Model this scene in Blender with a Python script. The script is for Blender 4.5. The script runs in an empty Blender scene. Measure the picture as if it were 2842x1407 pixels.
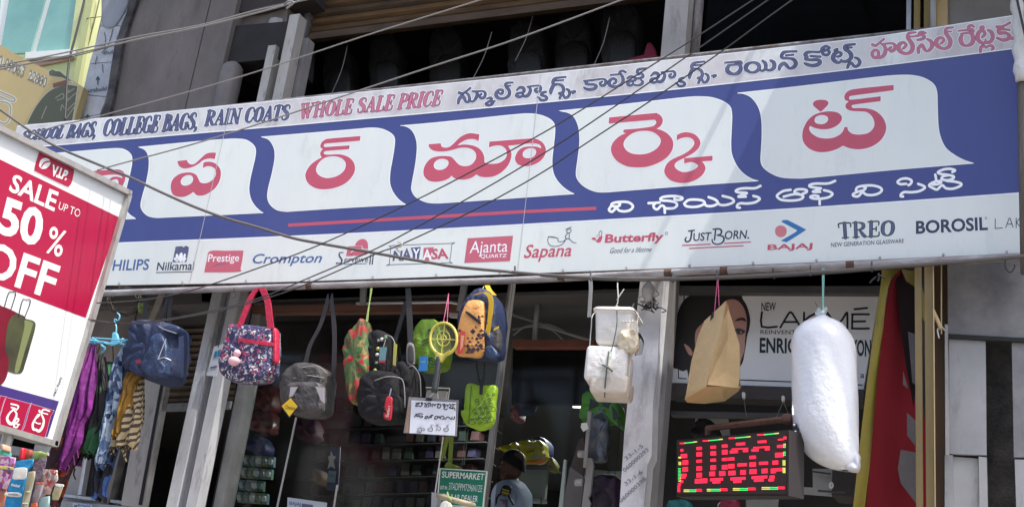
import bpy, bmesh, math, random
import numpy as np
from mathutils import Vector, Matrix
random.seed(7); np.random.seed(7)
C = bpy.context.scene.collection
# ---------------------------------------------------------------- camera
F, CX, CY = 3537.0, 1421.0, 703.5
_up = np.array([2600-CX, -8500-CY, F]); _up /= np.linalg.norm(_up)
_r = -np.array([-6600-CX, 1035-CY, F]); _r = _r-_up*_r.dot(_up); _r /= np.linalg.norm(_r)
_d = np.cross(_up, _r)
M = np.array([_r, _d, _up])            # image axes -> world axes (X along the facade, Y into it, Z up)
EYE = np.array([0.0, 0.0, 1.6])
cam = bpy.data.objects.new('camera', bpy.data.cameras.new('camera')); C.objects.link(cam)
R3 = Matrix([list(r) for r in np.stack([M@[1,0,0], M@[0,-1,0], M@[0,0,-1]], 1)])
cam.matrix_world = Matrix.Translation(EYE) @ R3.to_4x4()
cam.data.sensor_width = 36; cam.data.lens = 36*F/2842; cam.data.clip_end = 500; cam.data.clip_start = .05
sc = bpy.context.scene; sc.camera = cam
# ---------------------------------------------------------------- light
SUN = Vector((0.38, -0.13, 0.92)).normalized()
w = bpy.data.worlds.new('World'); sc.world = w; w.use_nodes = True
nt = w.node_tree; bg = nt.nodes['Background']; bg.inputs[1].default_value = 0.15
sk = nt.nodes.new('ShaderNodeTexSky'); sk.sky_type = 'NISHITA'; sk.sun_disc = False
sk.sun_elevation = math.asin(SUN.z); sk.sun_rotation = math.atan2(SUN.x, SUN.y); sk.dust_density = 4.0; sk.air_density = 1.0; sk.ozone_density = .3
nt.links.new(sk.outputs[0], bg.inputs[0])
sun = bpy.data.objects.new('sun', bpy.data.lights.new('sun', 'SUN')); C.objects.link(sun)
sun.data.energy = 2.3; sun.data.angle = math.radians(0.6); sun.data.color = (1, .96, .9)
sun.rotation_euler = SUN.to_track_quat('Z', 'Y').to_euler()
vs = sc.view_settings; vs.view_transform = 'Standard'; vs.look = 'None'; vs.gamma = 1; vs.use_curve_mapping = False; vs.exposure = 1.12
sc.render.engine = 'CYCLES'; sc.cycles.max_bounces = 6; sc.cycles.transparent_max_bounces = 12
sc.cycles.sample_clamp_indirect = 6; sc.cycles.caustics_reflective = False; sc.cycles.caustics_refractive = False

# ---------------------------------------------------------------- pixel -> place helpers
def ray(px, py):
    return M@np.array([px-CX, py-CY, F])
def P(px, py, Y):
    d = ray(px, py); return EYE+d*(Y/d[1])
def plane_y(Y): return (np.array([0, Y, 0.]), np.array([0, -1., 0]))
def plane_x(X): return (np.array([X, 0, 0.]), np.array([1., 0, 0]))
def plane3(a, b, c):
    a, b, c = map(np.array, (a, b, c)); n = np.cross(b-a, c-a); n /= np.linalg.norm(n)
    if n.dot(EYE-a) < 0: n = -n
    return (a, n)
def hit(px, py, pl, off=0):
    p0, n = pl; d = ray(px, py); p0 = p0+n*off
    return EYE+d*((p0-EYE).dot(n)/d.dot(n))
def hits(xy, pl, off=0):
    """the plane point seen at each pixel, then lifted off along the normal"""
    xy = np.asarray(xy, float); p0, n = pl
    D = (M@np.stack([xy[:, 0]-CX, xy[:, 1]-CY, np.full(len(xy), F)])).T; off = off*.22
    return EYE+D*(((p0-EYE).dot(n))/(D@n))[:, None]+n*off

# ---------------------------------------------------------------- objects
def tag(o, label=None, cat=None, group=None, kind=None):
    if label: o['label'] = label
    if cat: o['category'] = cat
    if group: o['group'] = group
    if kind: o['kind'] = kind
    return o
def thing(name, label, cat, loc=(0, 0, 0), group=None):
    o = bpy.data.objects.new(name, None); C.objects.link(o); o.location = Vector([float(v) for v in loc]); o.empty_display_size = .1
    return tag(o, label, cat, group)
def obj(name, vf, m, parent=None, smooth=False):
    v, f = vf
    me = bpy.data.meshes.new(name); me.from_pydata([tuple(map(float, p)) for p in v], [], [tuple(map(int, q)) for q in f]); me.update()
    if smooth: me.polygons.foreach_set('use_smooth', [True]*len(me.polygons))
    if m is not None: me.materials.append(m)
    o = bpy.data.objects.new(name, me); C.objects.link(o)
    if parent is not None: link(o, parent)
    return o
def link(o, parent):
    o.parent = parent
    # parents are only translated, so the inverse is the sum of their moves
    t = Vector((0, 0, 0)); q = parent
    if q.type == 'EMPTY': t = q.location.copy()
    o.matrix_parent_inverse = Matrix.Translation(-t)
    return o
def join(*vfs):
    V, Fc = [], []
    for v, f in vfs:
        n = len(V); V += [tuple(p) for p in v]; Fc += [tuple(i+n for i in q) for q in f]
    return V, Fc
BOXF = [(0, 1, 2, 3), (4, 7, 6, 5), (0, 4, 5, 1), (1, 5, 6, 2), (2, 6, 7, 3), (3, 7, 4, 0)]
def box(x0, x1, y0, y1, z0, z1):
    return [(x0, y0, z0), (x1, y0, z0), (x1, y0, z1), (x0, y0, z1), (x0, y1, z0), (x1, y1, z0), (x1, y1, z1), (x0, y1, z1)], BOXF
def hexa(q, dv):
    """four world corners pushed by the vector dv"""
    q = [np.array(p, float) for p in q]; return [tuple(p) for p in q]+[tuple(p+np.array(dv)) for p in q], BOXF
def slab(px, Y, depth):
    """px polygon on the plane y=Y given real thickness into the wall"""
    a = [P(x, y, Y) for x, y in px]; n = len(a); b = [p+np.array([0, depth, 0]) for p in a]
    return [tuple(p) for p in a+b], [tuple(range(n)), tuple(range(2*n-1, n-1, -1))]+[(i, i+n, (i+1) % n+n, (i+1) % n) for i in range(n)]
def colm(xa, xb, yt, Y, ztop, zbot, depth):
    """an upright box: its front edges stand at pixels xa, xb in row yt of the plane y=Y"""
    x0 = P(xa, yt, Y)[0]; x1 = P(xb, yt, Y)[0]
    return box(x0, x1, Y, Y+depth, zbot, ztop)
def crom(pts, n=6, closed=False):
    p = np.array(pts, float); m = len(p)
    if m < 3 and not closed:
        return np.array([p[0]+(p[-1]-p[0])*t for t in np.linspace(0, 1, n+1)])
    out = []
    rng = range(m if closed else m-1)
    for i in rng:
        a = p[(i-1) % m] if (closed or i > 0) else 2*p[0]-p[1]
        b = p[i]; c = p[(i+1) % m]
        d = p[(i+2) % m] if (closed or i < m-2) else 2*p[-1]-p[-2]
        for t in np.arange(n)/n:
            out.append(.5*((2*b)+(c-a)*t+(2*a-5*b+4*c-d)*t*t+(3*b-a-3*c+d)*t**3))
    if not closed: out.append(p[-1])
    return np.array(out)
def tube(pts, r, n=8, cap=True, closed=False):
    p = np.array(pts, float); m = len(p); rr = np.broadcast_to(r, m) if np.ndim(r) == 0 else np.array(r, float)
    V, Fc = [], []; prev = None
    for i in range(m):
        if closed: t = p[(i+1) % m]-p[i-1]
        else: t = p[min(i+1, m-1)]-p[max(i-1, 0)]
        L = np.linalg.norm(t); t = t/L if L > 1e-9 else np.array([0, 0, 1.])
        if prev is None:
            a = np.cross(t, [0, 0, 1.]) if abs(t[2]) < .9 else np.cross(t, [0, 1., 0])
        else: a = prev-t*prev.dot(t)
        a /= np.linalg.norm(a)+1e-12; b = np.cross(t, a); prev = a
        for k in range(n):
            q = 2*math.pi*k/n; V.append(tuple(p[i]+rr[i]*(a*math.cos(q)+b*math.sin(q))))
    for i in range(m if closed else m-1):
        j = (i+1) % m
        for k in range(n):
            Fc.append((i*n+k, i*n+(k+1) % n, j*n+(k+1) % n, j*n+k))
    if cap and not closed:
        Fc.append(tuple(range(n-1, -1, -1))); Fc.append(tuple((m-1)*n+k for k in range(n)))
    return V, Fc
def ribbon(pts, wv, th=.002, up=None):
    """flat strap along pts, width vector wv"""
    p = np.array(pts, float); wv = np.array(wv, float); V = []; Fc = []
    if wv.ndim == 1: wv = np.tile(wv, (len(p), 1))
    for i, q in enumerate(p):
        t = p[min(i+1, len(p)-1)]-p[max(i-1, 0)]; nn = np.cross(t, wv[i]); nn = nn/(np.linalg.norm(nn)+1e-9)*th
        V += [tuple(q-wv[i]/2-nn), tuple(q+wv[i]/2-nn), tuple(q+wv[i]/2+nn), tuple(q-wv[i]/2+nn)]
    for i in range(len(p)-1):
        a = 4*i
        for k in range(4): Fc.append((a+k, a+(k+1) % 4, a+4+(k+1) % 4, a+4+k))
    Fc += [(3, 2, 1, 0), tuple(4*(len(p)-1)+k for k in range(4))]
    return V, Fc
def puff(px, Y, df, db=None, n=5, wr=0.0, seed=0, prof=None, pl=None, smoothn=True):
    """a stuffed shape with the outline px on the plane y=Y, bulging df to the street and db behind"""
    db = df if db is None else db
    o = crom(px, n, True) if smoothn else np.array(px, float)
    W = hits(o, pl or plane_y(Y)); nrm = (pl or plane_y(Y))[1]
    c = W.mean(0); m = len(W); rs = np.random.RandomState(seed)
    rings = prof or [(1.0, 0.0), (1.0, .4), (.975, .72), (.91, .92), (.66, 1.0), (.33, 1.02)]
    V, Fc = [], []
    ph = rs.rand(6)*6.28; aa = np.arange(m)/m*2*math.pi
    def ring(s, d, sgn):
        q = c+(W-c)*s; k_ = 6.28/.11
        wv = wr*min(1, d*2)*(np.sin(q[:, 0]*k_+1.7*np.sin(q[:, 2]*k_*.7+ph[0])+ph[1])+.6*np.sin(q[:, 2]*k_*1.9+1.3*np.sin(q[:, 0]*k_*1.3+ph[2])+ph[3])+.35*np.sin(q[:, 0]*k_*3.1+q[:, 2]*k_*2.3+ph[4]))
        return [tuple(c+(W[i]-c)*s+nrm*sgn*(d*(df if sgn > 0 else db)+wv[i])) for i in range(m)]
    fr = [ring(s, d, 1) for s, d in rings]; bk = [ring(s, d, -1) for s, d in rings[1:]]
    allr = bk[::-1]+fr
    for r_ in allr: V += r_
    k = len(allr)
    for i in range(k-1):
        for j in range(m): Fc.append((i*m+j, i*m+(j+1) % m, (i+1)*m+(j+1) % m, (i+1)*m+j))
    V.append(tuple(c-nrm*db*1.03)); V.append(tuple(c+nrm*df*1.04))
    for j in range(m): Fc.append((k*m, (j+1) % m, j)); Fc.append((k*m+1, (k-1)*m+j, (k-1)*m+(j+1) % m))
    return V, Fc
def dupe(root, move, label=None):
    """a copy of a thing with its parts and sub-parts, moved"""
    r = root.copy(); C.objects.link(r); r.location = root.location+Vector(move)
    if label: r['label'] = label
    for ch in list(root.children):
        c = ch.copy(); C.objects.link(c); c.parent = r; c.matrix_parent_inverse = ch.matrix_parent_inverse.copy()
        for g in list(ch.children):
            d = g.copy(); C.objects.link(d); d.parent = c; d.matrix_parent_inverse = g.matrix_parent_inverse.copy()
    return r

# ---------------------------------------------------------------- materials
MATS = {}
def mat(name, col, rough=.6, metal=0, noise=0, scale=8, col2=None, bump=0, bscale=60, spec=.5, emit=0, trans=0, stretch=None, sheen=0, detail=6, coat=0, grime=0, gscale=14):
    if name in MATS: return MATS[name]
    m = bpy.data.materials.new(name); m.use_nodes = True; n = m.node_tree; b = n.nodes['Principled BSDF']; L = n.links.new
    b.inputs['Roughness'].default_value = rough; b.inputs['Metallic'].default_value = metal
    b.inputs['Specular IOR Level'].default_value = spec
    b.inputs['Base Color'].default_value = (*col, 1)
    if sheen: b.inputs['Sheen Weight'].default_value = sheen
    if coat: b.inputs['Coat Weight'].default_value = coat; b.inputs['Coat Roughness'].default_value = .2
    if trans: b.inputs['Transmission Weight'].default_value = trans
    if emit: b.inputs['Emission Color'].default_value = (*col, 1); b.inputs['Emission Strength'].default_value = emit
    if grime: noise = noise or .01
    if noise or bump:
        tc = n.nodes.new('ShaderNodeTexCoord'); mp = n.nodes.new('ShaderNodeMapping'); L(tc.outputs['Object'], mp.inputs[0])
        if stretch: mp.inputs['Scale'].default_value = stretch
    if noise:
        t = n.nodes.new('ShaderNodeTexNoise'); t.inputs['Scale'].default_value = scale; t.inputs['Detail'].default_value = detail; t.inputs['Roughness'].default_value = .62
        L(mp.outputs[0], t.inputs[0])
        r = n.nodes.new('ShaderNodeValToRGB'); r.color_ramp.elements[0].position = .35; r.color_ramp.elements[1].position = .68
        c2 = col2 or tuple(c*(1-noise) for c in col)
        r.color_ramp.elements[0].color = (*c2, 1); r.color_ramp.elements[1].color = (*col, 1)
        L(t.outputs[0], r.inputs[0]); L(r.outputs[0], b.inputs['Base Color'])
        if grime:   # chips, drips and spots with their own sharp outline
            mg_ = n.nodes.new('ShaderNodeMapping'); mg_.inputs['Scale'].default_value = (1, 1, .28); L(tc.outputs['Object'], mg_.inputs[0])
            tg_ = n.nodes.new('ShaderNodeTexNoise'); tg_.inputs['Scale'].default_value = gscale; tg_.inputs['Detail'].default_value = 9; tg_.inputs['Roughness'].default_value = .7; L(mg_.outputs[0], tg_.inputs[0])
            rg_ = n.nodes.new('ShaderNodeValToRGB'); rg_.color_ramp.elements[0].position = .55; rg_.color_ramp.elements[1].position = .68; rg_.color_ramp.elements[0].color = (0, 0, 0, 1); L(tg_.outputs[0], rg_.inputs[0])
            ml_ = n.nodes.new('ShaderNodeMath'); ml_.operation = 'MULTIPLY'; ml_.inputs[1].default_value = grime; L(rg_.outputs[0], ml_.inputs[0])
            mx_ = n.nodes.new('ShaderNodeMix'); mx_.data_type = 'RGBA'; L(ml_.outputs[0], mx_.inputs[0]); L(r.outputs[0], mx_.inputs[6]); mx_.inputs[7].default_value = (.1, .085, .07, 1); L(mx_.outputs[2], b.inputs['Base Color'])
    if bump:
        t2 = n.nodes.new('ShaderNodeTexNoise'); t2.inputs['Scale'].default_value = bscale; t2.inputs['Detail'].default_value = 4
        L(mp.outputs[0], t2.inputs[0])
        bp = n.nodes.new('ShaderNodeBump'); bp.inputs['Strength'].default_value = bump; bp.inputs['Distance'].default_value = .02
        L(t2.outputs[0], bp.inputs['Height']); L(bp.outputs[0], b.inputs['Normal'])
    MATS[name] = m; return m
def voro(name, cols, scale, rough=.7, lines=None, bump=.2):
    """cloth printed with small patches"""
    m = mat(name, cols[0], rough, bump=bump, bscale=40); n = m.node_tree; L = n.links.new; b = n.nodes['Principled BSDF']
    tc = n.nodes.new('ShaderNodeTexCoord'); ns = n.nodes.new('ShaderNodeTexNoise'); ns.inputs['Scale'].default_value = scale*.6
    mx = n.nodes.new('ShaderNodeMix'); mx.data_type = 'VECTOR'; mx.inputs[0].default_value = .06
    L(tc.outputs['Object'], ns.inputs[0]); L(tc.outputs['Object'], mx.inputs[4]); L(ns.outputs[1], mx.inputs[5])
    v = n.nodes.new('ShaderNodeTexVoronoi'); v.inputs['Scale'].default_value = scale; L(mx.outputs[1], v.inputs[0])
    r = n.nodes.new('ShaderNodeValToRGB'); r.color_ramp.interpolation = 'CONSTANT'
    sp = n.nodes.new('ShaderNodeSeparateColor'); L(v.outputs['Color'], sp.inputs[0]); L(sp.outputs[0], r.inputs[0])
    e = r.color_ramp.elements
    while len(e) < len(cols): e.new(1)
    for i, c in enumerate(cols): e[i].position = i/len(cols); e[i].color = (*c, 1)
    if lines:
        v2 = n.nodes.new('ShaderNodeTexVoronoi'); v2.feature = 'DISTANCE_TO_EDGE'; v2.inputs['Scale'].default_value = scale; L(mx.outputs[1], v2.inputs[0])
        lt = n.nodes.new('ShaderNodeMath'); lt.operation = 'LESS_THAN'; lt.inputs[1].default_value = lines[1]; L(v2.outputs[0], lt.inputs[0])
        mc = n.nodes.new('ShaderNodeMix'); mc.data_type = 'RGBA'; L(lt.outputs[0], mc.inputs[0]); L(r.outputs[0], mc.inputs[6]); mc.inputs[7].default_value = (*lines[0], 1)
        L(mc.outputs[2], b.inputs['Base Color'])
    else: L(r.outputs[0], b.inputs['Base Color'])
    return m
def glassmat(name, tint=(.9, .95, .93), gl=.12):
    if name in MATS: return MATS[name]
    m = bpy.data.materials.new(name); m.use_nodes = True; n = m.node_tree; n.nodes.clear(); L = n.links.new
    o = n.nodes.new('ShaderNodeOutputMaterial'); tr = n.nodes.new('ShaderNodeBsdfTransparent'); tr.inputs[0].default_value = (*tint, 1)
    g = n.nodes.new('ShaderNodeBsdfGlossy'); g.inputs['Roughness'].default_value = .12; g.inputs[0].default_value = (.22, .22, .22, 1)
    fr = n.nodes.new('ShaderNodeFresnel'); fr.inputs[0].default_value = 1.45
    ad = n.nodes.new('ShaderNodeMath'); ad.operation = 'ADD'; ad.inputs[1].default_value = gl; L(fr.outputs[0], ad.inputs[0])
    mx = n.nodes.new('ShaderNodeMixShader'); L(ad.outputs[0], mx.inputs[0]); L(tr.outputs[0], mx.inputs[1]); L(g.outputs[0], mx.inputs[2]); L(mx.outputs[0], o.inputs[0])
    MATS[name] = m; return m

# ---------------------------------------------------------------- flat print: shapes -> distance field -> mesh
class Art:
    """shapes drawn in pixels of the photograph's frame; the union is meshed without overlaps"""
    def __init__(s): s.seg = []; s.pol = []
    def Z(s, ox, oy, k): s.o = (ox, oy, k); return s
    def _t(s, a):
        a = np.array(a, float); a[:, 0] = s.o[0]+a[:, 0]/s.o[2]; a[:, 1] = s.o[1]+a[:, 1]/s.o[2]; return a
    def S(s, pts, wd=None, closed=False, mv=(0, 0), n=5):
        a = [(p[0]+mv[0], p[1]+mv[1], p[2] if len(p) > 2 else wd) for p in pts]
        a = s._t(a); a[:, 2] /= s.o[2]; s.seg.append(crom(a, n, closed) if not closed else np.vstack([crom(a, n, True), crom(a, n, True)[:1]])); return s
    def Pg(s, pts, hole=False, raw=False):
        q = [(p[0], p[1], p[2] if len(p) > 2 else 0) for p in pts]; a = s._t(q); m = len(a)
        sharp = [i for i in range(m) if a[i, 2] == 1 or raw]
        if not sharp: out = crom(a[:, :2], 6, True)
        else:
            out = []
            for u in range(len(sharp)):
                i = sharp[u]; j = sharp[(u+1) % len(sharp)]; j = j+m if j <= i else j
                run = [a[k % m, :2] for k in range(i, j+1)]
                out.append(crom(run, 6)[:-1] if len(run) > 2 else np.array(run[:1]))
            out = np.vstack(out)
        s.pol.append((out, hole)); return s
    def mesh(s, cell=1.0, grow=0.0, pl=None, off=0):
        allp = [g[:, :2]+sg*g[:, 2:3]/2 for g in s.seg for sg in (-1, 1)]+[p for p, h in s.pol if not h]
        A = np.vstack(allp); x0, y0 = A.min(0)-grow-3*cell; x1, y1 = A.max(0)+grow+3*cell
        nx, ny = int((x1-x0)/cell)+2, int((y1-y0)/cell)+2
        D = np.full((ny, nx), 1e3); H = np.full((ny, nx), 1e3)
        gx = x0+np.arange(nx)*cell; gy = y0+np.arange(ny)*cell
        mg = grow+2.5*cell
        def segd(Dm, ax, ay, ar, bx, by, br, win=True):
            rm = max(ar, br)+mg
            i0 = max(0, int((min(ax, bx)-rm-x0)/cell)); i1 = min(nx, int((max(ax, bx)+rm-x0)/cell)+2)
            j0 = max(0, int((min(ay, by)-rm-y0)/cell)); j1 = min(ny, int((max(ay, by)+rm-y0)/cell)+2)
            X, Y = np.meshgrid(gx[i0:i1], gy[j0:j1]); dx, dy = bx-ax, by-ay; L2 = dx*dx+dy*dy+1e-9
            t = np.clip(((X-ax)*dx+(Y-ay)*dy)/L2, 0, 1)
            d = np.hypot(X-ax-t*dx, Y-ay-t*dy)-(ar+t*(br-ar))
            Dm[j0:j1, i0:i1] = np.minimum(Dm[j0:j1, i0:i1], d)
        for g in s.seg:
            for a, b in zip(g[:-1], g[1:]): segd(D, a[0], a[1], a[2]/2, b[0], b[1], b[2]/2)
        for hole in (False, True):
            for p, h in s.pol:
                if h != hole: continue
                i0 = max(0, int((p[:, 0].min()-mg-x0)/cell)); i1 = min(nx, int((p[:, 0].max()+mg-x0)/cell)+2)
                j0 = max(0, int((p[:, 1].min()-mg-y0)/cell)); j1 = min(ny, int((p[:, 1].max()+mg-y0)/cell)+2)
                X, Y = np.meshgrid(gx[i0:i1], gy[j0:j1]); ins = np.zeros(X.shape, bool); T = np.full((ny, nx), 1e3)
                for a, b in zip(p, np.roll(p, -1, 0)):
                    if a[1] != b[1]:
                        c = ((a[1] > Y) != (b[1] > Y)) & (X < (b[0]-a[0])*(Y-a[1])/(b[1]-a[1])+a[0]); ins ^= c
                    segd(T, a[0], a[1], 0, b[0], b[1], 0)
                t = T[j0:j1, i0:i1]; t = np.where(ins, -t, t)
                if hole: H[j0:j1, i0:i1] = np.minimum(H[j0:j1, i0:i1], t)
                else: D[j0:j1, i0:i1] = np.minimum(D[j0:j1, i0:i1], t)
        if any(h for _, h in s.pol):
            Hc = np.clip(H, -1e3, 1e3)
            if s.seg: pass
            D = np.maximum(D, -Hc)
        G = D-grow; V = []; Fc = []; idx = {}
        def nid(k, x, y):
            if k not in idx: idx[k] = len(V); V.append((x, y))
            return idx[k]
        I = G < 0; c4 = I[:-1, :-1].astype(int)+I[1:, :-1]+I[:-1, 1:]+I[1:, 1:]
        for j, i in zip(*np.nonzero((c4 > 0) & (c4 < 4))):
            cs = [(i, j), (i+1, j), (i+1, j+1), (i, j+1)]; poly = []
            for a, b in zip(cs, cs[1:]+cs[:1]):
                ga, gb = G[a[1], a[0]], G[b[1], b[0]]
                if ga < 0: poly.append(nid(a, gx[a[0]], gy[a[1]]))
                if (ga < 0) != (gb < 0):
                    t = ga/(ga-gb); t = min(max(t, .02), .98); k = (min(a, b), max(a, b))
                    poly.append(nid(k, gx[a[0]]+(gx[b[0]]-gx[a[0]])*t, gy[a[1]]+(gy[b[1]]-gy[a[1]])*t))
            if len(poly) >= 3: Fc.append(tuple(poly))
        full = c4 == 4
        for j in range(ny-1):
            row = full[j]; i = 0
            while i < nx-1:
                if row[i]:
                    k = i
                    while k < nx-1 and row[k]: k += 1
                    Fc.append((nid((i, j), gx[i], gy[j]), nid((k, j), gx[k], gy[j]), nid((k, j+1), gx[k], gy[j+1]), nid((i, j+1), gx[i], gy[j+1]))); i = k
                else: i += 1
        return hits(V, pl, off), Fc
def bil(q, u, v):
    """q = bottom-left, bottom-right, top-right, top-left in pixels"""
    bl, br, tr, tl = [np.array(p, float) for p in q]; u = np.asarray(u)[..., None]; v = np.asarray(v)[..., None]
    return (bl*(1-u)+br*u)*(1-v)+(tl*(1-u)+tr*u)*v
def text(body, q, pl, off, bold=0.0, caps=None, shear=0, space=1.0):
    """built-in font outlines fitted into the pixel quad q of a plane"""
    cu = bpy.data.curves.new('t', 'FONT'); cu.body = body; cu.offset = bold*.45; cu.shear = shear; cu.space_character = space; cu.fill_mode = 'FRONT'; cu.resolution_u = 3
    o = bpy.data.objects.new('t', cu); me = o.to_mesh(); n = len(me.vertices)
    a = np.zeros(n*3); me.vertices.foreach_get('co', a); a = a.reshape(-1, 3); fs = [tuple(p.vertices) for p in me.polygons]
    o.to_mesh_clear(); bpy.data.objects.remove(o); bpy.data.curves.remove(cu)
    x0, x1 = a[:, 0].min(), a[:, 0].max(); y0, y1 = (a[:, 1].min(), a[:, 1].max()) if caps is None else caps
    return hits(bil(q, (a[:, 0]-x0)/(x1-x0), (a[:, 1]-y0)/(y1-y0)), pl, off), fs
# a narrow bold serif alphabet, drawn as pen strokes (x, y, width), cap height 1
_b, _t = .19, .065
SER = {
 'S': (.62, [[(.53, .74, .05), (.5, .9, .06), (.33, .98, .08), (.15, .88, .15), (.13, .7, .2), (.3, .54, .22), (.47, .38, .22), (.5, .17, .17), (.33, .02, .08), (.14, .07, .06), (.08, .28, .05)]]),
 'C': (.68, [[(.62, .7, .05), (.55, .92, .07), (.38, .98, .07), (.18, .83, .17), (.13, .5, .22), (.18, .17, .17), (.38, .02, .07), (.56, .1, .06), (.63, .3, .05)]]),
 'G': (.74, [[(.62, .72, .05), (.55, .92, .07), (.38, .98, .07), (.18, .83, .17), (.13, .5, .22), (.18, .17, .17), (.38, .02, .07), (.55, .06, .08), (.6, .14, .12)], [(.6, .08, .16), (.6, .4, .16)], [(.46, .42, .05), (.72, .42, .05)]]),
 'O': (.74, [[(.38, .98, .06), (.17, .82, .17), (.12, .5, .22), (.17, .18, .17), (.38, .02, .06), (.58, .18, .17), (.63, .5, .22), (.58, .82, .17), (.38, .98, .06)]]),
 'H': (.86, [[(.2, .03, _b), (.2, .97, _b)], [(.66, .03, _b), (.66, .97, _b)], [(.2, .5, _t), (.66, .5, _t)]]+[[(x-.15, y, .05), (x+.15, y, .05)] for x in (.2, .66) for y in (.02, .98)]),
 'L': (.64, [[(.2, .03, _b), (.2, .97, _b)], [(.05, .98, .05), (.37, .98, .05)], [(.05, .02, .05), (.55, .02, .06), (.6, .3, .05)]]),
 'E': (.66, [[(.2, .03, _b), (.2, .97, _b)], [(.05, .98, .05), (.54, .98, .06), (.57, .74, .05)], [(.05, .02, .05), (.56, .02, .06), (.61, .28, .05)], [(.2, .5, .05), (.45, .5, .06)], [(.46, .36, .05), (.46, .64, .05)]]),
 'B': (.7, [[(.2, .03, _b), (.2, .97, _b)], [(.05, .98, .05), (.38, .97, .06), (.54, .86, .17), (.53, .66, .17), (.36, .53, .06), (.2, .52, .05)], [(.36, .53, .06), (.58, .42, .18), (.6, .18, .2), (.4, .03, .06), (.05, .02, .05)]]),
 'P': (.66, [[(.2, .03, _b), (.2, .97, _b)], [(.05, .98, .05), (.38, .97, .06), (.57, .84, .18), (.56, .6, .18), (.38, .46, .06), (.2, .45, .05)], [(.05, .02, .05), (.38, .02, .05)]]),
 'R': (.76, [[(.2, .03, _b), (.2, .97, _b)], [(.05, .98, .05), (.38, .97, .06), (.57, .84, .18), (.56, .63, .18), (.38, .5, .06), (.2, .49, .05)], [(.38, .5, .1), (.6, .1, .19), (.74, .02, .05)], [(.05, .02, .05), (.36, .02, .05)]]),
 'A': (.74, [[(.1, .02, .06), (.38, .95, .07)], [(.38, .95, .14), (.6, .05, .2)], [(.2, .33, .05), (.52, .33, .05)], [(.0, .02, .05), (.24, .02, .05)], [(.44, .02, .05), (.76, .02, .05)]]),
 'I': (.42, [[(.2, .03, _b), (.2, .97, _b)], [(.05, .98, .05), (.37, .98, .05)], [(.05, .02, .05), (.37, .02, .05)]]),
 'N': (.84, [[(.16, .03, .06), (.16, .97, .06)], [(.18, .95, .18), (.64, .05, .2)], [(.68, .03, .06), (.68, .97, .06)], [(.03, .98, .05), (.25, .98, .05)], [(.55, .98, .05), (.8, .98, .05)], [(.04, .02, .05), (.28, .02, .05)]]),
 'T': (.68, [[(.34, .03, _b), (.34, .97, _b)], [(.05, .72, .05), (.08, .97, .06), (.6, .97, .06), (.63, .72, .05)], [(.18, .02, .05), (.5, .02, .05)]]),
 'W': (1.02, [[(.14, .95, .18), (.32, .05, .18)], [(.32, .05, .06), (.5, .9, .06)], [(.46, .95, .18), (.65, .05, .18)], [(.65, .05, .06), (.88, .95, .06)], [(.0, .98, .05), (.28, .98, .05)], [(.36, .98, .05), (.6, .98, .05)], [(.76, .98, .05), (.98, .98, .05)]]),
 ',': (.3, [[(.15, .06, .16), (.16, -.04, .12), (.08, -.16, .05)]]), ' ': (.34, []),
}
def serif(art, s, q, capw=None):
    W_ = sum(SER[c][0] for c in s); x = 0
    bl, br, tr, tl = [np.array(p, float) for p in q]
    for c in s:
        wd, st = SER[c]
        for g in st:
            g = np.array(g); u = (x+g[:, 0])/W_; v = g[:, 1]; pp = bil(q, u, v)
            h = np.linalg.norm(tl-bl)*(1-u)+np.linalg.norm(tr-br)*u
            k = math.sqrt(np.linalg.norm(br-bl)/W_*h.mean())
            a = np.column_stack([pp, g[:, 2]*k]); art.seg.append(crom(a, 5))
        x += wd
    return art
# ================================================================ the big shop banner
YB = 6.0; PB = plane_y(YB)
flexw = mat('flex_white', (.79, .84, .79), .38, noise=.1, scale=1.6, col2=(.72, .76, .745), bump=.5, bscale=1.6, stretch=(1, 1, .35), grime=.1, gscale=9)
flexdirty = mat('flex_dirty', (.74, .77, .77), .5, noise=.2, scale=3.2, col2=(.52, .49, .5), stretch=(1, 1, .6), bump=.1, bscale=3, grime=.35, gscale=8)
blue = mat('print_blue', (.045, .062, .235), .35, noise=.2, scale=1.2, col2=(.065, .08, .25), bump=.5, bscale=1.6, stretch=(1, 1, .35))
pink = mat('print_red', (.58, .095, .15), .4, noise=.12, scale=2)
pinkw = mat('print_red_worn', (.57, .16, .24), .5, noise=.25, scale=14, col2=(.46, .18, .26))
navy = mat('print_navy', (.06, .075, .17), .45, noise=.4, scale=16, col2=(.13, .13, .24))
navyd = mat('print_dark_navy', (.03, .04, .09), .45)
pw = mat('print_white', (.9, .93, .97), .4)
tealp = mat('print_dark_teal', (.02, .04, .05), .45)
bban = thing('shop_banner', 'long blue and white shop banner with big red letters above the entrance', 'banner', P(1422, 760, YB))
T0 = [(48, 350), (300, 326), (711, 285), (1100, 246), (1422, 213), (1800, 173), (2133, 136), (2450, 99), (2650, 68), (2820, 42)]
T1 = [(29, 416), (122, 407), (400, 383.5), (711, 357), (1066, 326), (1422, 294), (1780, 259), (2133, 221), (2480, 180), (2825, 135)]
T2 = [(-50, 690), (320, 674), (711, 659), (1066, 643), (1422, 624), (1780, 604), (2133, 583), (2480, 560), (2830, 535)]
T3 = [(-82, 797), (280, 792), (711, 784), (1066, 773), (1422, 760), (1780, 747), (2133, 733), (2480, 718), (2835, 702)]
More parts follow.
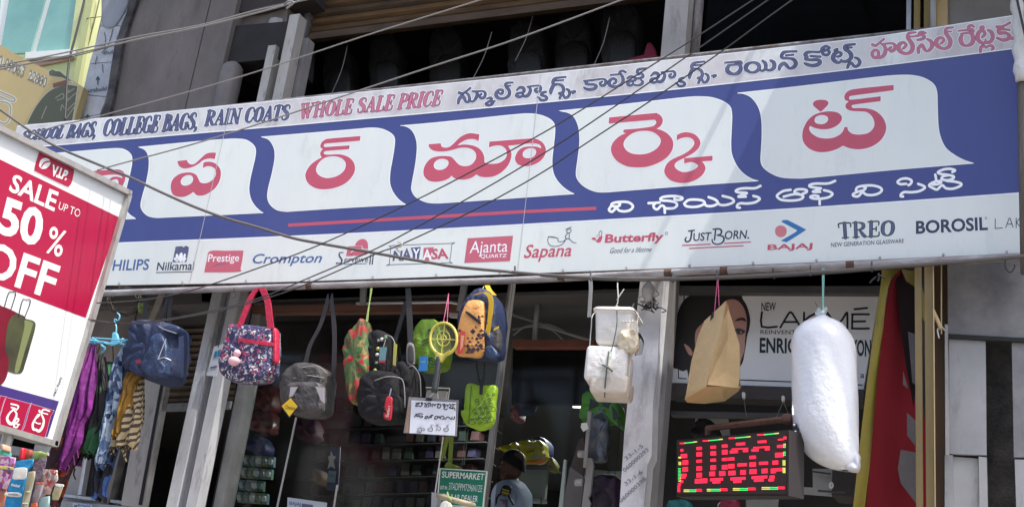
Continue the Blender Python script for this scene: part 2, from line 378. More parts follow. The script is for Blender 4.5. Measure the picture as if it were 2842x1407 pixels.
def band(a, b, off, n=60):
    a = crom(a, 8); b = crom(b, 8)
    def rs(c):
        s = np.r_[0, np.cumsum(np.hypot(*np.diff(c, axis=0).T))]; s /= s[-1]; t = np.linspace(0, 1, n); return np.column_stack([np.interp(t, s, c[:, 0]), np.interp(t, s, c[:, 1])])
    V = np.vstack([hits(rs(a), PB, off), hits(rs(b), PB, off)])
    return V, [(i, n+i, n+i+1, i+1) for i in range(n-1)]
obj('banner_strip', band(T0, T1, .002), flexdirty, bban)
obj('banner_strip', band(T1, T2, .002), blue, bban)
obj('banner_strip', band(T2, T3, .002), flexw, bban)
# frame tubes behind the cloth and the folded edge
bx = [P(48, 350, YB), P(2820, 42, YB), P(2835, 702, YB), P(-82, 797, YB)]
obj('backing_sheet', slab([(48, 350), (300, 326), (711, 285), (1422, 213), (2133, 136), (2450, 99), (2650, 68), (2820, 42), (2835, 702), (2133, 733), (1422, 760), (711, 784), (-82, 797)], YB, .012), flexdirty, bban)
steel = mat('weathered_steel', (.3, .31, .33), .55, .6, noise=.45, scale=18, col2=(.14, .11, .1), bump=.2, bscale=90)
for a, b in ((T0[0], T0[-1]), (T3[0], T3[-1])):
    p, q = P(*a, YB), P(*b, YB); z = np.array([0, .03, -.012 if a is T0[0] else .012]); obj('frame_bar', tube([p+z, q+z], .012, 6), steel, bban)
for x in (300, 760, 1240, 1700, 2160, 2600):
    p = P(x, np.interp(x, *zip(*T3)), YB); t = np.array([p[0], YB, 0]); ztop = P(x, np.interp(x, *zip(*T0)), YB)[2]
    obj('frame_bar', box(p[0]-.012, p[0]+.012, YB+.045, YB+.07, p[2]+.02, ztop-.02), steel, bban)
# thin border lines where blue meets white
obj('print_line', band([(x, y-2.2) for x, y in T1], [(x, y+.6) for x, y in T1], .0035), pw, bban)
obj('print_line', band([(x, y-.6) for x, y in T2], [(x, y+2.6) for x, y in T2], .0035), pw, bban)
obj('print_line', band([(x, y+.6) for x, y in T1], [(x, y+3.0) for x, y in T1], .0035), navyd, bban)
obj('print_line', band([(x, y) for x, y in T0], [(x, y+2.4) for x, y in T0], .0035), pw, bban)
# the red stripe
a = Art().Z(0, 0, 1); a.Pg([(800, 621, 1), (1440, 584, 1), (1655, 574, 1), (1655, 583, 1), (1440, 593, 1), (800, 630, 1)]); obj('print_stripe', a.mesh(2, 0, PB, .0035), pink, bban)
SCR = [
 ((0, 360, 4.25), [(560, 285, 1), (1000, 250), (1200, 232), (1400, 222), (1490, 245), (1550, 300), (1560, 380), (1540, 500), (1505, 640), (1475, 780), (1475, 900), (1520, 990), (1605, 1052, 1), (900, 1085), (400, 1090, 1)]),
 ((360, 380, 4.25), [(100, 122, 1), (800, 55), (1150, 28), (1280, 25), (1380, 40), (1455, 90), (1487, 150), (1480, 250), (1445, 400), (1420, 520), (1410, 630), (1430, 730), (1475, 810), (1535, 870), (1580, 898, 1), (900, 930), (450, 950), (320, 955), (220, 935), (155, 880), (130, 810), (150, 700), (190, 560), (222, 400), (228, 280), (210, 200), (170, 150)]),
 ((700, 330, 4.249), [(105, 215, 1), (600, 175), (1200, 125), (1400, 108), (1520, 118), (1620, 160), (1675, 215), (1682, 300), (1655, 480), (1630, 620), (1625, 750), (1655, 850), (1710, 930), (1770, 985), (1820, 1012, 1), (1200, 1045), (500, 1090), (400, 1095), (290, 1075), (210, 1010), (180, 930), (190, 820), (230, 660), (262, 500), (265, 390), (240, 310), (190, 245)]),
 ((1100, 310, 4.554), [(45, 180, 1), (400, 150), (1000, 90), (1500, 38), (1680, 28), (1820, 45), (1940, 95), (2000, 165), (2005, 280), (1990, 430), (1972, 600), (1978, 740), (2020, 850), (2100, 945), (2180, 1005), (2255, 1042, 1), (1500, 1095), (700, 1150), (500, 1160), (370, 1145), (250, 1085), (195, 1000), (195, 920), (225, 760), (250, 600), (262, 440), (240, 320), (190, 235), (120, 190)]),
 ((1540, 260, 4.25), [(48, 205, 1), (700, 140), (1500, 50), (1720, 38), (1860, 50), (1990, 95), (2070, 160), (2090, 260), (2085, 420), (2078, 600), (2090, 720), (2140, 840), (2220, 940), (2320, 1005), (2410, 1032, 1), (1700, 1080), (800, 1150), (600, 1165), (470, 1155), (340, 1095), (265, 1010), (250, 930), (270, 770), (290, 600), (285, 440), (250, 320), (180, 240)]),
 ((2040, 180, 3.643), [(8, 290, 1), (600, 225), (1400, 130), (1640, 108), (1800, 110), (1920, 140), (2010, 200), (2042, 280), (2048, 420), (2055, 600), (2075, 720), (2130, 840), (2230, 920), (2330, 970), (2420, 998, 1), (1600, 1065), (800, 1140), (620, 1150), (450, 1135), (320, 1070), (262, 990), (265, 850), (272, 700), (265, 540), (235, 430), (170, 340), (90, 298)])]
for z, pg in SCR:
    a = Art().Z(*z); a.Pg(pg)
    obj('print_scroll', a.mesh(2.0, 1.8, PB, .0045), navyd, bban)
    obj('print_scroll', a.mesh(2.0, .6, PB, .0055), pw, bban)
    obj('print_scroll', a.mesh(2.0, -1.6, PB, .0065), flexw, bban)
LET = [
 ((0, 360, 4.25), [[(900, 520, 1), (1100, 490), (1300, 475), (1400, 472), (1460, 500), (1482, 560), (1470, 620), (1440, 680, 1), (1400, 660, 1), (1395, 600), (1360, 588), (1310, 605), (1280, 600, 1), (1320, 565), (1380, 555), (1450, 575, 1), (1430, 550), (1380, 535), (1300, 535), (1180, 548), (900, 580, 1)]], []),
 ((360, 380, 4.25), [[(562, 288, 1), (680, 275, 1), (686, 300), (720, 325), (770, 318), (830, 265), (900, 205), (960, 188), (1022, 190, 1), (1006, 265, 1), (940, 258), (870, 278), (800, 330), (720, 365), (640, 375), (585, 345)],
   [(873, 302, 1), (940, 295), (1010, 315), (1060, 365), (1078, 430), (1062, 520), (1015, 600), (950, 655), (880, 690), (820, 695), (785, 685), (752, 650, 1), (720, 675), (660, 705), (600, 712), (540, 700), (500, 665), (485, 600), (495, 530), (530, 480), (590, 440), (650, 425), (720, 422), (780, 445), (805, 480), (825, 525), (850, 545), (900, 548), (950, 530), (1000, 485), (1020, 430), (1005, 380), (960, 352), (910, 350), (862, 372, 1)]],
   [[(603, 530), (625, 485), (670, 457), (720, 455), (748, 485), (742, 530), (705, 565), (655, 577), (618, 565)]]),
 ((700, 330, 4.249), [[(1280, 205, 1), (1272, 262, 1), (900, 292), (860, 300), (845, 318), (860, 335), (900, 332), (1152, 315, 1), (1145, 360, 1), (900, 380), (858, 388), (845, 405), (860, 420), (900, 425), (980, 420), (1060, 425), (1140, 455), (1195, 510), (1215, 580), (1200, 650), (1150, 720), (1080, 775), (980, 815), (880, 832), (780, 828), (700, 795), (650, 745), (628, 680), (640, 620), (690, 545), (760, 490), (825, 455, 1), (810, 440), (803, 410), (815, 380), (835, 358, 1), (812, 345), (805, 320), (820, 280), (860, 250), (920, 235)]],
   [[(755, 600), (775, 540), (830, 480), (900, 450), (980, 445), (1050, 465), (1095, 505), (1105, 550), (1085, 610), (1030, 660), (960, 690), (880, 700), (810, 680), (770, 645)]]),
 ((1100, 310, 4.554), [[(408, 415, 1), (565, 403, 1), (572, 440), (610, 457), (665, 450), (720, 410), (790, 340), (860, 295), (940, 275), (1052, 290, 1), (1042, 375, 1), (990, 352), (920, 352), (850, 375), (770, 430, 1), (850, 418), (940, 425), (1020, 450), (1080, 500), (1112, 570), (1115, 640, 1), (1150, 657), (1220, 662), (1300, 650), (1370, 605), (1398, 545), (1385, 480), (1340, 440), (1280, 430), (1220, 440), (1170, 458, 1), (1178, 382, 1), (1640, 345), (1740, 342), (1810, 365), (1860, 405), (1890, 470), (1885, 540), (1840, 610), (1770, 660), (1680, 690), (1600, 690), (1540, 670), (1505, 620), (1505, 570), (1540, 500), (1600, 455), (1680, 442), (1770, 445), (1838, 468, 1), (1815, 425), (1770, 408), (1700, 405), (1600, 415), (1415, 435, 1), (1445, 490), (1458, 550), (1440, 630), (1400, 700), (1330, 770), (1240, 818), (1150, 832), (1070, 825), (1012, 798, 1), (950, 840), (860, 862), (780, 858), (730, 840), (700, 812, 1), (660, 850), (580, 880), (480, 890), (400, 868), (350, 810), (345, 740), (370, 670), (430, 600), (510, 570), (600, 562), (690, 572), (730, 605), (770, 650), (810, 680), (880, 692), (950, 670), (1000, 610), (1010, 550), (985, 500), (930, 468), (860, 458), (790, 465), (700, 490), (600, 507), (510, 505), (450, 485), (415, 450)]],
   [[(475, 680), (490, 640), (540, 605), (600, 600), (650, 620), (662, 655), (640, 700), (590, 732), (530, 738), (490, 720)], [(1598, 540), (1620, 495), (1680, 468), (1740, 470), (1768, 500), (1758, 545), (1715, 582), (1650, 590), (1610, 575)]]),
 ((1540, 260, 4.25), [[(640, 285, 1), (1150, 235), (1210, 238), (1255, 270), (1275, 320), (1260, 370), (1225, 405), (1195, 418, 1), (1260, 435), (1330, 475), (1385, 540), (1398, 610), (1375, 690), (1310, 765), (1210, 825), (1090, 865), (960, 873), (850, 860), (750, 810), (690, 745), (662, 670), (675, 600), (720, 540), (780, 495), (845, 468, 1), (808, 465, 1), (810, 428, 1), (1000, 412), (1120, 395), (1170, 380), (1197, 345), (1180, 315), (1140, 315), (635, 358, 1)],
   [(1437, 560, 1), (1440, 490, 1), (1500, 465), (1560, 458), (1640, 478), (1695, 525), (1718, 580), (1700, 640), (1645, 695), (1575, 738), (1500, 775), (1440, 808), (1412, 850), (1440, 895), (1500, 925), (1560, 925), (1630, 905), (1685, 865), (1680, 840), (1640, 818), (1590, 812), (1525, 828, 1), (1527, 764, 1), (1862, 735, 1), (1860, 795, 1), (1735, 803, 1), (1765, 840), (1778, 890), (1750, 950), (1690, 1005), (1600, 1045), (1500, 1058), (1400, 1040), (1330, 995), (1292, 930), (1305, 860), (1350, 800), (1420, 760), (1520, 715), (1600, 660), (1645, 595), (1630, 545), (1580, 520), (1520, 522), (1465, 540)]],
   [[(812, 610), (825, 555), (880, 495), (960, 455), (1060, 442), (1150, 455), (1215, 495), (1248, 545), (1240, 600), (1190, 660), (1100, 705), (1000, 720), (900, 705), (840, 665)]]),
 ((2040, 180, 3.643), [[(865, 480, 1), (800, 425), (788, 395), (810, 368), (860, 357), (920, 362), (945, 385), (935, 415), (890, 460)],
   [(1605, 207, 1), (1605, 262, 1), (1200, 315), (1160, 325), (1155, 345), (1190, 355), (1473, 322, 1), (1473, 372, 1), (1220, 405), (1180, 420), (1195, 440), (1260, 440), (1340, 445), (1420, 470), (1490, 530), (1527, 610), (1520, 690), (1470, 770), (1380, 830), (1270, 857), (1170, 850), (1090, 822, 1), (1020, 860), (920, 885), (830, 883), (750, 850), (695, 790), (680, 715), (695, 640), (740, 560), (810, 505), (900, 478), (980, 475), (1045, 490), (1080, 530), (1070, 580), (1020, 625), (950, 652), (870, 655), (800, 640), (760, 620, 1), (750, 650), (775, 695), (840, 735), (920, 748), (1000, 738), (1070, 700), (1100, 655), (1105, 632, 1), (1138, 632, 1), (1145, 665), (1190, 700), (1270, 708), (1350, 690), (1400, 640), (1408, 580), (1380, 520), (1330, 482), (1260, 475), (1180, 470), (1130, 450), (1117, 420), (1125, 395), (1150, 375, 1), (1115, 360), (1105, 330), (1120, 290), (1160, 262), (1240, 245)]],
   [[(805, 565), (820, 530), (870, 512), (920, 520), (942, 545), (930, 580), (890, 603), (840, 600), (815, 588)]])]
for z, pos, neg in LET:
    a = Art().Z(*z)
    for p in pos: a.Pg(p)
    for p in neg: a.Pg(p, hole=True)
    obj('print_letter', a.mesh(1.4, 1.5, PB, .0075), pw, bban)
    obj('print_letter', a.mesh(1.4, 0, PB, .0085), pink, bban)
# ---- small lettering of the top strip
def inked(a, m, line, cell=.8, g=(2.8, 1.4, -.2), pl=PB, o0=.0045, parent=bban):
    obj('print_lettering', a.mesh(cell, g[0], pl, o0), pw, parent)
    obj('print_lettering', a.mesh(cell, g[1], pl, o0+.001), line, parent)
    if g[2] is not None: obj('print_lettering', a.mesh(cell, g[2], pl, o0+.002), m, parent)
a = Art(); serif(a, 'SCHOOL BAGS,', [(57, 389), (265, 380), (281, 336), (68, 366)]); inked(a, navy, navyd)
a = Art(); serif(a, 'COLLEGE BAGS,', [(283, 379), (548, 358), (560, 312), (295, 333)]); inked(a, navy, navyd)
a = Art(); serif(a, 'RAIN COATS', [(566, 350), (800, 333), (810, 291), (576, 308)]); inked(a, navy, navyd)
a = Art(); serif(a, 'WHOLE SALE PRICE', [(829, 330), (1220, 293), (1233, 251), (837, 289)]); inked(a, pinkw, mat('print_shadow_red', (.2, .06, .1), .5))
ska = [[(680, 385, 16), (730, 370, 20), (745, 395, 26), (700, 430, 22), (665, 460, 30), (700, 480, 28), (750, 465, 28), (765, 435, 24), (720, 430, 14)], [(730, 430, 14), (790, 420, 14)]]
skoo = [[(280, 300, 30), (330, 312, 26), (390, 275, 20), (440, 235, 22)], [(268, 450, 26), (285, 385, 40), (330, 350, 36), (360, 390, 36), (375, 430, 18), (410, 430, 30), (430, 400, 34), (415, 330, 26), (370, 295, 14)], [(430, 420, 20), (480, 425, 20), (520, 380, 36), (540, 320, 34), (515, 285, 20), (470, 280, 14)], [(480, 280, 14), (560, 280, 16), (620, 278, 16), (655, 310, 30), (640, 365, 32), (595, 378, 26), (572, 345, 24), (600, 320, 20)]]
ll = [[(905, 300, 24), (900, 262, 24), (850, 262, 28), (812, 300, 38), (815, 350, 42), (860, 382, 30), (930, 380, 26), (990, 340, 36), (1000, 280, 36), (965, 225, 34), (945, 190, 34), (965, 163, 24), (1050, 155, 14)], [(960, 205, 12), (1015, 200, 12)], [(905, 300, 24), (880, 318, 24), (850, 305, 16)]]
bya = [[(1105, 265, 16), (1150, 225, 30), (1200, 235, 34), (1210, 275, 34), (1180, 300, 22), (1120, 310, 28), (1100, 340, 34), (1140, 360, 30), (1180, 350, 22), (1195, 320, 16)], [(1190, 345, 24), (1240, 350, 34), (1280, 320, 38), (1300, 260, 34), (1280, 225, 20), (1255, 215, 14)], [(1260, 215, 14), (1380, 200, 14), (1430, 205, 26), (1448, 240, 30), (1430, 278, 30), (1385, 288, 26), (1365, 260, 22), (1395, 240, 18)]]
ya = [[(1520, 288, 22), (1470, 305, 28), (1455, 335, 24), (1510, 350, 28), (1535, 378, 30), (1510, 405, 26), (1450, 405, 26), (1425, 375, 20), (1400, 365, 14)]]
gs = [[(1590, 310, 22), (1595, 270, 44), (1620, 210, 44), (1640, 188, 34), (1700, 180, 20), (1750, 200, 34), (1775, 250, 36), (1760, 300, 36), (1712, 310, 26)], [(1640, 190, 34), (1622, 150, 38), (1640, 110, 34), (1680, 90, 22), (1805, 75, 14)], [(1660, 130, 13), (1770, 120, 13)], [(1720, 380, 26), (1735, 345, 28), (1768, 330, 24), (1790, 370, 26), (1830, 365, 30), (1860, 320, 32), (1850, 270, 28), (1820, 250, 18)]]
com = [[(1880, 290, 14), (1935, 283, 28), (1905, 312, 14)]]
a = Art().Z(1220, 200, 5.152)
for g in skoo+ska+ll+bya+ya+gs+com: a.S(g)
a.Z(1600, 150, 5.152)
for g in bya: a.S(g, mv=(-38, 52))
for g in ya: a.S(g, mv=(15, 56))
for g in gs: a.S(g, mv=(26, 38))
for g in com: a.S(g, mv=(55, 28))
for g in [[(110, 390, 18), (180, 385, 20), (270, 372, 18)], [(150, 395, 22), (140, 425, 36), (190, 440, 24), (250, 442, 28), (285, 465, 34), (262, 497, 36), (200, 512, 34), (135, 503, 26), (108, 480, 14)], [(270, 372, 16), (380, 362, 16), (420, 390, 32), (405, 445, 34), (360, 455, 28), (335, 425, 24), (370, 400, 18)],
          [(530, 430, 18), (560, 415, 24), (565, 375, 28), (520, 357, 26), (475, 390, 38), (470, 440, 40), (520, 472, 32), (590, 465, 26), (650, 430, 36), (668, 370, 38), (655, 325, 34), (640, 298, 22)], [(490, 305, 16), (640, 293, 18)], [(615, 290, 20), (622, 262, 28), (660, 245, 22), (705, 265, 20)],
          [(728, 352, 20), (780, 325, 24), (845, 350, 26), (830, 385, 24), (745, 400, 34), (740, 445, 36), (790, 452, 24), (812, 425, 16)], [(812, 440, 18), (870, 455, 20), (925, 438, 30), (950, 405, 26), (925, 380, 14)], [(850, 355, 22), (905, 352, 26), (955, 325, 28), (930, 285, 24), (880, 300, 20)], [(890, 290, 28), (870, 258, 34), (895, 225, 28), (1000, 208, 14)]]: a.S(g)
a.Z(1980, 110, 5.8545)
for g in [[(190, 382, 20), (330, 370, 22), (430, 362, 24), (455, 385, 34), (430, 412, 30)], [(240, 425, 24), (330, 415, 22), (415, 412, 36), (445, 470, 50), (410, 540, 56), (330, 568, 34), (245, 535, 60), (225, 480, 56), (255, 430, 34)],
          [(575, 520, 34), (530, 490, 50), (535, 435, 60), (580, 393, 34), (650, 378, 26), (725, 405, 48), (745, 470, 50), (700, 520, 40), (640, 540, 26), (575, 530, 30)], [(800, 350, 24), (845, 395, 48), (850, 470, 42), (800, 512, 26), (745, 500, 22)], [(930, 345, 26), (985, 385, 50), (985, 460, 52), (925, 503, 34), (860, 495, 22)],
          [(1070, 488, 34), (1090, 430, 50), (1150, 392, 44), (1200, 440, 44), (1240, 475, 26), (1310, 450, 50), (1340, 395, 56), (1310, 335, 46), (1240, 312, 26), (1130, 305, 36), (1108, 270, 44), (1135, 225, 46), (1185, 205, 30), (1350, 197, 22)], [(1180, 262, 22), (1300, 253, 20)],
          [(1600, 205, 20), (1530, 215, 40), (1490, 250, 44), (1520, 290, 44), (1500, 320, 40), (1560, 335, 28), (1690, 335, 40), (1735, 370, 50), (1690, 415, 50), (1600, 428, 42), (1515, 408, 36), (1480, 390, 18)], [(1580, 275, 24), (1740, 285, 24)], [(1600, 205, 20), (1730, 205, 24), (1770, 150, 40), (1830, 115, 30), (1890, 140, 28)], [(1780, 245, 32), (1845, 258, 34), (1885, 215, 36), (1850, 175, 36), (1790, 195, 34), (1772, 230, 30)],
          [(1975, 182, 36), (2010, 166, 36)], [(2010, 285, 20), (2060, 270, 32), (2078, 235, 34), (2035, 210, 30), (1970, 240, 56), (1945, 310, 60), (1985, 365, 48), (2050, 378, 30), (2080, 335, 20)], [(2090, 360, 32), (2160, 360, 38), (2225, 320, 50), (2240, 260, 60), (2200, 200, 50), (2145, 165, 50), (2135, 120, 44), (2190, 95, 32), (2300, 82, 22)], [(2180, 140, 20), (2250, 135, 18)], [(2180, 460, 32), (2200, 410, 40), (2245, 388, 34), (2290, 440, 34), (2350, 428, 40), (2380, 370, 44), (2345, 315, 34), (2300, 300, 20)]]: a.S(g)
inked(a, navy, navyd)
ha = [[(125, 380, 40), (180, 395, 36), (260, 330, 30), (310, 290, 30)], [(150, 470, 40), (120, 520, 50), (140, 580, 44), (200, 590, 44), (290, 570, 50), (330, 505, 60), (335, 440, 50), (305, 390, 40), (270, 370, 22)], [(150, 470, 40), (205, 475, 40), (225, 520, 44), (215, 560, 40)], [(280, 372, 24), (430, 358, 26), (485, 390, 44), (485, 450, 50), (430, 485, 44), (395, 450, 36), (430, 420, 28)]]
la = [[(640, 430, 34), (670, 385, 40), (625, 345, 36), (560, 380, 58), (548, 450, 64), (600, 505, 50), (680, 525, 40), (755, 485, 60), (775, 400, 66), (730, 315, 56), (695, 265, 50), (705, 210, 44), (745, 190, 32), (825, 182, 20)], [(720, 250, 20), (790, 248, 18)], [(640, 430, 34), (615, 445, 26)]]
se = [[(815, 243, 24), (870, 232, 34), (885, 195, 42), (930, 175, 30), (985, 192, 26)], [(850, 305, 24), (920, 292, 40), (965, 262, 44), (940, 225, 38), (885, 225, 30)], [(870, 508, 42), (870, 440, 50), (925, 385, 44), (960, 440, 50), (1000, 485, 30), (1060, 455, 50), (1090, 390, 60), (1070, 325, 50), (1010, 290, 26)]]
a = Art().Z(2400, 60, 5.828)
for g in ha+la+se: a.S(g)
for g in la: a.S(g, mv=(610, -80))
for g in [[(1515, 157, 22), (1650, 145, 26), (1720, 135, 44), (1755, 160, 40), (1730, 190, 34)], [(1670, 140, 34), (1680, 90, 42), (1730, 68, 34), (1765, 92, 26)], [(1560, 205, 26), (1650, 192, 28), (1725, 200, 50), (1755, 290, 66), (1725, 365, 62), (1640, 398, 32), (1575, 365, 60), (1550, 290, 64), (1580, 215, 34)],
          [(1890, 108, 66), (1905, 106, 66)], [(1895, 262, 26), (1940, 220, 44), (1930, 165, 42), (1870, 160, 50), (1828, 220, 60), (1835, 300, 60), (1890, 350, 48), (1945, 345, 30), (1955, 295, 20)], [(1960, 350, 38), (2035, 330, 52), (2070, 260, 58), (2050, 180, 56), (1990, 145, 28)], [(1870, 488, 46), (1880, 425, 48), (1930, 402, 36), (1965, 430, 26), (2000, 402, 26), (2055, 400, 40), (2080, 440, 40), (2050, 462, 24)],
          [(2135, 92, 36), (2200, 92, 34), (2280, 65, 28), (2350, 25, 32)], [(2240, 95, 24), (2170, 130, 48), (2180, 190, 56), (2280, 192, 40), (2340, 240, 56), (2310, 290, 54), (2230, 305, 46), (2140, 272, 30)], [(2210, 130, 30), (2345, 142, 24)], [(2350, 280, 34), (2410, 270, 50), (2440, 180, 50), (2425, 110, 44), (2395, 85, 22)]]: a.S(g)
inked(a, pinkw, mat('print_shadow_red', (.2, .06, .1), .5), g=(2.6, 1.0, .2))
# ---- white tag line on blue
a = Art().Z(1670, 490, 5.152)
for g in [[(135, 425), (105, 478), (150, 505), (210, 455), (250, 488), (320, 500), (400, 485), (445, 440), (430, 400), (370, 368), (260, 365), (165, 382), (140, 410), (180, 430), (240, 425), (262, 400), (245, 378)],
          [(670, 382), (750, 380), (830, 374)], [(770, 382), (740, 420), (760, 460), (800, 468), (850, 420), (885, 425), (910, 452), (960, 460), (1040, 450), (1078, 410), (1050, 370), (960, 350), (870, 345), (840, 325), (870, 298), (950, 285), (1050, 283), (1140, 298), (1150, 325), (1090, 338), (1040, 322)], [(900, 455), (903, 520)],
          [(1180, 390), (1240, 340), (1340, 332), (1440, 345), (1472, 385), (1400, 425), (1300, 438), (1210, 425), (1180, 390)], [(1470, 390), (1500, 420), (1570, 425), (1640, 402), (1660, 370), (1620, 330), (1530, 297)], [(1660, 380), (1700, 408), (1780, 408), (1865, 380), (1890, 350), (1850, 312), (1730, 280)],
          [(2270, 138), (2190, 170), (2050, 170), (1960, 182), (1918, 210), (1960, 230), (2075, 240), (1955, 290), (2060, 290)], [(2170, 280), (2240, 300), (2255, 330), (2190, 372), (2080, 388), (1990, 385), (1945, 405), (1937, 440), (1975, 448)]]: a.S(g, 36)
a.Z(2130, 450, 4.519)
for g in [[(290, 350), (200, 365), (130, 410), (125, 440), (180, 475), (300, 485), (410, 470), (450, 435), (410, 410), (330, 405), (205, 435)], [(410, 408), (342, 380), (360, 350), (430, 342), (490, 355), (488, 380), (440, 400)],
          [(850, 238), (760, 270), (600, 272), (530, 290), (540, 313), (620, 325), (670, 335), (570, 373), (660, 376)], [(710, 355), (780, 372), (815, 405), (760, 445), (650, 462), (560, 455), (540, 435), (590, 420), (640, 430)], [(655, 480), (655, 530)],
          [(1110, 352), (1130, 318), (1200, 300), (1310, 295), (1400, 315), (1435, 350), (1400, 392), (1320, 415), (1240, 410), (1192, 382), (1140, 430), (1085, 428), (1075, 405), (1130, 375), (1205, 355), (1232, 325), (1200, 308)],
          [(1770, 292), (1800, 270), (1805, 232), (1750, 208), (1680, 215), (1632, 250), (1665, 278), (1740, 275)], [(1890, 275), (1960, 302), (1970, 330), (1900, 368), (1800, 380), (1720, 378), (1680, 400), (1672, 430), (1700, 433)],
          [(2320, 128), (2352, 105), (2290, 87), (2210, 95), (2140, 128), (2170, 150), (2260, 162), (2335, 182), (2320, 212), (2250, 230), (2185, 215), (2205, 180), (2260, 168)], [(2105, 160), (2115, 215)], [(2170, 240), (2110, 245), (2045, 275), (2030, 300), (2080, 330), (2130, 345), (2190, 292), (2240, 330), (2330, 335), (2420, 300), (2425, 270), (2350, 248), (2250, 238)], [(2070, 285), (2130, 280), (2180, 255)]]: a.S(g, 31)
obj('print_lettering', a.mesh(.8, 1.6, PB, .0045), navyd, bban); obj('print_lettering', a.mesh(.8, .2, PB, .0055), pw, bban)
# ---- the row of trade marks
O1, O2 = .0045, .0055
def T(s, q, m=navyd, b=.0, **k): return obj('print_lettering', text(s, q, PB, k.pop('off', O1), b, **k), m, bban)
def Q(ox, oy, k, *pts): return [(ox+x/k, oy+y/k) for x, y in pts]
def shape(pg, m, off=O1, z=(0, 0, 1), cell=1.0, grow=0):
    a = Art().Z(*z); a.Pg(pg); return obj('print_mark', a.mesh(cell, grow, PB, off), m, bban)
phb = mat('print_mid_blue', (.07, .13, .32), .4)
T('PHILIPS', Q(280, 670, 5.152, (60, 425), (680, 408), (705, 250), (90, 268)), phb, .035)
z = (280, 670, 5.152)
shape([(1070, 75, 1), (1160, 70), (1180, 85), (1215, 65), (1250, 80), (1258, 110), (1225, 295, 1), (1025, 297, 1)], navy, O1, z)
for pg in ([(1130, 290), (1110, 240), (1140, 165), (1165, 170), (1175, 230), (1155, 290)], [(1105, 290), (1070, 230), (1080, 180), (1105, 190), (1115, 250)], [(1165, 290), (1175, 240), (1190, 180), (1215, 185), (1205, 240), (1180, 280)], [(1100, 295), (1055, 270), (1045, 235), (1080, 240), (1100, 270)], [(1175, 295), (1190, 260), (1215, 232), (1222, 250), (1195, 290)]): shape(pg, pw, O2, z, .6)
T('Nilkamal', Q(280, 670, 5.152, (795, 418), (1325, 410), (1345, 285), (815, 300)), navyd, .03)
shape([(790, 440, 1), (1310, 428, 1), (1308, 440, 1), (786, 452, 1)], navyd, O1, z)
redp = mat('print_badge_red', (.57, .13, .18), .4)
shape([(1560, 140), (1800, 135), (2010, 132), (2038, 150), (2000, 380), (1970, 435), (1500, 442), (1482, 430), (1520, 250)], redp, O1, z, 1.2)
shape([(1560, 375, 1), (1650, 335), (1740, 320), (1820, 322, 1), (1740, 330), (1650, 345)], navy, O2, z, .6)
T('Prestige', Q(280, 670, 5.152, (1525, 330), (1970, 318), (1985, 180), (1545, 183)), pw, .02, off=O2)
T('Crompton', Q(680, 640, 4.2933, (88, 430), (905, 418), (930, 265), (98, 278)), phb, .03, shear=.25)
z = (680, 640, 4.2933)
shape([(1310, 180, 1), (1330, 140), (1370, 108), (1420, 102), (1460, 140), (1468, 220, 1), (1400, 210, 1), (1400, 178, 1)], redp, O1, z)
shape([(1225, 188, 1), (1390, 183, 1), (1385, 225), (1300, 230), (1260, 260), (1290, 300), (1205, 305, 1)], redp, O1, z)
shape([(1265, 268), (1320, 230), (1400, 222), (1475, 235), (1480, 262), (1430, 290), (1340, 302), (1280, 292)], redp, O1, z, .8)
a = Art().Z(*z)
for g in [[(1170, 262, 8), (1130, 265, 10), (1125, 300, 14), (1155, 350, 16), (1140, 390, 12), (1090, 385, 6), (1100, 405, 5)], [(1180, 400, 5), (1450, 393, 5)], [(1500, 290, 10), (1488, 400, 12)], [(1530, 285, 10), (1517, 400, 12)]]: a.S(g)
obj('print_lettering', a.mesh(.6, .3, PB, O2), navyd, bban)
T('ervewe', Q(680, 640, 4.2933, (1180, 382), (1465, 376), (1470, 330), (1188, 330)), navyd, .0)
a = Art().Z(*z); a.S([(1740, 195), (1720, 400), (1735, 406), (2420, 383), (2440, 370), (2465, 165), (2450, 153), (1770, 178), (1740, 195)], 5, n=2); obj('print_mark', a.mesh(.7, .2, PB, O1), navyd, bban)
T('N', Q(680, 640, 4.2933, (1758, 362), (1862, 360), (1880, 240), (1775, 240)), navy, .07); T('A', Q(680, 640, 4.2933, (1862, 360), (1985, 358), (1960, 210), (1900, 210)), navy, .06)
shape([(1975, 205, 1), (2095, 195, 1), (2070, 360, 1), (1985, 365, 1), (2000, 290)], navy, O1, z, .7); T('Y', Q(680, 640, 4.2933, (1995, 352), (2080, 350), (2085, 215), (2000, 215)), pw, .05, off=O2)
shape([(2130, 205, 1), (2255, 198, 1), (2235, 240), (2210, 300), (2190, 362, 1), (2118, 362, 1), (2125, 280)], redp, O1, z, .7); T('A', Q(680, 640, 4.2933, (2115, 355), (2225, 352), (2200, 220), (2145, 220)), pw, .05, off=O2)
T('SA', Q(680, 640, 4.2933, (2215, 345), (2430, 338), (2405, 212), (2235, 216)), pink, .06)
z = (1270, 620, 4.2933)
shape([(120, 178, 1), (662, 148, 1), (625, 450, 1), (80, 472, 1)], redp, O1, z, 1.2)
T('Ajanta', Q(1270, 620, 4.2933, (135, 405), (590, 385), (605, 195), (160, 215)), pw, .0, off=O2); T('QUARTZ', Q(1270, 620, 4.2933, (270, 425), (580, 412), (590, 362), (280, 370)), pw, .02, off=O2)
T('Sapana', Q(1270, 620, 4.2933, (780, 465), (1345, 440), (1375, 240), (810, 255)), pink, .03, shear=.15)
a = Art().Z(*z)
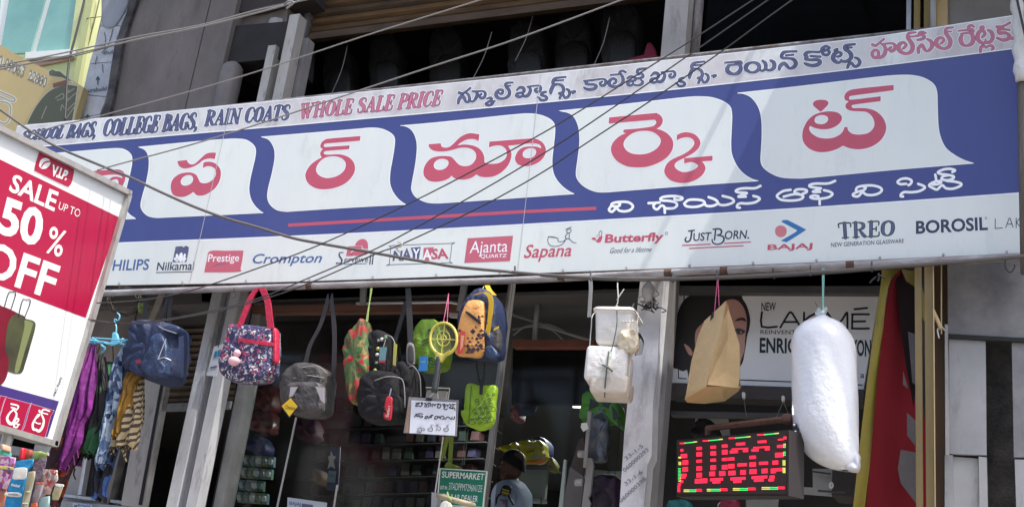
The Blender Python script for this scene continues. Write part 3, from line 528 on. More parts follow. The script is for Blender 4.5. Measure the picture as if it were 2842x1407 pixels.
for g in [[(1085, 160, 10), (1140, 165, 12), (1195, 180, 8), (1200, 215, 8), (1260, 215, 8), (1290, 190, 10), (1330, 185, 8), (1375, 225, 8), (1415, 232, 6)], [(1085, 160, 8), (1075, 210, 8), (1100, 260, 8), (1170, 275, 8), (1240, 255, 8), (1285, 205, 8)], [(1300, 185, 8), (1285, 160, 10), (1310, 120, 8), (1330, 120, 8), (1330, 180, 8)], [(1290, 75, 10), (1320, 60, 10), (1355, 45, 8)], [(1300, 95, 8), (1320, 75, 6), (1350, 70, 8), (1350, 100, 8), (1325, 115, 8), (1300, 105, 8)]]: a.S(g)
obj('print_mark', a.mesh(.7, 0, PB, O1), navyd, bban)
T('Butterfly', Q(1270, 620, 4.2933, (1750, 265), (2440, 240), (2465, 105), (1765, 130)), pink, .07); T('Good for a lifetime', Q(1270, 620, 4.2933, (1815, 358), (2305, 338), (2320, 280), (1825, 292)), navyd, .0, shear=.3)
shape([(1600, 175), (1640, 170), (1660, 200), (1690, 160), (1725, 155), (1720, 190), (1700, 225), (1660, 225), (1645, 200), (1610, 195)], pink, O1, z, .6)
a = Art().Z(*z); a.S([(1690, 150), (1685, 120), (1705, 88), (1720, 110), (1715, 150)], 7); a.S([(1660, 165), (1665, 135)], 5); a.S([(2490, 100), (2505, 118), (2490, 138), (2472, 125), (2490, 100)], 5); obj('print_mark', a.mesh(.6, 0, PB, O1), navyd, bban)
z = (1860, 590, 5.152); a = Art().Z(*z)
for g in [[(265, 265, 20), (345, 255, 20)], [(310, 265, 24), (295, 370, 22), (270, 410, 20), (230, 415, 20), (215, 385, 20), (232, 355, 16)], [(615, 240, 18), (700, 235, 22), (735, 265, 24), (720, 310, 20), (670, 325, 14), (750, 340, 22), (770, 385, 24), (740, 435, 20), (670, 455, 18), (610, 430, 18), (600, 385, 16)], [(650, 250, 20), (635, 390, 20)], [(1115, 362, 22), (1118, 364, 22)]]: a.S(g)
obj('print_lettering', a.mesh(.7, .2, PB, O1), navyd, bban)
T('UST', Q(1860, 590, 5.152, (330, 412), (575, 400), (595, 280), (335, 292)), navyd, .035); T('ORN', Q(1860, 590, 5.152, (775, 388), (1085, 375), (1105, 250), (785, 262)), navyd, .035)
a = Art().Z(*z); a.S([(175, 470), (575, 453)], 16); a.S([(775, 442), (1150, 422)], 16); a.S([(275, 513), (1045, 475)], 16); obj('print_mark', a.mesh(.8, 0, PB, O1), pink, bban)
shape([(1585, 130, 1), (1620, 110), (1680, 108, 1), (1925, 235), (1928, 258), (1680, 415), (1650, 418), (1580, 405, 1), (1800, 275), (1800, 245, 1)], mat('print_bright_blue', (.03, .17, .42), .4), O1, z)
shape([(1500, 270), (1520, 210), (1583, 185), (1645, 210), (1668, 268), (1645, 328), (1583, 353), (1522, 328)], mat('print_salmon', (.62, .2, .22), .4), O1, z, .8)
T('BAJAJ', Q(1860, 590, 5.152, (1390, 562), (2030, 540), (2040, 435), (1395, 460)), pink, .06)
zz = (2133, 400, 2.718)
a = Art(); serif(a, 'TREO', Q(2133, 400, 2.718, (530, 712), (950, 690), (960, 575), (520, 598)))
obj('print_lettering', a.mesh(.7, .6, PB, O1), tealp, bban); obj('print_lettering', a.mesh(.7, -1.4, PB, O2), navy, bban)
T('NEW GENERATION GLASSWARE', Q(2133, 400, 2.718, (470, 778), (1020, 745), (1022, 715), (472, 745)), navyd, .02)
T('BOROSIL', Q(2133, 400, 2.718, (1112, 680), (1655, 650), (1650, 548), (1112, 580)), navyd, .06)
a = Art().Z(*zz)
for g in [[(1710, 565), (1710, 638), (1765, 632)], [(1790, 630), (1815, 560), (1822, 560), (1845, 628)], [(1800, 605), (1838, 603)], [(1868, 558), (1868, 632)], [(1896, 558), (1870, 592), (1898, 625)]]: a.S(g, 6, n=1)
a.S([(1640, 550), (1648, 560), (1640, 568), (1632, 560), (1640, 550)], 3)
obj('print_lettering', a.mesh(.6, 0, PB, O1), tealp, bban)

# stitched seams, eyelets and ties along the cloth edges
for x in (640, 1500):
    obj('seam', (np.vstack([hits([(x, np.interp(x, *zip(*T0))+2), (x+1.6, np.interp(x, *zip(*T0))+2)], PB, .012), hits([(x+1.6-(2600-x)*.058, np.interp(x, *zip(*T3))-1), (x-(2600-x)*.058, np.interp(x, *zip(*T3))-1)], PB, .012)]), [(0, 1, 2, 3)]), mat('seam_grey', (.5, .52, .54), .6), bban)
for i, x in enumerate(range(330, 2800, 176)):
    y = np.interp(x, *zip(*T3)); obj('eyelet', tube([P(x+3*math.cos(a_), y-5+3*math.sin(a_), YB-.004) for a_ in np.linspace(0, 6.28, 9)[:-1]], .0012, 4, closed=True), steel, bban)
    obj('tie_wire', tube(crom([P(x, y-4, YB-.006), P(x+2, y+4, YB-.02), P(x+random.uniform(-4, 4), y+14, YB-.03)]), .0016, 4), mat('tie_dark', (.06, .055, .05), .6), bban)
# ================================================================ street, walls, storeys
ground = mat('dusty_road', (.27, .25, .225), .9, noise=.4, scale=3, bump=.4, bscale=60)
tag(obj('road', ([(-60, -60, 0), (60, -60, 0), (60, 4.6, 0), (-60, 4.6, 0)], [(0, 1, 2, 3)]), ground), kind='structure')
paving = mat('street_concrete', (.55, .52, .47), .9, noise=.35, scale=2.5, bump=.3)
tag(obj('pavement', box(-60, 60, 4.6, 5.6, -.2, .13), paving), kind='structure')
FL = 1.7
tag(obj('shop_floor', box(-9.5, 1.6, 6.25, 13, FL-.2, FL), paving), kind='structure')
for k in range(5): tag(obj('entrance_steps', box(-7, 0, 5.6+.13*k+.0, 6.247, .13+(FL-.13)*k/5+.002, .13+(FL-.13)*(k+1)/5-.003), paving), kind='structure')
conc = mat('grey_concrete', (.5, .48, .47), .9, noise=.4, scale=3.5, col2=(.3, .28, .275), stretch=(1, 1, .45), grime=.6, bump=.3, bscale=30)
concb = mat('brown_concrete', (.26, .23, .215), .9, noise=.4, scale=1.3, col2=(.13, .115, .108), grime=.5, gscale=9, stretch=(1, 1, .4), bump=.35, bscale=25)
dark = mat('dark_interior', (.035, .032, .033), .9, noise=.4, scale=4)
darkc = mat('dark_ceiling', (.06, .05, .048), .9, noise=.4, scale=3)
whitep = mat('dirty_white_paint', (.5, .475, .45), .7, noise=.3, scale=5, col2=(.36, .335, .31), stretch=(1, 1, .3), grime=.6, bump=.15, bscale=40)
YW = 6.7
def bld(name, vf, m, label=None, cat='wall', **k):
    o = obj(name, vf, m, **k); return tag(o, label, cat)
ZU = P(1400, 700, 6.05)[2]     # height just behind the middle of the banner
UX0 = float(P(285, 330, YW)[0])
# the dark upper storey, a real room
up = thing('upper_storey', 'dark open upper storey with half rolled shutter behind the banner', 'building', (-3.5, 6.9, 5.0))
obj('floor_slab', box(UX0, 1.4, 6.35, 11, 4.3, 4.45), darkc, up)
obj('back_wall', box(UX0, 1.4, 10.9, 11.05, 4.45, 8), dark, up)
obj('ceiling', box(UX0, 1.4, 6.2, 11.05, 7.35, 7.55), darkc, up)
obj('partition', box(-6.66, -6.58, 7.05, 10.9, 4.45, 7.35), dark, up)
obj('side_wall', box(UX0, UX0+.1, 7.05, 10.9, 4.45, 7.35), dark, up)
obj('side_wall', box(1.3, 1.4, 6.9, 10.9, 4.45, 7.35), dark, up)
# overhanging canopy slab of the roof above the frame
tag(obj('roof_slab', box(UX0-.03, 2.2, 6.0, 11.2, 7.6, 7.8), conc), 'wide concrete roof slab over the upper storey', 'roof')
# concrete wall on the left of the opening
cw = thing('concrete_wall', 'plain brown grey concrete wall left of the upper opening', 'wall', P(450, 300, YW))
L_ = P(278, 330, YW)[0]; S1 = P(515, 294, YW)[0]; Rr = P(592, 290, YW)[0]
obj('wall_panel', box(L_, S1-.004, YW, YW+.12, 3.9, 7.35), concb, cw); obj('wall_panel', box(S1+.004, Rr, YW+.004, YW+.12, 3.9, 7.35), concb, cw)
obj('joint', box(S1-.004, S1+.004, YW+.02, YW+.1, 3.9, 7.35), dark, cw)
# rounded column end + lintel block beside it
x0 = P(590, 290, YW)[0]; x1 = P(622, 290, YW)[0]; zt = P(632, 168, YW)[2]
col = thing('short_column', 'short rounded grey column at the edge of the left opening', 'column', (x0, YW, 4))
V, Fc = [], []
n = 12
for z in (4.4, zt-.1, zt-.04, zt-.01):
    s = {4.4: 1, zt-.1: 1, zt-.04: .9, zt-.01: .6}[z]
    for k in range(n):
        a = 2*math.pi*k/n; V.append((x0+.075+.075*s*math.copysign(abs(math.cos(a))**.6, math.cos(a)), YW-.03+.075+.075*s*math.copysign(abs(math.sin(a))**.6, math.sin(a)), z))
for i in range(3):
    for k in range(n): Fc.append((i*n+k, i*n+(k+1) % n, (i+1)*n+(k+1) % n, (i+1)*n+k))
Fc.append(tuple(3*n+k for k in range(n))); obj('shaft', (V, Fc), mat('pale_column', (.2, .185, .18), .8, noise=.3, scale=5), col, True)
# beam end in the left opening, and a dark slab put in for its shade
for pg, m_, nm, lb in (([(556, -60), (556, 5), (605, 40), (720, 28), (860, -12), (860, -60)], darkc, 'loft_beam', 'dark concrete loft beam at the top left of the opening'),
               ([(605, 76), (590, 148), (640, 176), (790, 160), (800, 60)], dark, 'opening_shade', 'flat black slab standing for the shade under the beam in the left opening')):
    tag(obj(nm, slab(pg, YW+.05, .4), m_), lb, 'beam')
tag(obj('plaster_beam', slab([(606, 42), (606, 76), (655, 98), (795, 60), (800, 22), (722, 29)], YW+.12, .3), mat('brown_plaster', (.2, .17, .155), .9, noise=.4, scale=6)), 'brown plastered beam below the loft slab', 'beam')
# stepped pale posts
def post(xa, xb, yt, ytop, dep, lb, m=whitep, Y=YW, zb=4.3):
    xw = P(xa, yt, Y)[0]; zt = P(xa+(yt-ytop)*.25, ytop, Y)[2]
    o = obj('post', colm(xa, xb, yt, Y, zt, zb, dep), m); return tag(o, lb, 'post', None)
post(711, 733, 283, 127, .10, 'shortest pale square post, left of the tall one')
post(755, 782, 278, 41, .10, 'tallest pale square post between two shorter ones', Y=YW-.06)
post(809, 822, 272, 106, .09, 'narrow pale square post just right of the tall one', mat('grey_paint', (.36, .34, .34), .7, noise=.3, scale=5), Y=YW+.1)
tag(obj('pipe_stub', tube([P(760, 122, YW+.15), P(764, 100, YW+.15), P(772, 62, YW+.15)], [.05, .075, .07], 10), whitep, smooth=True), 'pale bulging downpipe stub above the shortest post', 'pipe')
# roller shutter, half down : slats on a curve
sh = thing('roller_shutter', 'brown rusty roller shutter hanging half down in the upper opening', 'shutter', (-3.5, 6.95, 6.4))
rust = [mat('shutter_brown_%d' % i, c, .65, .3, noise=.45, scale=7, stretch=(.5, 1, 3)) for i, c in enumerate([(.15, .085, .04), (.19, .105, .045), (.12, .075, .045)])]
xl = P(862, 100, YW+.3)[0]; xr = P(1832, 100, YW+.3)[0]; zb = P(1100, 68, YW+.3)[2]
for k in range(15):
    z = zb+.075*k
    a = [(yy, zz) for yy, zz in ((YW+.3, z), (YW+.28, z+.018), (YW+.272, z+.036), (YW+.28, z+.055), (YW+.3, z+.07))]
    V = [(x, yy, zz) for x in (xl, xr) for yy, zz in a]+[(x, yy+.006, zz) for x in (xl, xr) for yy, zz in a]
    Fc = [(i, i+1, i+6, i+5) for i in range(4)]+[(10+i, 15+i, 16+i, 11+i) for i in range(4)]
    obj('slat', (V, Fc), rust[k % 3], sh)
obj('bottom_rail', box(xl, xr, YW+.27, YW+.32, zb-.06, zb-.003), rust[2], sh)
obj('guide_rail', box(xl-.05, xl-.004, YW+.24, YW+.34, 4.45, 7.3), mat('dull_steel', (.2, .19, .19), .6, .3, noise=.3), sh)
# middle pale column and its neighbours
post(1832, 1898, 172, -160, .14, 'wide pale column in the middle of the upper storey', mat('column_paint', (.42, .4, .385), .75, noise=.25, scale=4, grime=.4), Y=YW-.1)
dp = tag(obj('downpipe', tube([P(1927, 165, YW+.02), P(1945, -40, YW+.02)], .03, 10), mat('stained_pipe', (.42, .4, .38), .7, noise=.7, scale=14, col2=(.12, .1, .1), stretch=(1, 1, .3)), smooth=True), 'stained round downpipe beside the wide pale column', 'pipe')
tag(obj('window_frame', colm(1902, 1914, 170, YW+.02, 7.3, 4.3, .05), mat('dark_frame', (.06, .055, .055), .6)), 'thin dark frame edge right of the wide column', 'frame')
# things hanging inside the dark upper storey
blk = mat('black_nylon', (.014, .014, .016), .85, bump=.3, bscale=50, spec=.25)
def small_pack(cx, cy, s, Y, m, lb, grp=None, dz=0, rope=None):
    t = thing('backpack', lb, 'backpack', P(cx, cy+60*s, Y), grp)
    o = [(cx-32*s, cy-55*s), (cx, cy-75*s), (cx+34*s, cy-52*s), (cx+40*s, cy+10*s), (cx+32*s, cy+66*s), (cx-30*s, cy+70*s), (cx-40*s, cy+12*s)]
    obj('main_body', puff(o, Y, .1, .07, wr=.008, seed=int(cx)), m, t, True)
    obj('front_pocket', puff([(x*.72+cx*.28, cy+22*s+(y-cy)*.5) for x, y in o], Y-.09, .05, .03, seed=int(cx)+1), m, t, True)
    obj('strap', tube(crom([P(cx-14*s, cy-66*s, Y), P(cx, cy-98*s, Y), P(cx+14*s, cy-66*s, Y)]), .012, 6), m, t)
    if rope: obj('rope', tube([P(cx, cy-92*s, Y), P(*rope, Y)], .004, 5), mat('rope', (.2, .18, .16), .9), t)
    return t
for cx, cy, s, Y, k in ((950, 210, 1.0, 7.5, 'leftmost'), (1080, 190, 1.1, 7.5, 'second'), (1250, 175, 1.2, 7.6, 'third'), (1470, 165, 1.3, 7.5, 'fourth'), (1600, 140, 1.3, 7.6, 'fifth'), (1730, 110, 1.35, 7.5, 'rightmost')):
    small_pack(cx, cy, s, Y, mat('upper_bag_grey', (.026, .025, .028), .6, bump=.4), '%s of six black backpacks hung in the dark upper storey' % k, 'backpacks hung in the upper storey', rope=(cx+40, cy-190))
mg = mat('magenta_cloth', (.3, .02, .06), .7)
tag(obj('cloth', puff([(1800, 125), (1815, 130), (1828, 165), (1822, 172), (1750, 180), (1740, 172), (1785, 165)], 7.35, .03, seed=3), mg, smooth=True), 'magenta cloth behind the top edge of the banner', 'cloth')
# ropes inside
for i, (a, b) in enumerate((((965, 125), (920, 262)), ((1365, 90), (1310, 225)), ((1692, 50), (1645, 190)), ((1480, 40), (1430, 170)))):
    tag(obj('rope', tube(crom([P(*a, 7.1), P((a[0]+b[0])/2+6, (a[1]+b[1])/2, 7.1), P(*b, 7.1)]), .0035, 5), mat('grey_rope', (.25, .23, .23), .9)), '%s thin grey rope hanging in the dark upper opening' % ('leftmost', 'third', 'rightmost', 'second')[i] if False else ['leftmost', 'second', 'rightmost', 'third'][i]+' thin grey rope hanging in the dark upper opening', 'rope', 'ropes in the upper opening')
# right hand side: glazing strips and panels of the upper storey
def strip(name, xa, xb, yt, m, lb, cat, Y=YW, dep=.08, zb=4.3, zt=7.3): return tag(obj(name, colm(xa, xb, yt, Y, zt, zb, dep), m), lb, cat)
alu = mat('aluminium', (.5, .5, .51), .35, .7, noise=.2, scale=20)
tag(obj('window_pane', colm(1945, 2512, 110, YW+.05, 7.35, 4.45, .006), glassmat('dusty_glass', (.6, .6, .6), -.035)), 'large dusty dark window pane right of the downpipe', 'window')
strip('window_post', 2515, 2528, 98, alu, 'slim aluminium window post left of the yellow boards', 'post')
bk = mat('matt_black', (.012, .011, .012), .8)
strip('panel_back', 2528, 2600, 96, bk, 'black backing strip behind the yellow boards', 'panel', Y=YW+.06)
ylb = mat('yellow_board', (.42, .31, .12), .65, noise=.3, scale=6, stretch=(1, 1, .3))
crm = mat('cream_board', (.66, .5, .27), .6, noise=.2, scale=5)
g_ = 'yellow boards on the upper right wall'
strip('board', 2536, 2553, 93, ylb, 'left narrow yellow board on the upper right wall', 'board')
strip('board', 2564, 2582, 90, ylb, 'right narrow yellow board on the upper right wall', 'board')
tag(obj('conduit', tube([P(2590, 90, YW-.04), P(2590, -60, YW-.04)], .017, 10), mat('bluish_pipe', (.5, .52, .56), .5), smooth=True), 'bluish white vertical conduit between the yellow boards', 'pipe')
strip('board', 2599, 2630, 85, crm, 'wide cream board beside the grey sheet panel', 'board', Y=YW-.02)
sheet = mat('grey_sheet', (.33, .32, .33), .5, .2, grime=.25, noise=.2, scale=2, col2=(.25, .245, .25))
strip('sheet_panel', 2631, 2842, 60, sheet, 'plain grey sheet panel above the right end of the banner', 'panel', zt=7.3)
# pale wrapped pole at the right end of the banner
pt = [P(2812, -40, 5.85), P(2826, 40, 5.85), P(2829, 140, 5.85), P(2834, 225, 5.85)]
wp = thing('wrapped_pole', 'pole wrapped in pale plastic at the right end of the banner', 'pole', P(2834, 225, 5.85))
obj('wrap', tube(crom(pt), [.03+.006*math.sin(i*1.7) for i in range(len(crom(pt)))], 10), mat('pale_plastic', (.62, .62, .6), .4, bump=.6, bscale=30), wp, True)
obj('pole', tube([P(2834, 225, 5.87), P(2845, 760, 5.87)], .02, 8), mat('old_wood', (.16, .14, .12), .8, noise=.5, scale=9, stretch=(4, 4, .5)), wp, True)
obj('twig', tube([P(2818, -20, 5.8), P(2850, 120, 5.8)], .006, 6), mat('dark_cable', (.03, .03, .03), .6), wp)

# ================================================================ far left building
gw = thing('green_building', 'lime green building with teal windows at the top left', 'building', P(100, 300, 7.2))
lime = mat('lime_plaster', (.68, .74, .38), .8, noise=.15, scale=4, bump=.15)
YG = 7.2
obj('wall', slab([(-260, 480), (-260, 170), (190, 158), (252, -300), (320, -300), (180, 480)], YG, .3), lime, gw)
obj('wall_edge', slab([(243, -20), (262, -20), (206, 290), (190, 300)], YG-.04, .04), mat('lime_trim', (.5, .54, .26), .8), gw)
obj('crack', tube([P(278, -10, YG-.0), P(262, 60, YG-.0), P(238, 150, YG), P(206, 245, YG)], .006, 5), mat('crack_dark', (.15, .16, .08), .9), gw)
obj('crack', tube([P(240, 52, YG-.045), P(282, 47, YG-.005)], .004, 5), MATS['crack_dark'], gw)
tealg = mat('teal_glass', (.27, .52, .45), .2, noise=.25, scale=1.2, col2=(.17, .38, .34), spec=.8)
frm = mat('window_white', (.82, .84, .84), .45)
wd = obj('window', slab([(-300, 170), (-300, -320), (252, -320), (200, 148)], YG+.04, .05), frm, gw)
for q in ([(-120, 135), (-60, -300), (15, -300), (-13, 132)], [(8, 138), (64, -300), (142, -300), (108, 122)] if False else [(-8, 134), (36, -300), (218, -300), (85, 145)]): pass
for q in ([(0, 151), (35, -60), (142, -60), (84, 146)], [(100, 145), (158, -60), (258, -60), (198, 137)], [(-200, 160), (-150, -60), (8, -60), (-22, 152)]):
    obj('pane', slab(q, YG+.02, .012), tealg, wd)
obj('sill', slab([(70, 146), (70, 163), (200, 154), (206, 136)], YG-.06, .06), frm, gw)
obj('sill_band', slab([(65, 168), (206, 158), (200, 166), (90, 186)], YG-.02, .02), mat('peach_band', (.55, .36, .3), .8), gw)
# things seen in the glass: building reflections are left to the renderer
# yellow hoarding
hoard = mat('hoarding_yellow', (.5, .39, .17), .5, noise=.2, scale=2, col2=(.43, .34, .16)); pgf = mat('print_gold_grey', (.2, .19, .13), .6); ptw = mat('print_tan_white', (.62, .6, .5), .5)
hb = thing('yellow_hoarding', 'faded yellow hoarding with phone number below the teal window', 'hoarding', P(100, 340, 6.75))
YH = 6.75; PH = plane_y(YH)
HP = [(-300, 30), (0, 125), (72, 167), (135, 196), (183, 213), (232, 243), (215, 300), (200, 360), (-300, 420)]
obj('board', slab(HP, YH, .06), hoard, hb)
dk = mat('print_olive', (.09, .1, .06), .6)
a = Art().Z(0, 110, 5.1); a.Pg([(380, 1200, 1), (480, 1000), (600, 830), (720, 720), (860, 665), (950, 640, 1), (1100, 660, 1), (1050, 1000, 1), (1020, 1170, 1)]); a.Pg([(690, 455, 1), (745, 425, 1), (790, 450, 1), (850, 455, 1), (925, 520, 1), (1035, 610, 1), (880, 540, 1), (700, 515, 1)]); obj('print', a.mesh(1.5, 1.2, PH, .003), ptw, hb); obj('print', a.mesh(1.5, 0, PH, .005), dk, hb)
a = Art().Z(0, 110, 5.1); a.Pg([(745, 630, 1), (900, 585, 1), (960, 560, 1), (960, 640, 1), (760, 690, 1)]); obj('print', a.mesh(1.5, 0, PH, .007), mat('print_maroon', (.17, .08, .05), .6), hb)
a = Art().Z(0, 110, 5.1)
for g in [[(790, 830), (890, 770), (900, 830), (810, 865)], [(940, 890), (1040, 790), (1120, 740)], [(960, 1000), (1100, 860)], [(940, 1120), (1080, 920)], [(980, 720), (940, 800), (970, 850)], [(590, 1120), (660, 950)], [(1050, 700), (960, 760)], [(860, 1010), (880, 930), (920, 990)]]: a.S(g, 12)
obj('print', a.mesh(1, 0, PH, .009), mat('print_bone', (.33, .31, .24), .6), hb)
for s_, q in (('0 09063', [(-8, 186), (64, 218), (73, 186), (0, 152)]), ('22880', [(76, 222), (126, 246), (133, 216), (84, 194)])):
    obj('print', text(s_, q, PH, .004, .22), ptw, hb); obj('print', text(s_, q, PH, .006, .03), pgf, hb)
a = Art().Z(0, 110, 5.1)
for g in [[(-20, 730), (200, 830), (170, 880), (-20, 800)], [(-20, 880), (100, 900), (150, 960), (140, 1100), (100, 1180), (40, 1190), (-20, 1160)]]: a.S(g, 34)
obj('print', a.mesh(1.2, 1.2, PH, .003), ptw, hb); obj('print', a.mesh(1.2, -1.2, PH, .005), mat('print_silver', (.3, .3, .26), .6), hb)
# block wall
blkm = [mat('block_white_%d' % i, c, .85, noise=.18, scale=9, bump=.3, bscale=50) for i, c in enumerate([(.5, .53, .57), (.46, .49, .54), (.54, .56, .6)])]
bwall = thing('block_wall', 'narrow strip of white aerated block wall with printed arrows', 'wall', P(240, 320, 6.85))
YK = 6.85
e0 = [(306, -60), (283, 35), (278, 73), (262, 128), (247, 178), (228, 262), (212, 330), (205, 380)]
e1 = [(372, -60), (352, 35), (336, 73), (318, 128), (311, 173), (297, 270), (278, 318), (262, 380)]
pls = mat('grey_patch', (.33, .35, .4), .9, noise=.2, scale=4)
for k in range(7):
    q = [(e0[k][0]+1, e0[k][1]+1), (e1[k][0]-1, e1[k][1]+1), (e1[k+1][0]-1, e1[k+1][1]-1), (e0[k+1][0]+1, e0[k+1][1]-1)]
    obj('block', slab(q, YK+.004*(k % 2), .2), pls if k < 1 else blkm[k % 3], bwall)
obj('mortar', slab([e0[0], e1[0], e1[-1], e0[-1]], YK+.02, .15), mat('mortar', (.2, .19, .18), .95), bwall)
obj('cement_patch', puff([(286, -70), (350, -70), (358, 0), (346, 35), (322, 72), (300, 80), (284, 66), (283, 20)], YK, .012, .004, seed=5), pls, bwall, True)
PK = plane_y(YK); inkk = mat('print_block_ink', (.04, .06, .08), .7)
a = Art().Z(0, 0, 2.719)
for g in [[(740, 640), (742, 585)], [(728, 605), (742, 583), (752, 605)], [(660, 900), (664, 875)], [(648, 890), (664, 870), (678, 890)]]: a.S(g, 7)
for g in [[(790, 250), (800, 300), (790, 350)], [(855, 220), (840, 280), (815, 350), (770, 400)], [(735, 430), (720, 490)], [(775, 490), (780, 550)]]: a.S(g, 5)
obj('print', a.mesh(.7, 0, PK, .02), inkk, bwall)
obj('print', text('urabuild', [(246, 258), (296, 253), (297, 241), (247, 246)], PK, .02, .02), inkk, bwall)
obj('print', text('abuild', [(286, 152), (322, 150), (323, 139), (288, 142)], PK, .02, .02), inkk, bwall)
# dark weathered corner between blocks and wall
tag(obj('wall_edge', slab([(365, -60), (400, -60), (340, 120), (318, 250), (300, 330), (270, 380), (262, 380), (297, 270), (311, 173), (318, 128), (336, 73), (352, 35)], 6.66, .03), mat('sooty_plaster', (.1, .095, .1), .95, noise=.6, scale=7, col2=(.03, .028, .03), bump=.6, bscale=20)), 'sooty broken plaster edge between block strip and wall', 'wall')
tag(obj('lower_left_wall', box(-12, P(205, 380, 7.0)[0], 7.0, 7.2, 0, 4.6), conc), 'grey wall below the hoarding behind the sale board', 'wall')
# cable hanging down the left building
cab = mat('black_cable', (.045, .043, .045), .55); cabg = mat('grey_cable', (.16, .15, .15), .6)
# ================================================================ under the banner: pipe, posts, shop front
pipe = thing('hanging_pipe', 'long rusty grey pipe under the banner that carries the goods', 'pipe', P(1420, 779, 5.97))
pp = [(200, 817), (370, 811), (711, 799), (1067, 788), (1422, 778), (1860, 757), (2133, 746), (2611, 724), (2850, 712)]
rustp = mat('rusty_pipe', (.46, .46, .48), .5, .3, noise=.7, scale=5, col2=(.24, .21, .2), stretch=(1.2, 4, 4), bump=.3, bscale=70)
pc = crom([P(x, y, 5.97) for x, y in pp], 6)
obj('tube', tube(pc, .0195, 12), rustp, pipe, True)
obj('tube', tube([p+np.array([0, .07, .05]) for p in pc], .012, 8), steel, pipe, True)
for x in (860, 1560, 1855, 2010, 2360):
    y = np.interp(x, *zip(*pp)); p = P(x, y, 5.97)
    obj('clamp', tube([p+np.array([dx, 0, 0]) for dx in (-.02, .02)], .021, 10), mat('rust', (.13, .07, .05), .8, noise=.5, scale=20), pipe)
hookm = mat('dark_wire', (.05, .045, .045), .5, .5)
for x in (650, 1990, 2145, 2790, 1865):
    y = np.interp(x, *zip(*pp)); p = P(x, y, 5.95)
    hk = crom([p, p+[0, 0, -.05], p+[.02, 0, -.075], p+[.04, 0, -.05], p+[.038, 0, -.035]]) if x == 2790 else crom([p, p+[.0, 0, -.04], p+[.008, 0, -.055], p+[.016, 0, -.045], p+[.014, 0, -.03]])
    obj('hook', tube(hk, .003, 5), hookm, pipe)
# ---- shop room
YS = 6.75
room = thing('shop_room', 'dark inside of the shop behind glass doors', 'shop', (-3.5, 7, FL))
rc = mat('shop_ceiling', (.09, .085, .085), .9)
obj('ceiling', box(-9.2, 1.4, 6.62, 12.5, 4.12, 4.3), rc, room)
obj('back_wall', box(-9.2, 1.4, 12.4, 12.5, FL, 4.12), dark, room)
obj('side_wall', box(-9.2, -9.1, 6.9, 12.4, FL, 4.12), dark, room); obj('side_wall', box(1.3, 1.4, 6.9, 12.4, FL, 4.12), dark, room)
obj('fascia', slab([(560, 795), (1800, 745), (1800, 800), (560, 838)], 6.62, .05), mat('fascia_dark', (.05, .045, .045), .8), room)
# left wall bay
lw = thing('left_bay_wall', 'grey concrete bay wall behind the hanging scarves', 'wall', P(300, 900, 7.0))
obj('panel', slab([(190, 790), (432, 780), (418, 870), (385, 960), (330, 1180), (290, 1407), (100, 1460), (60, 1407)], 7.0, .1), conc, lw)
# cubby shelves below (dark recess behind a pale grid)
cub = thing('display_case', 'dark empty display case with pale grey uprights below the scarves', 'cabinet', P(300, 1390, 6.98))
for q in ([(268, 1240), (330, 1225), (292, 1378), (215, 1370)], [(332, 1225), (384, 1120), (350, 1260), (340, 1385), (296, 1380)]):
    obj('recess', slab(q, 6.975, .02), dark, cub)
grey = mat('pale_grey_metal', (.64, .65, .68), .55, .05, grime=.5, noise=.25, scale=8, stretch=(1, 1, .3))
greyd = mat('mid_grey_metal', (.36, .37, .39), .55, .05, grime=.5, noise=.25, scale=8, stretch=(1, 1, .3))
obj('upright', slab([(302, 1378), (292, 1378), (322, 1260), (340, 1190), (346, 1190), (316, 1290)], 6.93, .05), grey, cub)
obj('upright', slab([(225, 1372), (215, 1372), (246, 1210), (252, 1210)], 6.93, .05), grey, cub)
obj('rail', slab([(168, 1369), (392, 1395), (390, 1403), (168, 1377)], 6.91, .06), grey, cub)
tag(obj('case_top', slab([(60, 1380), (400, 1408), (400, 1500), (60, 1500)], 6.85, .1), greyd), 'grey case front under the display shelf', 'cabinet')
# rolled shutter behind navy bag
rs = thing('roller_shutter', 'brown slatted roller shutter behind the navy bag', 'shutter', P(520, 900, 7.05))
for k in range(16):
    ya, yb = 838+k*17.5, 838+k*17.5+15.5
    q = [P(430, ya+2, 7.05), P(700, ya-6, 7.05), P(700, yb-6, 7.05), P(430, yb+2, 7.05)]
    v = [tuple(p) for p in q]; mid = [tuple((q[0]+q[3])/2+np.array([0, -.02, 0])), tuple((q[1]+q[2])/2+np.array([0, -.02, 0]))]
    obj('slat', (v+mid, [(0, 1, 5, 4), (4, 5, 2, 3)]), [mat('slat_brown_0', (.2, .15, .11), .6, .3, noise=.4, scale=7), mat('slat_brown_1', (.15, .11, .085), .6, .3, noise=.4, scale=7)][k % 2], rs)
obj('bottom_rail', slab([(400, 1122), (640, 1112), (635, 1130), (396, 1140)], 7.03, .05), greyd, rs)
for x, w_ in ((393, 30), (455, 10)):
    pass
tag(obj('side_post', colm(414, 432, 830, 6.9, 4.1, FL, .1), mat('post_brown_grey', (.2, .19, .185), .7, noise=.3)), 'brown grey post at the left edge of the slatted shutter', 'post')
tag(obj('leaning_plank', ribbon([P(452, 812, 6.6), P(415, 905, 6.62)], P(452, 812, 6.6)*0+np.array([.055, 0, .01]), .008), mat('bleached_wood', (.36, .34, .31), .8, noise=.3)), 'short bleached plank leaning behind the navy bag', 'plank')
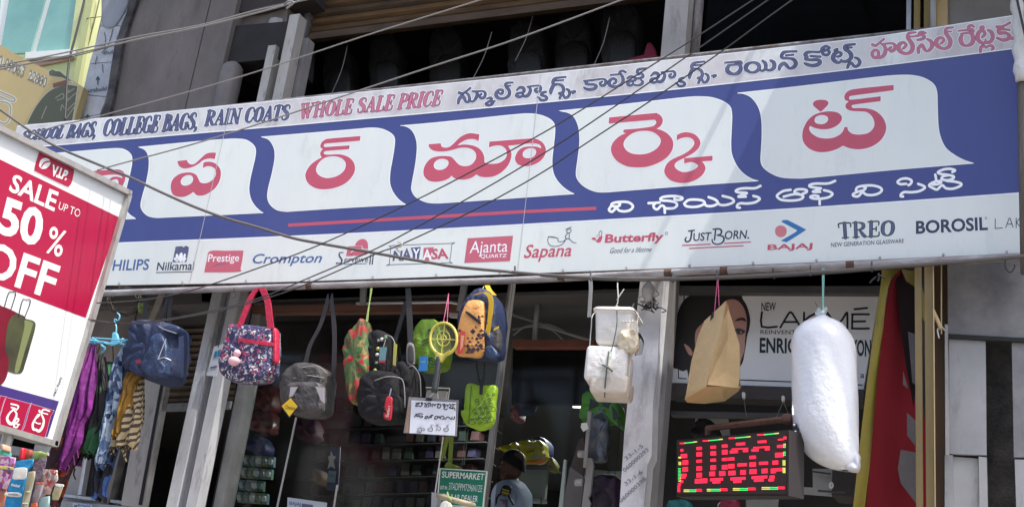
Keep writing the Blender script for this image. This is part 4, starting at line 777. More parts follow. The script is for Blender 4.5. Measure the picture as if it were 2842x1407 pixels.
# tall metal posts
def pst(xa, xb, dep, m, lb, Y=6.45, yt=817, zt=None, zb=.13, grp=None):
    o = obj('metal_post', colm(xa, xb, yt, Y, zt or P(xa, 795, Y)[2]+.12, zb, dep), m); return tag(o, lb, 'post', grp)
pst(588, 615, .075, grey, 'leftmost pale grey metal post of the pair by the tote bag')
pst(639, 666, .09, grey, 'second pale grey metal post just left of the tote bag', Y=6.44)
pst(709, 735, .12, mat('putty_metal', (.42, .42, .41), .6, .2, noise=.3, scale=6), 'putty coloured post behind the red tote bag', Y=6.62)
pst(706, 709, .02, bk, 'thin black gap strip beside the putty coloured post', Y=6.615)
pst(617, 637, .02, greyd, 'grey channel between the two pale metal posts', Y=6.5)
tag(obj('chain', tube([P(635, 815, 6.38), P(628, 870, 6.38), P(605, 965, 6.38)], .003, 5), mat('blue_black_string', (.03, .04, .07), .6)), 'thin dark string hanging between the two pale metal posts', 'string')
# header and tubes
wood = mat('red_brown_wood', (.2, .1, .07), .6, noise=.4, scale=8, stretch=(.4, 1, 4))
tag(obj('header_board', slab([(700, 848), (1385, 838), (1385, 862), (700, 870)], 6.6, .05), wood), 'long red brown wooden header board above the glass doors', 'board')
tag(obj('curtain_tube', tube([P(990, 842, 6.45), P(1250, 838, 6.45), P(1272, 842, 6.45)], .011, 8), mat('bright_tube', (.6, .6, .62), .3, .6), smooth=True), 'thin bright horizontal tube in front of the header board', 'tube')
for i, (x, y2) in enumerate(((1008, 843), (1287, 860))):
    tag(obj('hanger_post', slab([(x-8, 790), (x+8, 790), (x+3-(i*10), y2), (x-10-(i*10), y2)], 6.4, .02), greyd), ['left', 'right'][i]+' short grey bracket holding the bright tube', 'bracket')
tag(obj('switch_box', slab([(1246, 868), (1273, 870), (1271, 880), (1245, 878)], 6.5, .03), mat('ivory', (.6, .58, .53), .5)), 'small ivory box under the header board by the orange backpack', 'box')
# back board of the first bay, with scuffed faded paper
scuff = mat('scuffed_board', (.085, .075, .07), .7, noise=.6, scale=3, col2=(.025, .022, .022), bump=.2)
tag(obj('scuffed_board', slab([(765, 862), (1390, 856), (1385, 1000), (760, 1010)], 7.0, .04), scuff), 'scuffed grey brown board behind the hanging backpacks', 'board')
# the aluminium divider with its grooves
dv = thing('divider_post', 'fluted aluminium divider post right of the orange backpack', 'post', P(1360, 1400, 6.3))
for xa, xb, dep in ((1409, 1413, .03), (1414, 1418, .035), (1419, 1424, .03)):
    obj('flute', colm(xa, xb, 800, 6.3-(.01 if xa == 1414 else 0), P(1410, 775, 6.3)[2], 1.2, dep), mat('divider_metal', (.34, .33, .32), .45, .5, noise=.3, scale=12, stretch=(1, 1, .2)), dv)
# glass doors
gl = glassmat('door_glass', (.8, .82, .82), .015)
tag(obj('glass_door', slab([(770, 860), (1400, 850), (1330, 1500), (600, 1500)], 6.72, .006), gl), 'wide glass shop door behind the hanging backpacks', 'glass door')
tag(obj('glass_door', slab([(1424, 960), (1745, 950), (1690, 1500), (1360, 1500)], 6.9, .006), gl), 'glass shop door right of the divider post', 'glass door')
bright = mat('bright_edge', (.55, .56, .56), .4, .4)
for i, (a, b, nm) in enumerate((((822, 1158), (768, 1412), 'bright left door edge below the yellow tagged backpack'), ((936, 1345), (926, 1412), 'short bright door edge left of the dark doorway'))):
    tag(obj('door_edge', tube([P(*a, 6.66), P(*b, 6.66)], .007, 6), bright), nm, 'door edge')
# second bay : beam, loft junk
tag(obj('beam', slab([(1424, 942), (1650, 944), (1644, 962), (1422, 962)], 6.7, .06), mat('rust_red_beam', (.22, .075, .05), .65, noise=.4, scale=7)), 'rust red beam over the right glass door', 'beam')
tag(obj('strut', tube([P(1496, 795, 6.8), P(1484, 942, 6.8)], .018, 8), mat('pale_strut', (.36, .36, .37), .5, .4), smooth=True), 'pale upright strut standing on the rust red beam', 'strut')
for i, g in enumerate(([(1420, 872), (1490, 895), (1560, 920), (1640, 945)], [(1424, 930), (1460, 905), (1520, 900), (1580, 925), (1620, 940)], [(1422, 915), (1480, 905), (1530, 915), (1560, 940)])):
    tag(obj('loose_wire', tube(crom([P(x, y, 6.9) for x, y in g]), .006 if i else .009, 6), mat('dusty_wire', (.33, .32, .31), .8)), ['thick straight', 'long arched', 'short arched'][i]+' dusty wire lying above the rust red beam', 'wire')
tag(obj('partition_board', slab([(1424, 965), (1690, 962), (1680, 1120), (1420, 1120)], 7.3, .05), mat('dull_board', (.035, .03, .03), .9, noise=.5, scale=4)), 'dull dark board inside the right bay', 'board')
# white pillar with pencil notes
wpil = thing('white_pillar', 'white plastered pillar with pencilled numbers', 'pillar', P(1750, 1400, 6.25))
pillm = mat('pillar_white', (.74, .74, .77), .8, noise=.2, scale=4, col2=(.58, .58, .6), grime=.4, gscale=10, bump=.25, bscale=18)
obj('shaft', slab([(1780, 745), (1846, 745), (1823, 1000), (1812, 1130), (1808, 1265), (1797, 1290), (1794, 1330), (1786, 1410), (1780, 1500), (1712, 1500), (1719, 1407), (1733, 1200)], 6.25, .2), pillm, wpil)
pencil = mat('print_pencil', (.12, .12, .15), .8)
PP_ = plane_y(6.25)
def wr_(s, a, b, h, par=wpil, m=pencil, pl=PP_, bold=-.01):
    a = np.array(a, float); b = np.array(b, float); d = (b-a)/np.linalg.norm(b-a); n_ = np.array([d[1], -d[0]])*h
    obj('handwriting', text(s, [a, b, b+n_, a+n_], pl, .02, bold), m, par)
wr_('33-1-5', (1739, 1278), (1787, 1240), 11); wr_('060000293', (1735, 1310), (1802, 1250), 11); wr_('33-1-6', (1738, 1348), (1785, 1312), 11); wr_('060000398', (1725, 1395), (1795, 1330), 11)
# grey frame right of the pillar and the poster bay
fr = mat('grey_frame', (.3, .29, .285), .6, .1, grime=.6, noise=.3, scale=7, stretch=(1, 1, .3))
tag(obj('frame_post', colm(1846, 1870, 800, 6.35, 4.15, .5, .1), fr), 'weathered grey frame post right of the white pillar', 'post')
tag(obj('frame_post', colm(1838, 1845, 800, 6.36, 4.15, .5, .04), mat('frame_dark', (.07, .065, .07), .6)), 'thin dark frame strip right of the white pillar', 'post')
tag(obj('top_wall', slab([(1600, 735), (2450, 700), (2450, 795), (1868, 797), (1600, 800)], 6.62, .08), mat('pale_wall', (.5, .54, .56), .8, noise=.3, scale=5)), 'pale bluish wall strip between the pipe and the poster', 'wall')
tag(obj('poster_header', slab([(1870, 793), (2446, 794), (2444, 814), (1880, 812)], 6.45, .12), mat('header_grey', (.1, .1, .1), .6, noise=.3)), 'dark grey bar above the cosmetics poster', 'bar')
tag(obj('poster_footer', slab([(1862, 1062), (2400, 1080), (2396, 1118), (1862, 1098)], 6.45, .12), mat('footer_dark', (.04, .032, .03), .6, noise=.3)), 'dark bar under the cosmetics poster', 'bar')
tag(obj('footer_rail', slab([(1862, 1140), (2200, 1146), (2200, 1158), (1862, 1152)], 6.5, .05), mat('rail_dark', (.06, .058, .058), .5, .3)), 'thin dark rail above the LED sign', 'rail')
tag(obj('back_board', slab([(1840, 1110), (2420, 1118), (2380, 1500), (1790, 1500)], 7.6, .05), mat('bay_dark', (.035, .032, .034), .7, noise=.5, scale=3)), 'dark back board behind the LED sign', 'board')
# ---- poster
PT = 6.5; PPO = plane_y(PT)
po = thing('cosmetics_poster', 'white cosmetics poster with a half hidden face and black lettering', 'poster', P(2150, 1075, PT))
obj('sheet', slab([(1883, 812), (2440, 813), (2395, 1083), (1865, 1061)], PT, .02), mat('poster_grey', (.86, .87, .88), .4, noise=.06, scale=2), po)
ink = mat('print_black', (.012, .014, .022), .4); skin = mat('print_skin', (.66, .4, .33), .5, noise=.3, scale=3, col2=(.52, .27, .22)); hood = mat('print_hood', (.02, .017, .018), .5)
z = (1860, 790, 4.25)
def pz(pg, m, off=.006, grow=0, cell=1.2):
    a = Art().Z(*z); a.Pg(pg); return obj('print', a.mesh(cell, grow, PPO, off), m, po)
pz([(310, 98, 1), (832, 100, 1), (848, 170), (900, 260), (935, 400), (925, 520), (900, 605), (870, 800), (820, 960), (600, 1170, 1), (380, 1165), (230, 1120, 1), (205, 1000), (150, 1010), (90, 985), (42, 955), (50, 760), (75, 560), (80, 400), (130, 250), (200, 160)], hood, grow=2); 
pz([(660, 190), (760, 175), (840, 230), (890, 330), (905, 450), (885, 640), (875, 780), (820, 930), (780, 1050), (700, 1165), (560, 1165, 1), (400, 1110), (330, 900), (300, 760), (300, 560), (380, 460), (520, 360), (600, 250)], skin, .010)
pz([(165, 700), (230, 740), (265, 800), (255, 835), (215, 815)], skin, .010)
brow = mat('print_brow', (.04, .025, .025), .5)
pz([(765, 430), (800, 400), (860, 390), (890, 410), (892, 435), (850, 420), (800, 428)], brow, .013, cell=.7)
pz([(765, 530), (800, 515), (850, 525), (888, 550), (850, 585), (800, 585), (772, 560)], mat('print_lash', (.09, .05, .06), .5), .013, cell=.6); pz([(782, 552), (810, 540), (842, 552), (846, 572), (815, 579), (790, 570)], mat('print_eyewhite', (.36, .34, .37), .4), .015, cell=.5); pz([(788, 548), (810, 536), (828, 552), (820, 577), (795, 572)], mat('print_iris', (.06, .05, .07), .4), .017, cell=.5)
a = Art().Z(*z)
for g in [[(1083, 325), (1080, 495), (1260, 495)], [(1300, 505), (1395, 345), (1420, 328), (1445, 345), (1540, 505)], [(1340, 440), (1500, 440)], [(1580, 330), (1577, 500)], [(1720, 335), (1590, 420), (1715, 500)], [(1830, 500), (1835, 345), (1860, 340), (1975, 470), (2070, 345), (2090, 350), (2090, 520)], [(2345, 350), (2165, 350), (2150, 365), (2147, 500), (2160, 517), (2345, 517)], [(2155, 435), (2300, 432)], [(2175, 290), (2322, 275)]]: a.S(g, 24, n=2)
obj('lettering', a.mesh(.8, 0, PPO, .006), ink, po)
def tq(s, q, b=0.0, par=po, m=ink, pl=PPO, off=.006): return obj('lettering', text(s, [(z[0]+x/z[2], z[1]+y/z[2]) for x, y in q], pl, off, b), m, par)
tq('NEW', [(1075, 308), (1245, 308), (1248, 210), (1078, 210)], .03); tq('REINVENT', [(1065, 582), (1480, 585), (1480, 537), (1065, 535)]); tq('ENRICH', [(1055, 805), (1600, 815), (1600, 635), (1058, 622)], .06); tq('YON', [(2130, 840), (2370, 850), (2372, 650), (2132, 645)], .06); tq('a', [(2245, 1100), (2290, 1100), (2290, 1050), (2245, 1050)], .03)
a = Art().Z(*z); a.S([(825, 1122), (1450, 1145), (2265, 1182)], 14, n=2); a.S([(165, 98), (165, 210)], 12); a.S([(98, 1000), (98, 1100), (190, 1108)], 12, n=1); obj('print', a.mesh(1, 0, PPO, .006), ink, po)
tag(obj('grey_panel', slab([(400, 1040), (462, 1060), (398, 1408), (335, 1400)], 6.8, .05), conc), 'grey panel below the navy bag beside the dark display case', 'panel')
tag(obj('bay_gap', slab([(446, 1060), (452, 1060), (392, 1400), (384, 1400)], 6.79, .005), bk), 'thin black gap in the grey panel below the navy bag', 'gap')
pc_ = thing('payment_card', 'tilted white payment card with blue squares on the pale metal post', 'card', P(597, 1045, 6.4)); obj('card', slab([(594, 962), (620, 953), (601, 1045), (573, 1041)], 6.42, .003), mat('card_white', (.6, .63, .68), .5), pc_)
for q in ([(596, 975), (603, 973), (600, 990), (593, 992)], [(605, 972), (613, 969), (610, 987), (603, 989)]): obj('blue_square', slab(q, 6.417, .002), mat('card_blue', (.03, .2, .4), .5), pc_)
obj('line', slab([(584, 1018), (602, 1014), (601, 1018), (583, 1022)], 6.417, .002), navy, pc_)
# ---- right end : flag banner, boards, grey sheets
fy = mat('flag_yellow', (.25, .2, .02), .6, noise=.25, scale=5); fred = mat('flag_red', (.15, .008, .014), .85, noise=.35, scale=3, col2=(.13, .008, .012), spec=.15); fwh = mat('flag_white', (.13, .12, .12), .7, noise=.3, scale=6); fbk = mat('flag_black', (.018, .012, .012), .95, spec=.1)
fl = thing('party_banner', 'tall red banner with yellow edge stretched at the right', 'banner', P(2420, 1407, 6.1))
def cloth(pa, pb, Y0, Y1, m, name='cloth', par=fl, nx=6, amp=.012, bias=0):
    A_ = crom(pa, 4); B_ = crom(pb, 4); n = min(len(A_), len(B_)); V = []
    ia = np.linspace(0, len(A_)-1, n).astype(int); ib = np.linspace(0, len(B_)-1, n).astype(int)
    for i in range(n):
        for k in range(nx+1):
            t = k/nx; q = A_[ia[i]]*(1-t)+B_[ib[i]]*t; p = P(q[0], q[1], Y0+(Y1-Y0)*t)
            V.append(tuple(p+np.array([0, amp*math.sin(3*t+i*.5)+bias, 0])))
    Fc = [(i*(nx+1)+k, i*(nx+1)+k+1, (i+1)*(nx+1)+k+1, (i+1)*(nx+1)+k) for i in range(n-1) for k in range(nx)]
    return obj(name, (V, Fc), m, par, True)
cloth([(2446, 745), (2443, 790), (2415, 1000), (2385, 1250), (2362, 1440)], [(2500, 745), (2466, 800), (2442, 1000), (2418, 1250), (2398, 1440)], 6.08, 6.1, fy, 'edge_strip')
cloth([(2500, 745), (2466, 800), (2442, 1000), (2418, 1250), (2398, 1440)], [(2512, 745), (2528, 850), (2545, 1000), (2570, 1200), (2590, 1440)], 6.1, 6.25, fred, 'red_field')
cloth([(2500, 745), (2520, 790), (2545, 850), (2570, 900)], [(2540, 750), (2560, 800), (2575, 850), (2590, 900)], 6.14, 6.2, fy, 'edge_strip')
for pg in ([(2484, 760), (2545, 800), (2552, 1000), (2535, 1130), (2512, 1000), (2498, 900)],): obj('dark_field', slab(pg, 6.135, .004), fbk, fl)
for pg in ([(2520, 920), (2550, 930), (2560, 1000), (2556, 1080), (2532, 1060)], [(2507, 1030), (2520, 1078), (2506, 1066)], [(2517, 1144), (2542, 1168), (2540, 1236), (2518, 1208)], [(2500, 1247), (2542, 1255), (2542, 1395), (2500, 1340), (2492, 1300)]):
    obj('white_shape', slab(pg, 6.12, .003), fwh, fl)
brd = mat('ochre_board', (.3, .22, .09), .6, noise=.35, scale=5, stretch=(1, 1, .3)); brn = mat('brown_board', (.13, .075, .035), .65, noise=.4, scale=5, stretch=(1, 1, .3))
def rb(xa, xb, ya, yb, xc, xd, Y, dep, m, nm, lb, cat): return tag(obj(nm, slab([(xa, ya), (xb, ya), (xd, yb), (xc, yb)], Y, dep), m), lb, cat)
rb(2538, 2557, 690, 1450, 2543, 2562, 6.02, .02, brd, 'scaffold_board', 'left ochre upright board in front of the red banner', 'board')
rb(2565, 2587, 690, 1450, 2571, 2591, 6.02, .02, brd, 'scaffold_board', 'right ochre upright board in front of the red banner', 'board')
rb(2588.5, 2591, 690, 1450, 2594, 2597, 6.0, .01, crm, 'cord', 'taut cream cord along the right ochre board', 'cord')
rb(2592, 2628, 690, 1450, 2592, 2620, 6.35, .1, brn, 'brown_upright', 'brown upright between the ochre boards and grey sheets', 'post')
rb(2611, 2614, 700, 925, 2611, 2614, 6.1, .01, crm, 'cord', 'short cream cord hooked beside the grey sheets', 'cord')
tag(obj('brace', tube([P(2588, 860, 6.05), P(2612, 912, 6.05)], .01, 6), crm), 'short cream brace between board and hook', 'brace')
tag(obj('wire_loop', tube(crom([P(2606, 938, 6.05), P(2602, 915, 6.05), P(2612, 908, 6.05), P(2622, 916, 6.05)]), .004, 5), MATS['bright_edge']), 'small bright wire loop beside the grey sheets', 'wire')
stl = mat('brushed_steel', (.5, .5, .5), .5, .05, grime=.3, noise=.25, scale=2.5, col2=(.36, .36, .37)); stl2 = mat('brushed_steel_dark', (.36, .35, .35), .5, .05, grime=.3, noise=.3, scale=2.5, col2=(.13, .13, .14)); stl3 = mat('brushed_steel_light', (.6, .6, .59), .5, .05, grime=.5, noise=.25, scale=3)
sw = thing('sheet_metal_wall', 'grey sheet metal wall panels at the lower right', 'wall', P(2730, 1400, 6.3))
obj('panel', slab([(2629, 690), (2850, 660), (2850, 938), (2631, 926)], 6.3, .02), stl2, sw)
obj('panel', slab([(2634, 940), (2735, 945), (2738, 1262), (2634, 1258)], 6.3, .02), stl, sw)
obj('panel', slab([(2808, 950), (2850, 952), (2850, 1268), (2814, 1268)], 6.3, .02), stl2, sw)
obj('panel', slab([(2645, 1266), (2715, 1272), (2718, 1450), (2647, 1450)], 6.33, .02), stl3, sw)
obj('panel', slab([(2716, 1266), (2738, 1268), (2742, 1450), (2719, 1450)], 6.3, .03), stl3, sw); obj('panel', slab([(2622, 1262), (2644, 1262), (2646, 1450), (2622, 1450)], 6.3, .03), stl, sw)
obj('panel', slab([(2816, 1274), (2850, 1275), (2850, 1450), (2822, 1450)], 6.3, .03), stl, sw)
obj('rail', slab([(2630, 927), (2850, 939), (2850, 949), (2630, 937)], 6.28, .05), mat('rail_black', (.02, .02, .02), .6), sw)
obj('recess', slab([(2732, 940), (2812, 950), (2822, 1450), (2738, 1450)], 6.42, .02), mat('recess_shade', (.06, .052, .045), .9, noise=.7, scale=9, col2=(.012, .012, .012), bump=.5), sw)  # dark mottled colour paints the shade in the opening between the sheets
obj('side_angle', slab([(2622, 900), (2630, 900), (2634, 1262), (2624, 1262)], 6.26, .02), stl3, sw)
# ================================================================ neighbours out of view that shade and reflect
opp = thing('opposite_building', 'plain row of shop houses across the street', 'building', (-4, -9, 0))
obj('wall', box(-40, 25, -11, -9, 0, 7.4), mat('opposite_plaster', (.62, .58, .5), .9, noise=.3, scale=.6), opp)
for i in range(14):
    for zz in (1.2, 4.6): obj('window', box(-36+4*i, -34.2+4*i, -9, -8.95, zz, zz+1.7), mat('opposite_window', (.05, .055, .06), .3), opp)
tag(obj('shade_ledge', box(-.92, 2.6, 5.25, 6.69, 6.2, 6.3), conc), 'added out-of-view concrete ledge that shades the right end of the banner', 'ledge')  # unseen ledge, added to cast the shade on the banner's right end
for i_, x_ in enumerate((-1.16,)): tag(obj('streak_pole', tube([(x_, 6.69, 6.26), (x_, 5.1, 6.3)], .018, 8), conc), 'added out-of-view thin pole that casts a shadow streak on the banner', 'pole')  # unseen pole, added for a thin shadow streak across the banner
# ================================================================ sale board
XV = -5.33
PV = plane_x(XV)
vb = thing('sale_board', 'framed red and white sale board with suitcases at the left', 'signboard', hit(200, 1200, PV))
vw = mat('board_white', (.8, .84, .86), .25, noise=.05, scale=2); vr = mat('board_red', (.4, .01, .055), .25); vbl = mat('board_indigo', (.06, .035, .2), .3)
frv = mat('board_frame', (.5, .49, .47), .45, .4, noise=.2, scale=12)
def pgv(pts, off, m, nm='print', raw=True):
    return obj(nm, (hits(pts, PV, off), [tuple(range(len(pts)))]), m, vb)
TL, TR, BR, BL = (-140, 297), (352, 545), (152, 1225), (-330, 1080)
def onl(a, b, t): return (a[0]+(b[0]-a[0])*t, a[1]+(b[1]-a[1])*t)
W_ = hits([TL, TR, BR, BL], PV); obj('panel', hexa(W_, (-.05, 0, 0)), vw, vb)
pgv([(-140, 388-60), (0, 443), (332, 604), (215, 873), (0, 792), (-180, 722)] if False else [(-140, 378), (0, 443), (332, 604), (237, 882), (0, 793), (-220, 712)], .006, vr)
pgv([(-320, 985), (0, 1069), (163, 1113), (131, 1212), (0, 1180), (-345, 1095)], .006, vbl)
for a, b in (((-142, 290), (356, 538)), ((352, 541), (146, 1236)), ((-333, 1092), (150, 1232))):
    A_, B_ = hits([a, b], PV); d = (B_-A_)/np.linalg.norm(B_-A_); n_ = np.cross(d, [1, 0, 0])*.016
    q = [A_-n_, B_-n_, B_+n_, A_+n_]; obj('frame', hexa([np.array(p)+[.03, 0, 0] for p in q], (-.1, 0, 0)), frv, vb)
def tv(s, q, b=0.0, m=None, off=.012, **k): return obj('lettering', text(s, q, PV, off, b, **k), m or mat('board_print_white', (.84, .84, .84), .3), vb)
tv('SALE', [(22, 530), (149, 588), (163, 534), (38, 482)], .05); tv('UP TO', [(160, 580), (219, 604), (224, 583), (166, 560)], -.01)
tv('50', [(-12, 646), (108, 690), (126, 586), (14, 543)], .08); tv('%', [(124, 700), (168, 716), (187, 644), (140, 625)], .02)
tv('OFF', [(-62, 760), (141, 833), (168, 738), (-34, 662)], .05)
a = Art().Z(0, 360, 4.25); a.Pg([(462, 250, 1), (872, 465, 1), (862, 540), (840, 630), (810, 665), (770, 665), (430, 500), (402, 465), (420, 380)]); obj('print', a.mesh(1.5, 2, PV, .008), vw, vb); obj('print', a.mesh(1.5, 0, PV, .012), vr, vb)
tv('V.I.P.', [(140, 488), (181, 502), (195, 478), (145, 456)], .1, off=.018)
a = Art().Z(0, 360, 4.25); a.Pg([(455, 425), (475, 360), (530, 335), (580, 360), (585, 410), (545, 455), (495, 465), (470, 450)]); obj('print', a.mesh(.8, 0, PV, .018), MATS['board_print_white'], vb)
a = Art().Z(0, 360, 4.25); a.S([(480, 440), (520, 390), (585, 375)], 16); obj('print', a.mesh(.8, 0, PV, .022), vr, vb)
# suitcases printed on the board
def pv(pts, m, off, cell=1.2, z=(0, 640, 3.5417), grow=0):
    a = Art().Z(*z); a.Pg(pts); return obj('print', a.mesh(cell, grow, PV, off), m, vb)
maro = mat('print_maroon_case', (.2, .012, .03), .3, noise=.3, scale=3); olv = mat('print_olive_case', (.1, .115, .05), .3, noise=.5, scale=3, col2=(.04, .035, .03)); olv2 = mat('print_olive_light', (.2, .23, .1), .3)
pv([(-60, 740), (20, 745), (90, 770), (180, 815), (250, 870), (240, 1100), (100, 1300), (-60, 1300)], maro, .009)
pv([(175, 815), (240, 860), (330, 890), (345, 950), (300, 1120), (250, 1290), (200, 1400), (60, 1370), (40, 1280), (60, 1000), (100, 860)], olv, .012)
pv([(240, 880), (320, 905), (310, 950), (240, 1180), (180, 1380), (140, 1370), (190, 1150), (235, 950)], olv2, .015)
pv([(-60, 1180), (20, 1190), (75, 1240), (70, 1400), (20, 1500), (-60, 1520)], maro, .018)
a = Art().Z(0, 640, 3.5417)
for g in [[(40, 745), (80, 615), (110, 605), (150, 620), (105, 770)], [(175, 850), (215, 690), (245, 680), (295, 695), (235, 860)]]: a.S(g, 9)
obj('print', a.mesh(.8, 0, PV, .018), ink, vb)
tv('T&C Apply', [(152, 1101), (172, 1050), (166, 1045), (148, 1096)] if False else [(153, 1102), (174, 1047), (165, 1044), (146, 1098)], .02, ink)
z = (0, 1040, 5.795)
for pg in ([(90, 375), (130, 370), (485, 465, 1), (440, 560), (360, 830), (310, 915), (280, 915), (0, 850, 1), (0, 660, 1)], [(495, 480), (540, 480), (865, 575, 1), (810, 660), (740, 920), (700, 1010), (650, 1015), (330, 925, 1), (390, 830)], [(0, 335, 1), (90, 355, 1), (50, 430), (-30, 700), (-60, 700)]):
    a = Art().Z(*z); a.Pg(pg); obj('print', a.mesh(1, 1.2, PV, .010), mat('print_lilac', (.6, .45, .62), .4), vb); obj('print', a.mesh(1, 0, PV, .014), vr, vb)
a = Art().Z(*z)
for g in [[(170, 465, 26), (270, 490, 26), (285, 520, 24), (255, 560, 24)], [(175, 520, 24), (235, 540, 26)], [(200, 560, 30), (140, 620, 28), (105, 700, 40), (140, 770, 50), (190, 780, 44), (240, 700, 40), (255, 620, 28), (215, 562, 26)], [(245, 715, 22), (280, 700, 24), (285, 735, 24), (225, 790, 26), (215, 830, 26), (260, 840, 26), (285, 800, 20)], [(255, 785, 16), (305, 795, 18)],
          [(625, 575, 36), (630, 600, 24)], [(570, 690, 26), (600, 670, 26), (625, 640, 26), (600, 640, 24), (550, 720, 30), (515, 800, 34), (530, 870, 40), (570, 880, 40), (620, 900, 44), (670, 840, 40), (695, 740, 34), (675, 670, 30), (655, 620, 26), (690, 555, 26), (785, 580, 24)], [(680, 610, 20), (755, 630, 20)], [(560, 760, 20), (600, 780, 22), (640, 780, 22)]]: a.S(g)
obj('lettering', a.mesh(.7, 0, PV, .02), MATS['board_print_white'], vb)
obj('post', tube([hit(30, 1180, plane_x(XV-.03)), hit(30, 1180, plane_x(XV-.03))-[0, 0, 3]], .03, 8), frv, vb)

# ================================================================ hanging goods
YG0 = 5.92
def cord(a, b, Y0, Y1=None, r=.0028, m=None, par=None, name='cord', mid=None):
    Y1 = Y0 if Y1 is None else Y1
    pts = [P(*a, Y0), P(*b, Y1)]
    if mid: pts = crom([pts[0], P(*mid, (Y0+Y1)/2), pts[1]])
    return obj(name, tube(pts, r, 5), m, par)
string_w = mat('white_string', (.6, .6, .55), .7); string_p = mat('pink_string', (.5, .1, .2), .7); string_g = mat('green_string', (.3, .42, .12), .7); string_t = mat('teal_string', (.2, .45, .4), .6)
# --- hanger with scarves
hg = thing('clothes_hanger', 'sky blue plastic clip hanger hung from the pipe over the scarves', 'hanger', P(320, 880, 5.95))
hb_ = mat('sky_blue_plastic', (.16, .5, .68), .35)
Yh = 5.95
obj('hook', tube(crom([P(325, 868, Yh), P(332, 876, Yh), P(328, 889, Yh), P(318, 886, Yh), P(321, 900, Yh), P(323, 915, Yh), P(317, 960, Yh)]), .005, 6), hb_, hg, True)
for (x0_, y0_), (x1_, y1_) in (((235, 935), (312, 958)), ((232, 949), (378, 957)), ((262, 938), (392, 946)), ((300, 955), (385, 940)), ((250, 944), (345, 957)), ((312, 958), (355, 943))):
    obj('arm', tube([P(x0_, y0_, Yh+.05*math.sin(x0_)), P(x1_, y1_, Yh+.05*math.cos(x1_))], .005, 6), hb_, hg)
obj('neck', puff([(314, 925), (326, 925), (330, 955), (305, 956), (312, 945)], Yh, .01), hb_, hg, True)
for x, y in ((262, 945), (345, 948), (365, 970), (286, 965)): obj('clip', tube(crom([P(x-5, y-8, Yh-.02), P(x+5, y+2, Yh-.03), P(x-3, y+14, Yh-.02)]), .007, 6), hb_, hg)
def scarf(lb, m, outline, Y, seed, d=.035, extra=None, grp='scarves hung from the clip hanger', strips=None):
    """a folded cloth, its folds modelled as vertical pleats between the two edges"""
    t = thing('scarf', lb, 'scarf', P(*outline[0][0], Y), grp); Lf, Rt = outline
    A_ = crom(Lf, 5); B_ = crom(Rt, 5); n = 26; V = []; rs = np.random.RandomState(seed); ph = rs.rand(3)*6; nx = 22
    ia = np.linspace(0, len(A_)-1, n); 
    for side in (0, 1):
        for i in range(n):
            qa = np.array([np.interp(ia[i], range(len(A_)), A_[:, k]) for k in (0, 1)]); f = ia[i]/(len(A_)-1)*(len(B_)-1); qb = np.array([np.interp(f, range(len(B_)), B_[:, k]) for k in (0, 1)])
            for k in range(nx+1):
                u = k/nx; q = qa*(1-u)+qb*u; e = math.sin(math.pi*u)
                fold = d*(.5*math.sin(u*19+ph[0]+.8*math.sin(i*.35+ph[1]))+.35*math.sin(u*37+ph[2]+i*.2)+.9*e)*(min(1, .3+i/8))
                V.append(tuple(P(q[0]+3*math.sin(i*.9+u*9+ph[1])*(i/n), q[1]+(7*math.sin(u*23+ph[0]) if i == n-1 else 0), Y)+np.array([0, (-1 if side == 0 else .25)*fold, 0])))
    Fc = []
    for s_ in (0, 1):
        o_ = s_*n*(nx+1)
        Fc += [(o_+i*(nx+1)+k, o_+i*(nx+1)+k+1, o_+(i+1)*(nx+1)+k+1, o_+(i+1)*(nx+1)+k) for i in range(n-1) for k in range(nx)]
    obj('cloth', (V, Fc), m, t, True)
    for (x, y, L_) in (strips or []):
        obj('fringe', tube(crom([P(x, y, Y), P(x-3, y+L_*.5, Y-.01), P(x+2, y+L_, Y)]), .005, 5), m, t)
    return t
o_sc = mat('orange_cloth', (.75, .2, .07), .8, noise=.35, scale=14, col2=(.35, .05, .03), bump=.5, bscale=30)
scarf('orange patterned scarf at the left edge of the clip hanger', o_sc, ([(230, 966), (218, 1010), (206, 1060), (194, 1110), (176, 1180), (158, 1240)], [(240, 968), (243, 1020), (234, 1080), (222, 1150), (206, 1220), (190, 1290)]), 6.0, 1, strips=[(175, 1230, 40), (168, 1250, 60), (160, 1240, 50)])
v_sc = mat('violet_cloth', (.27, .02, .27), .8, noise=.6, scale=5, col2=(.06, .008, .075), bump=.5, bscale=30)
scarf('shiny violet scarf hanging long on the hanger', v_sc, ([(254, 955), (236, 1010), (215, 1060), (205, 1110), (195, 1170), (185, 1230), (172, 1300)], [(268, 958), (266, 1030), (262, 1090), (255, 1140), (238, 1180), (222, 1240), (184, 1305)]), 5.93, 2, .045, strips=[(215, 1190, 80), (205, 1200, 90), (190, 1230, 70)])
dpu = mat('dark_purple_cloth', (.05, .02, .06), .7, noise=.6, scale=7, bump=.4)
scarf('very dark purple scarf with rusty spots left of the violet scarf', voro('rusty_spots', [(.05, .015, .02), (.04, .01, .03), (.3, .05, .02), (.06, .015, .03), (.045, .015, .02)], 22), ([(210, 1075), (190, 1120), (165, 1180), (140, 1260), (120, 1340)], [(232, 1060), (240, 1110), (232, 1200), (205, 1290), (165, 1350)]), 5.98, 3, .05)
g_sc = voro('green_black_print', [(.015, .015, .02), (.03, .14, .06), (.015, .015, .015), (.02, .02, .025)], 11)
scarf('black scarf with green blobs in the middle of the hanger', g_sc, ([(275, 985), (266, 1040), (256, 1110), (245, 1180), (228, 1250)], [(292, 990), (298, 1060), (305, 1130), (296, 1190), (262, 1260)]), 6.02, 4, .04, strips=[(222, 1200, 40), (208, 1300, 30)])
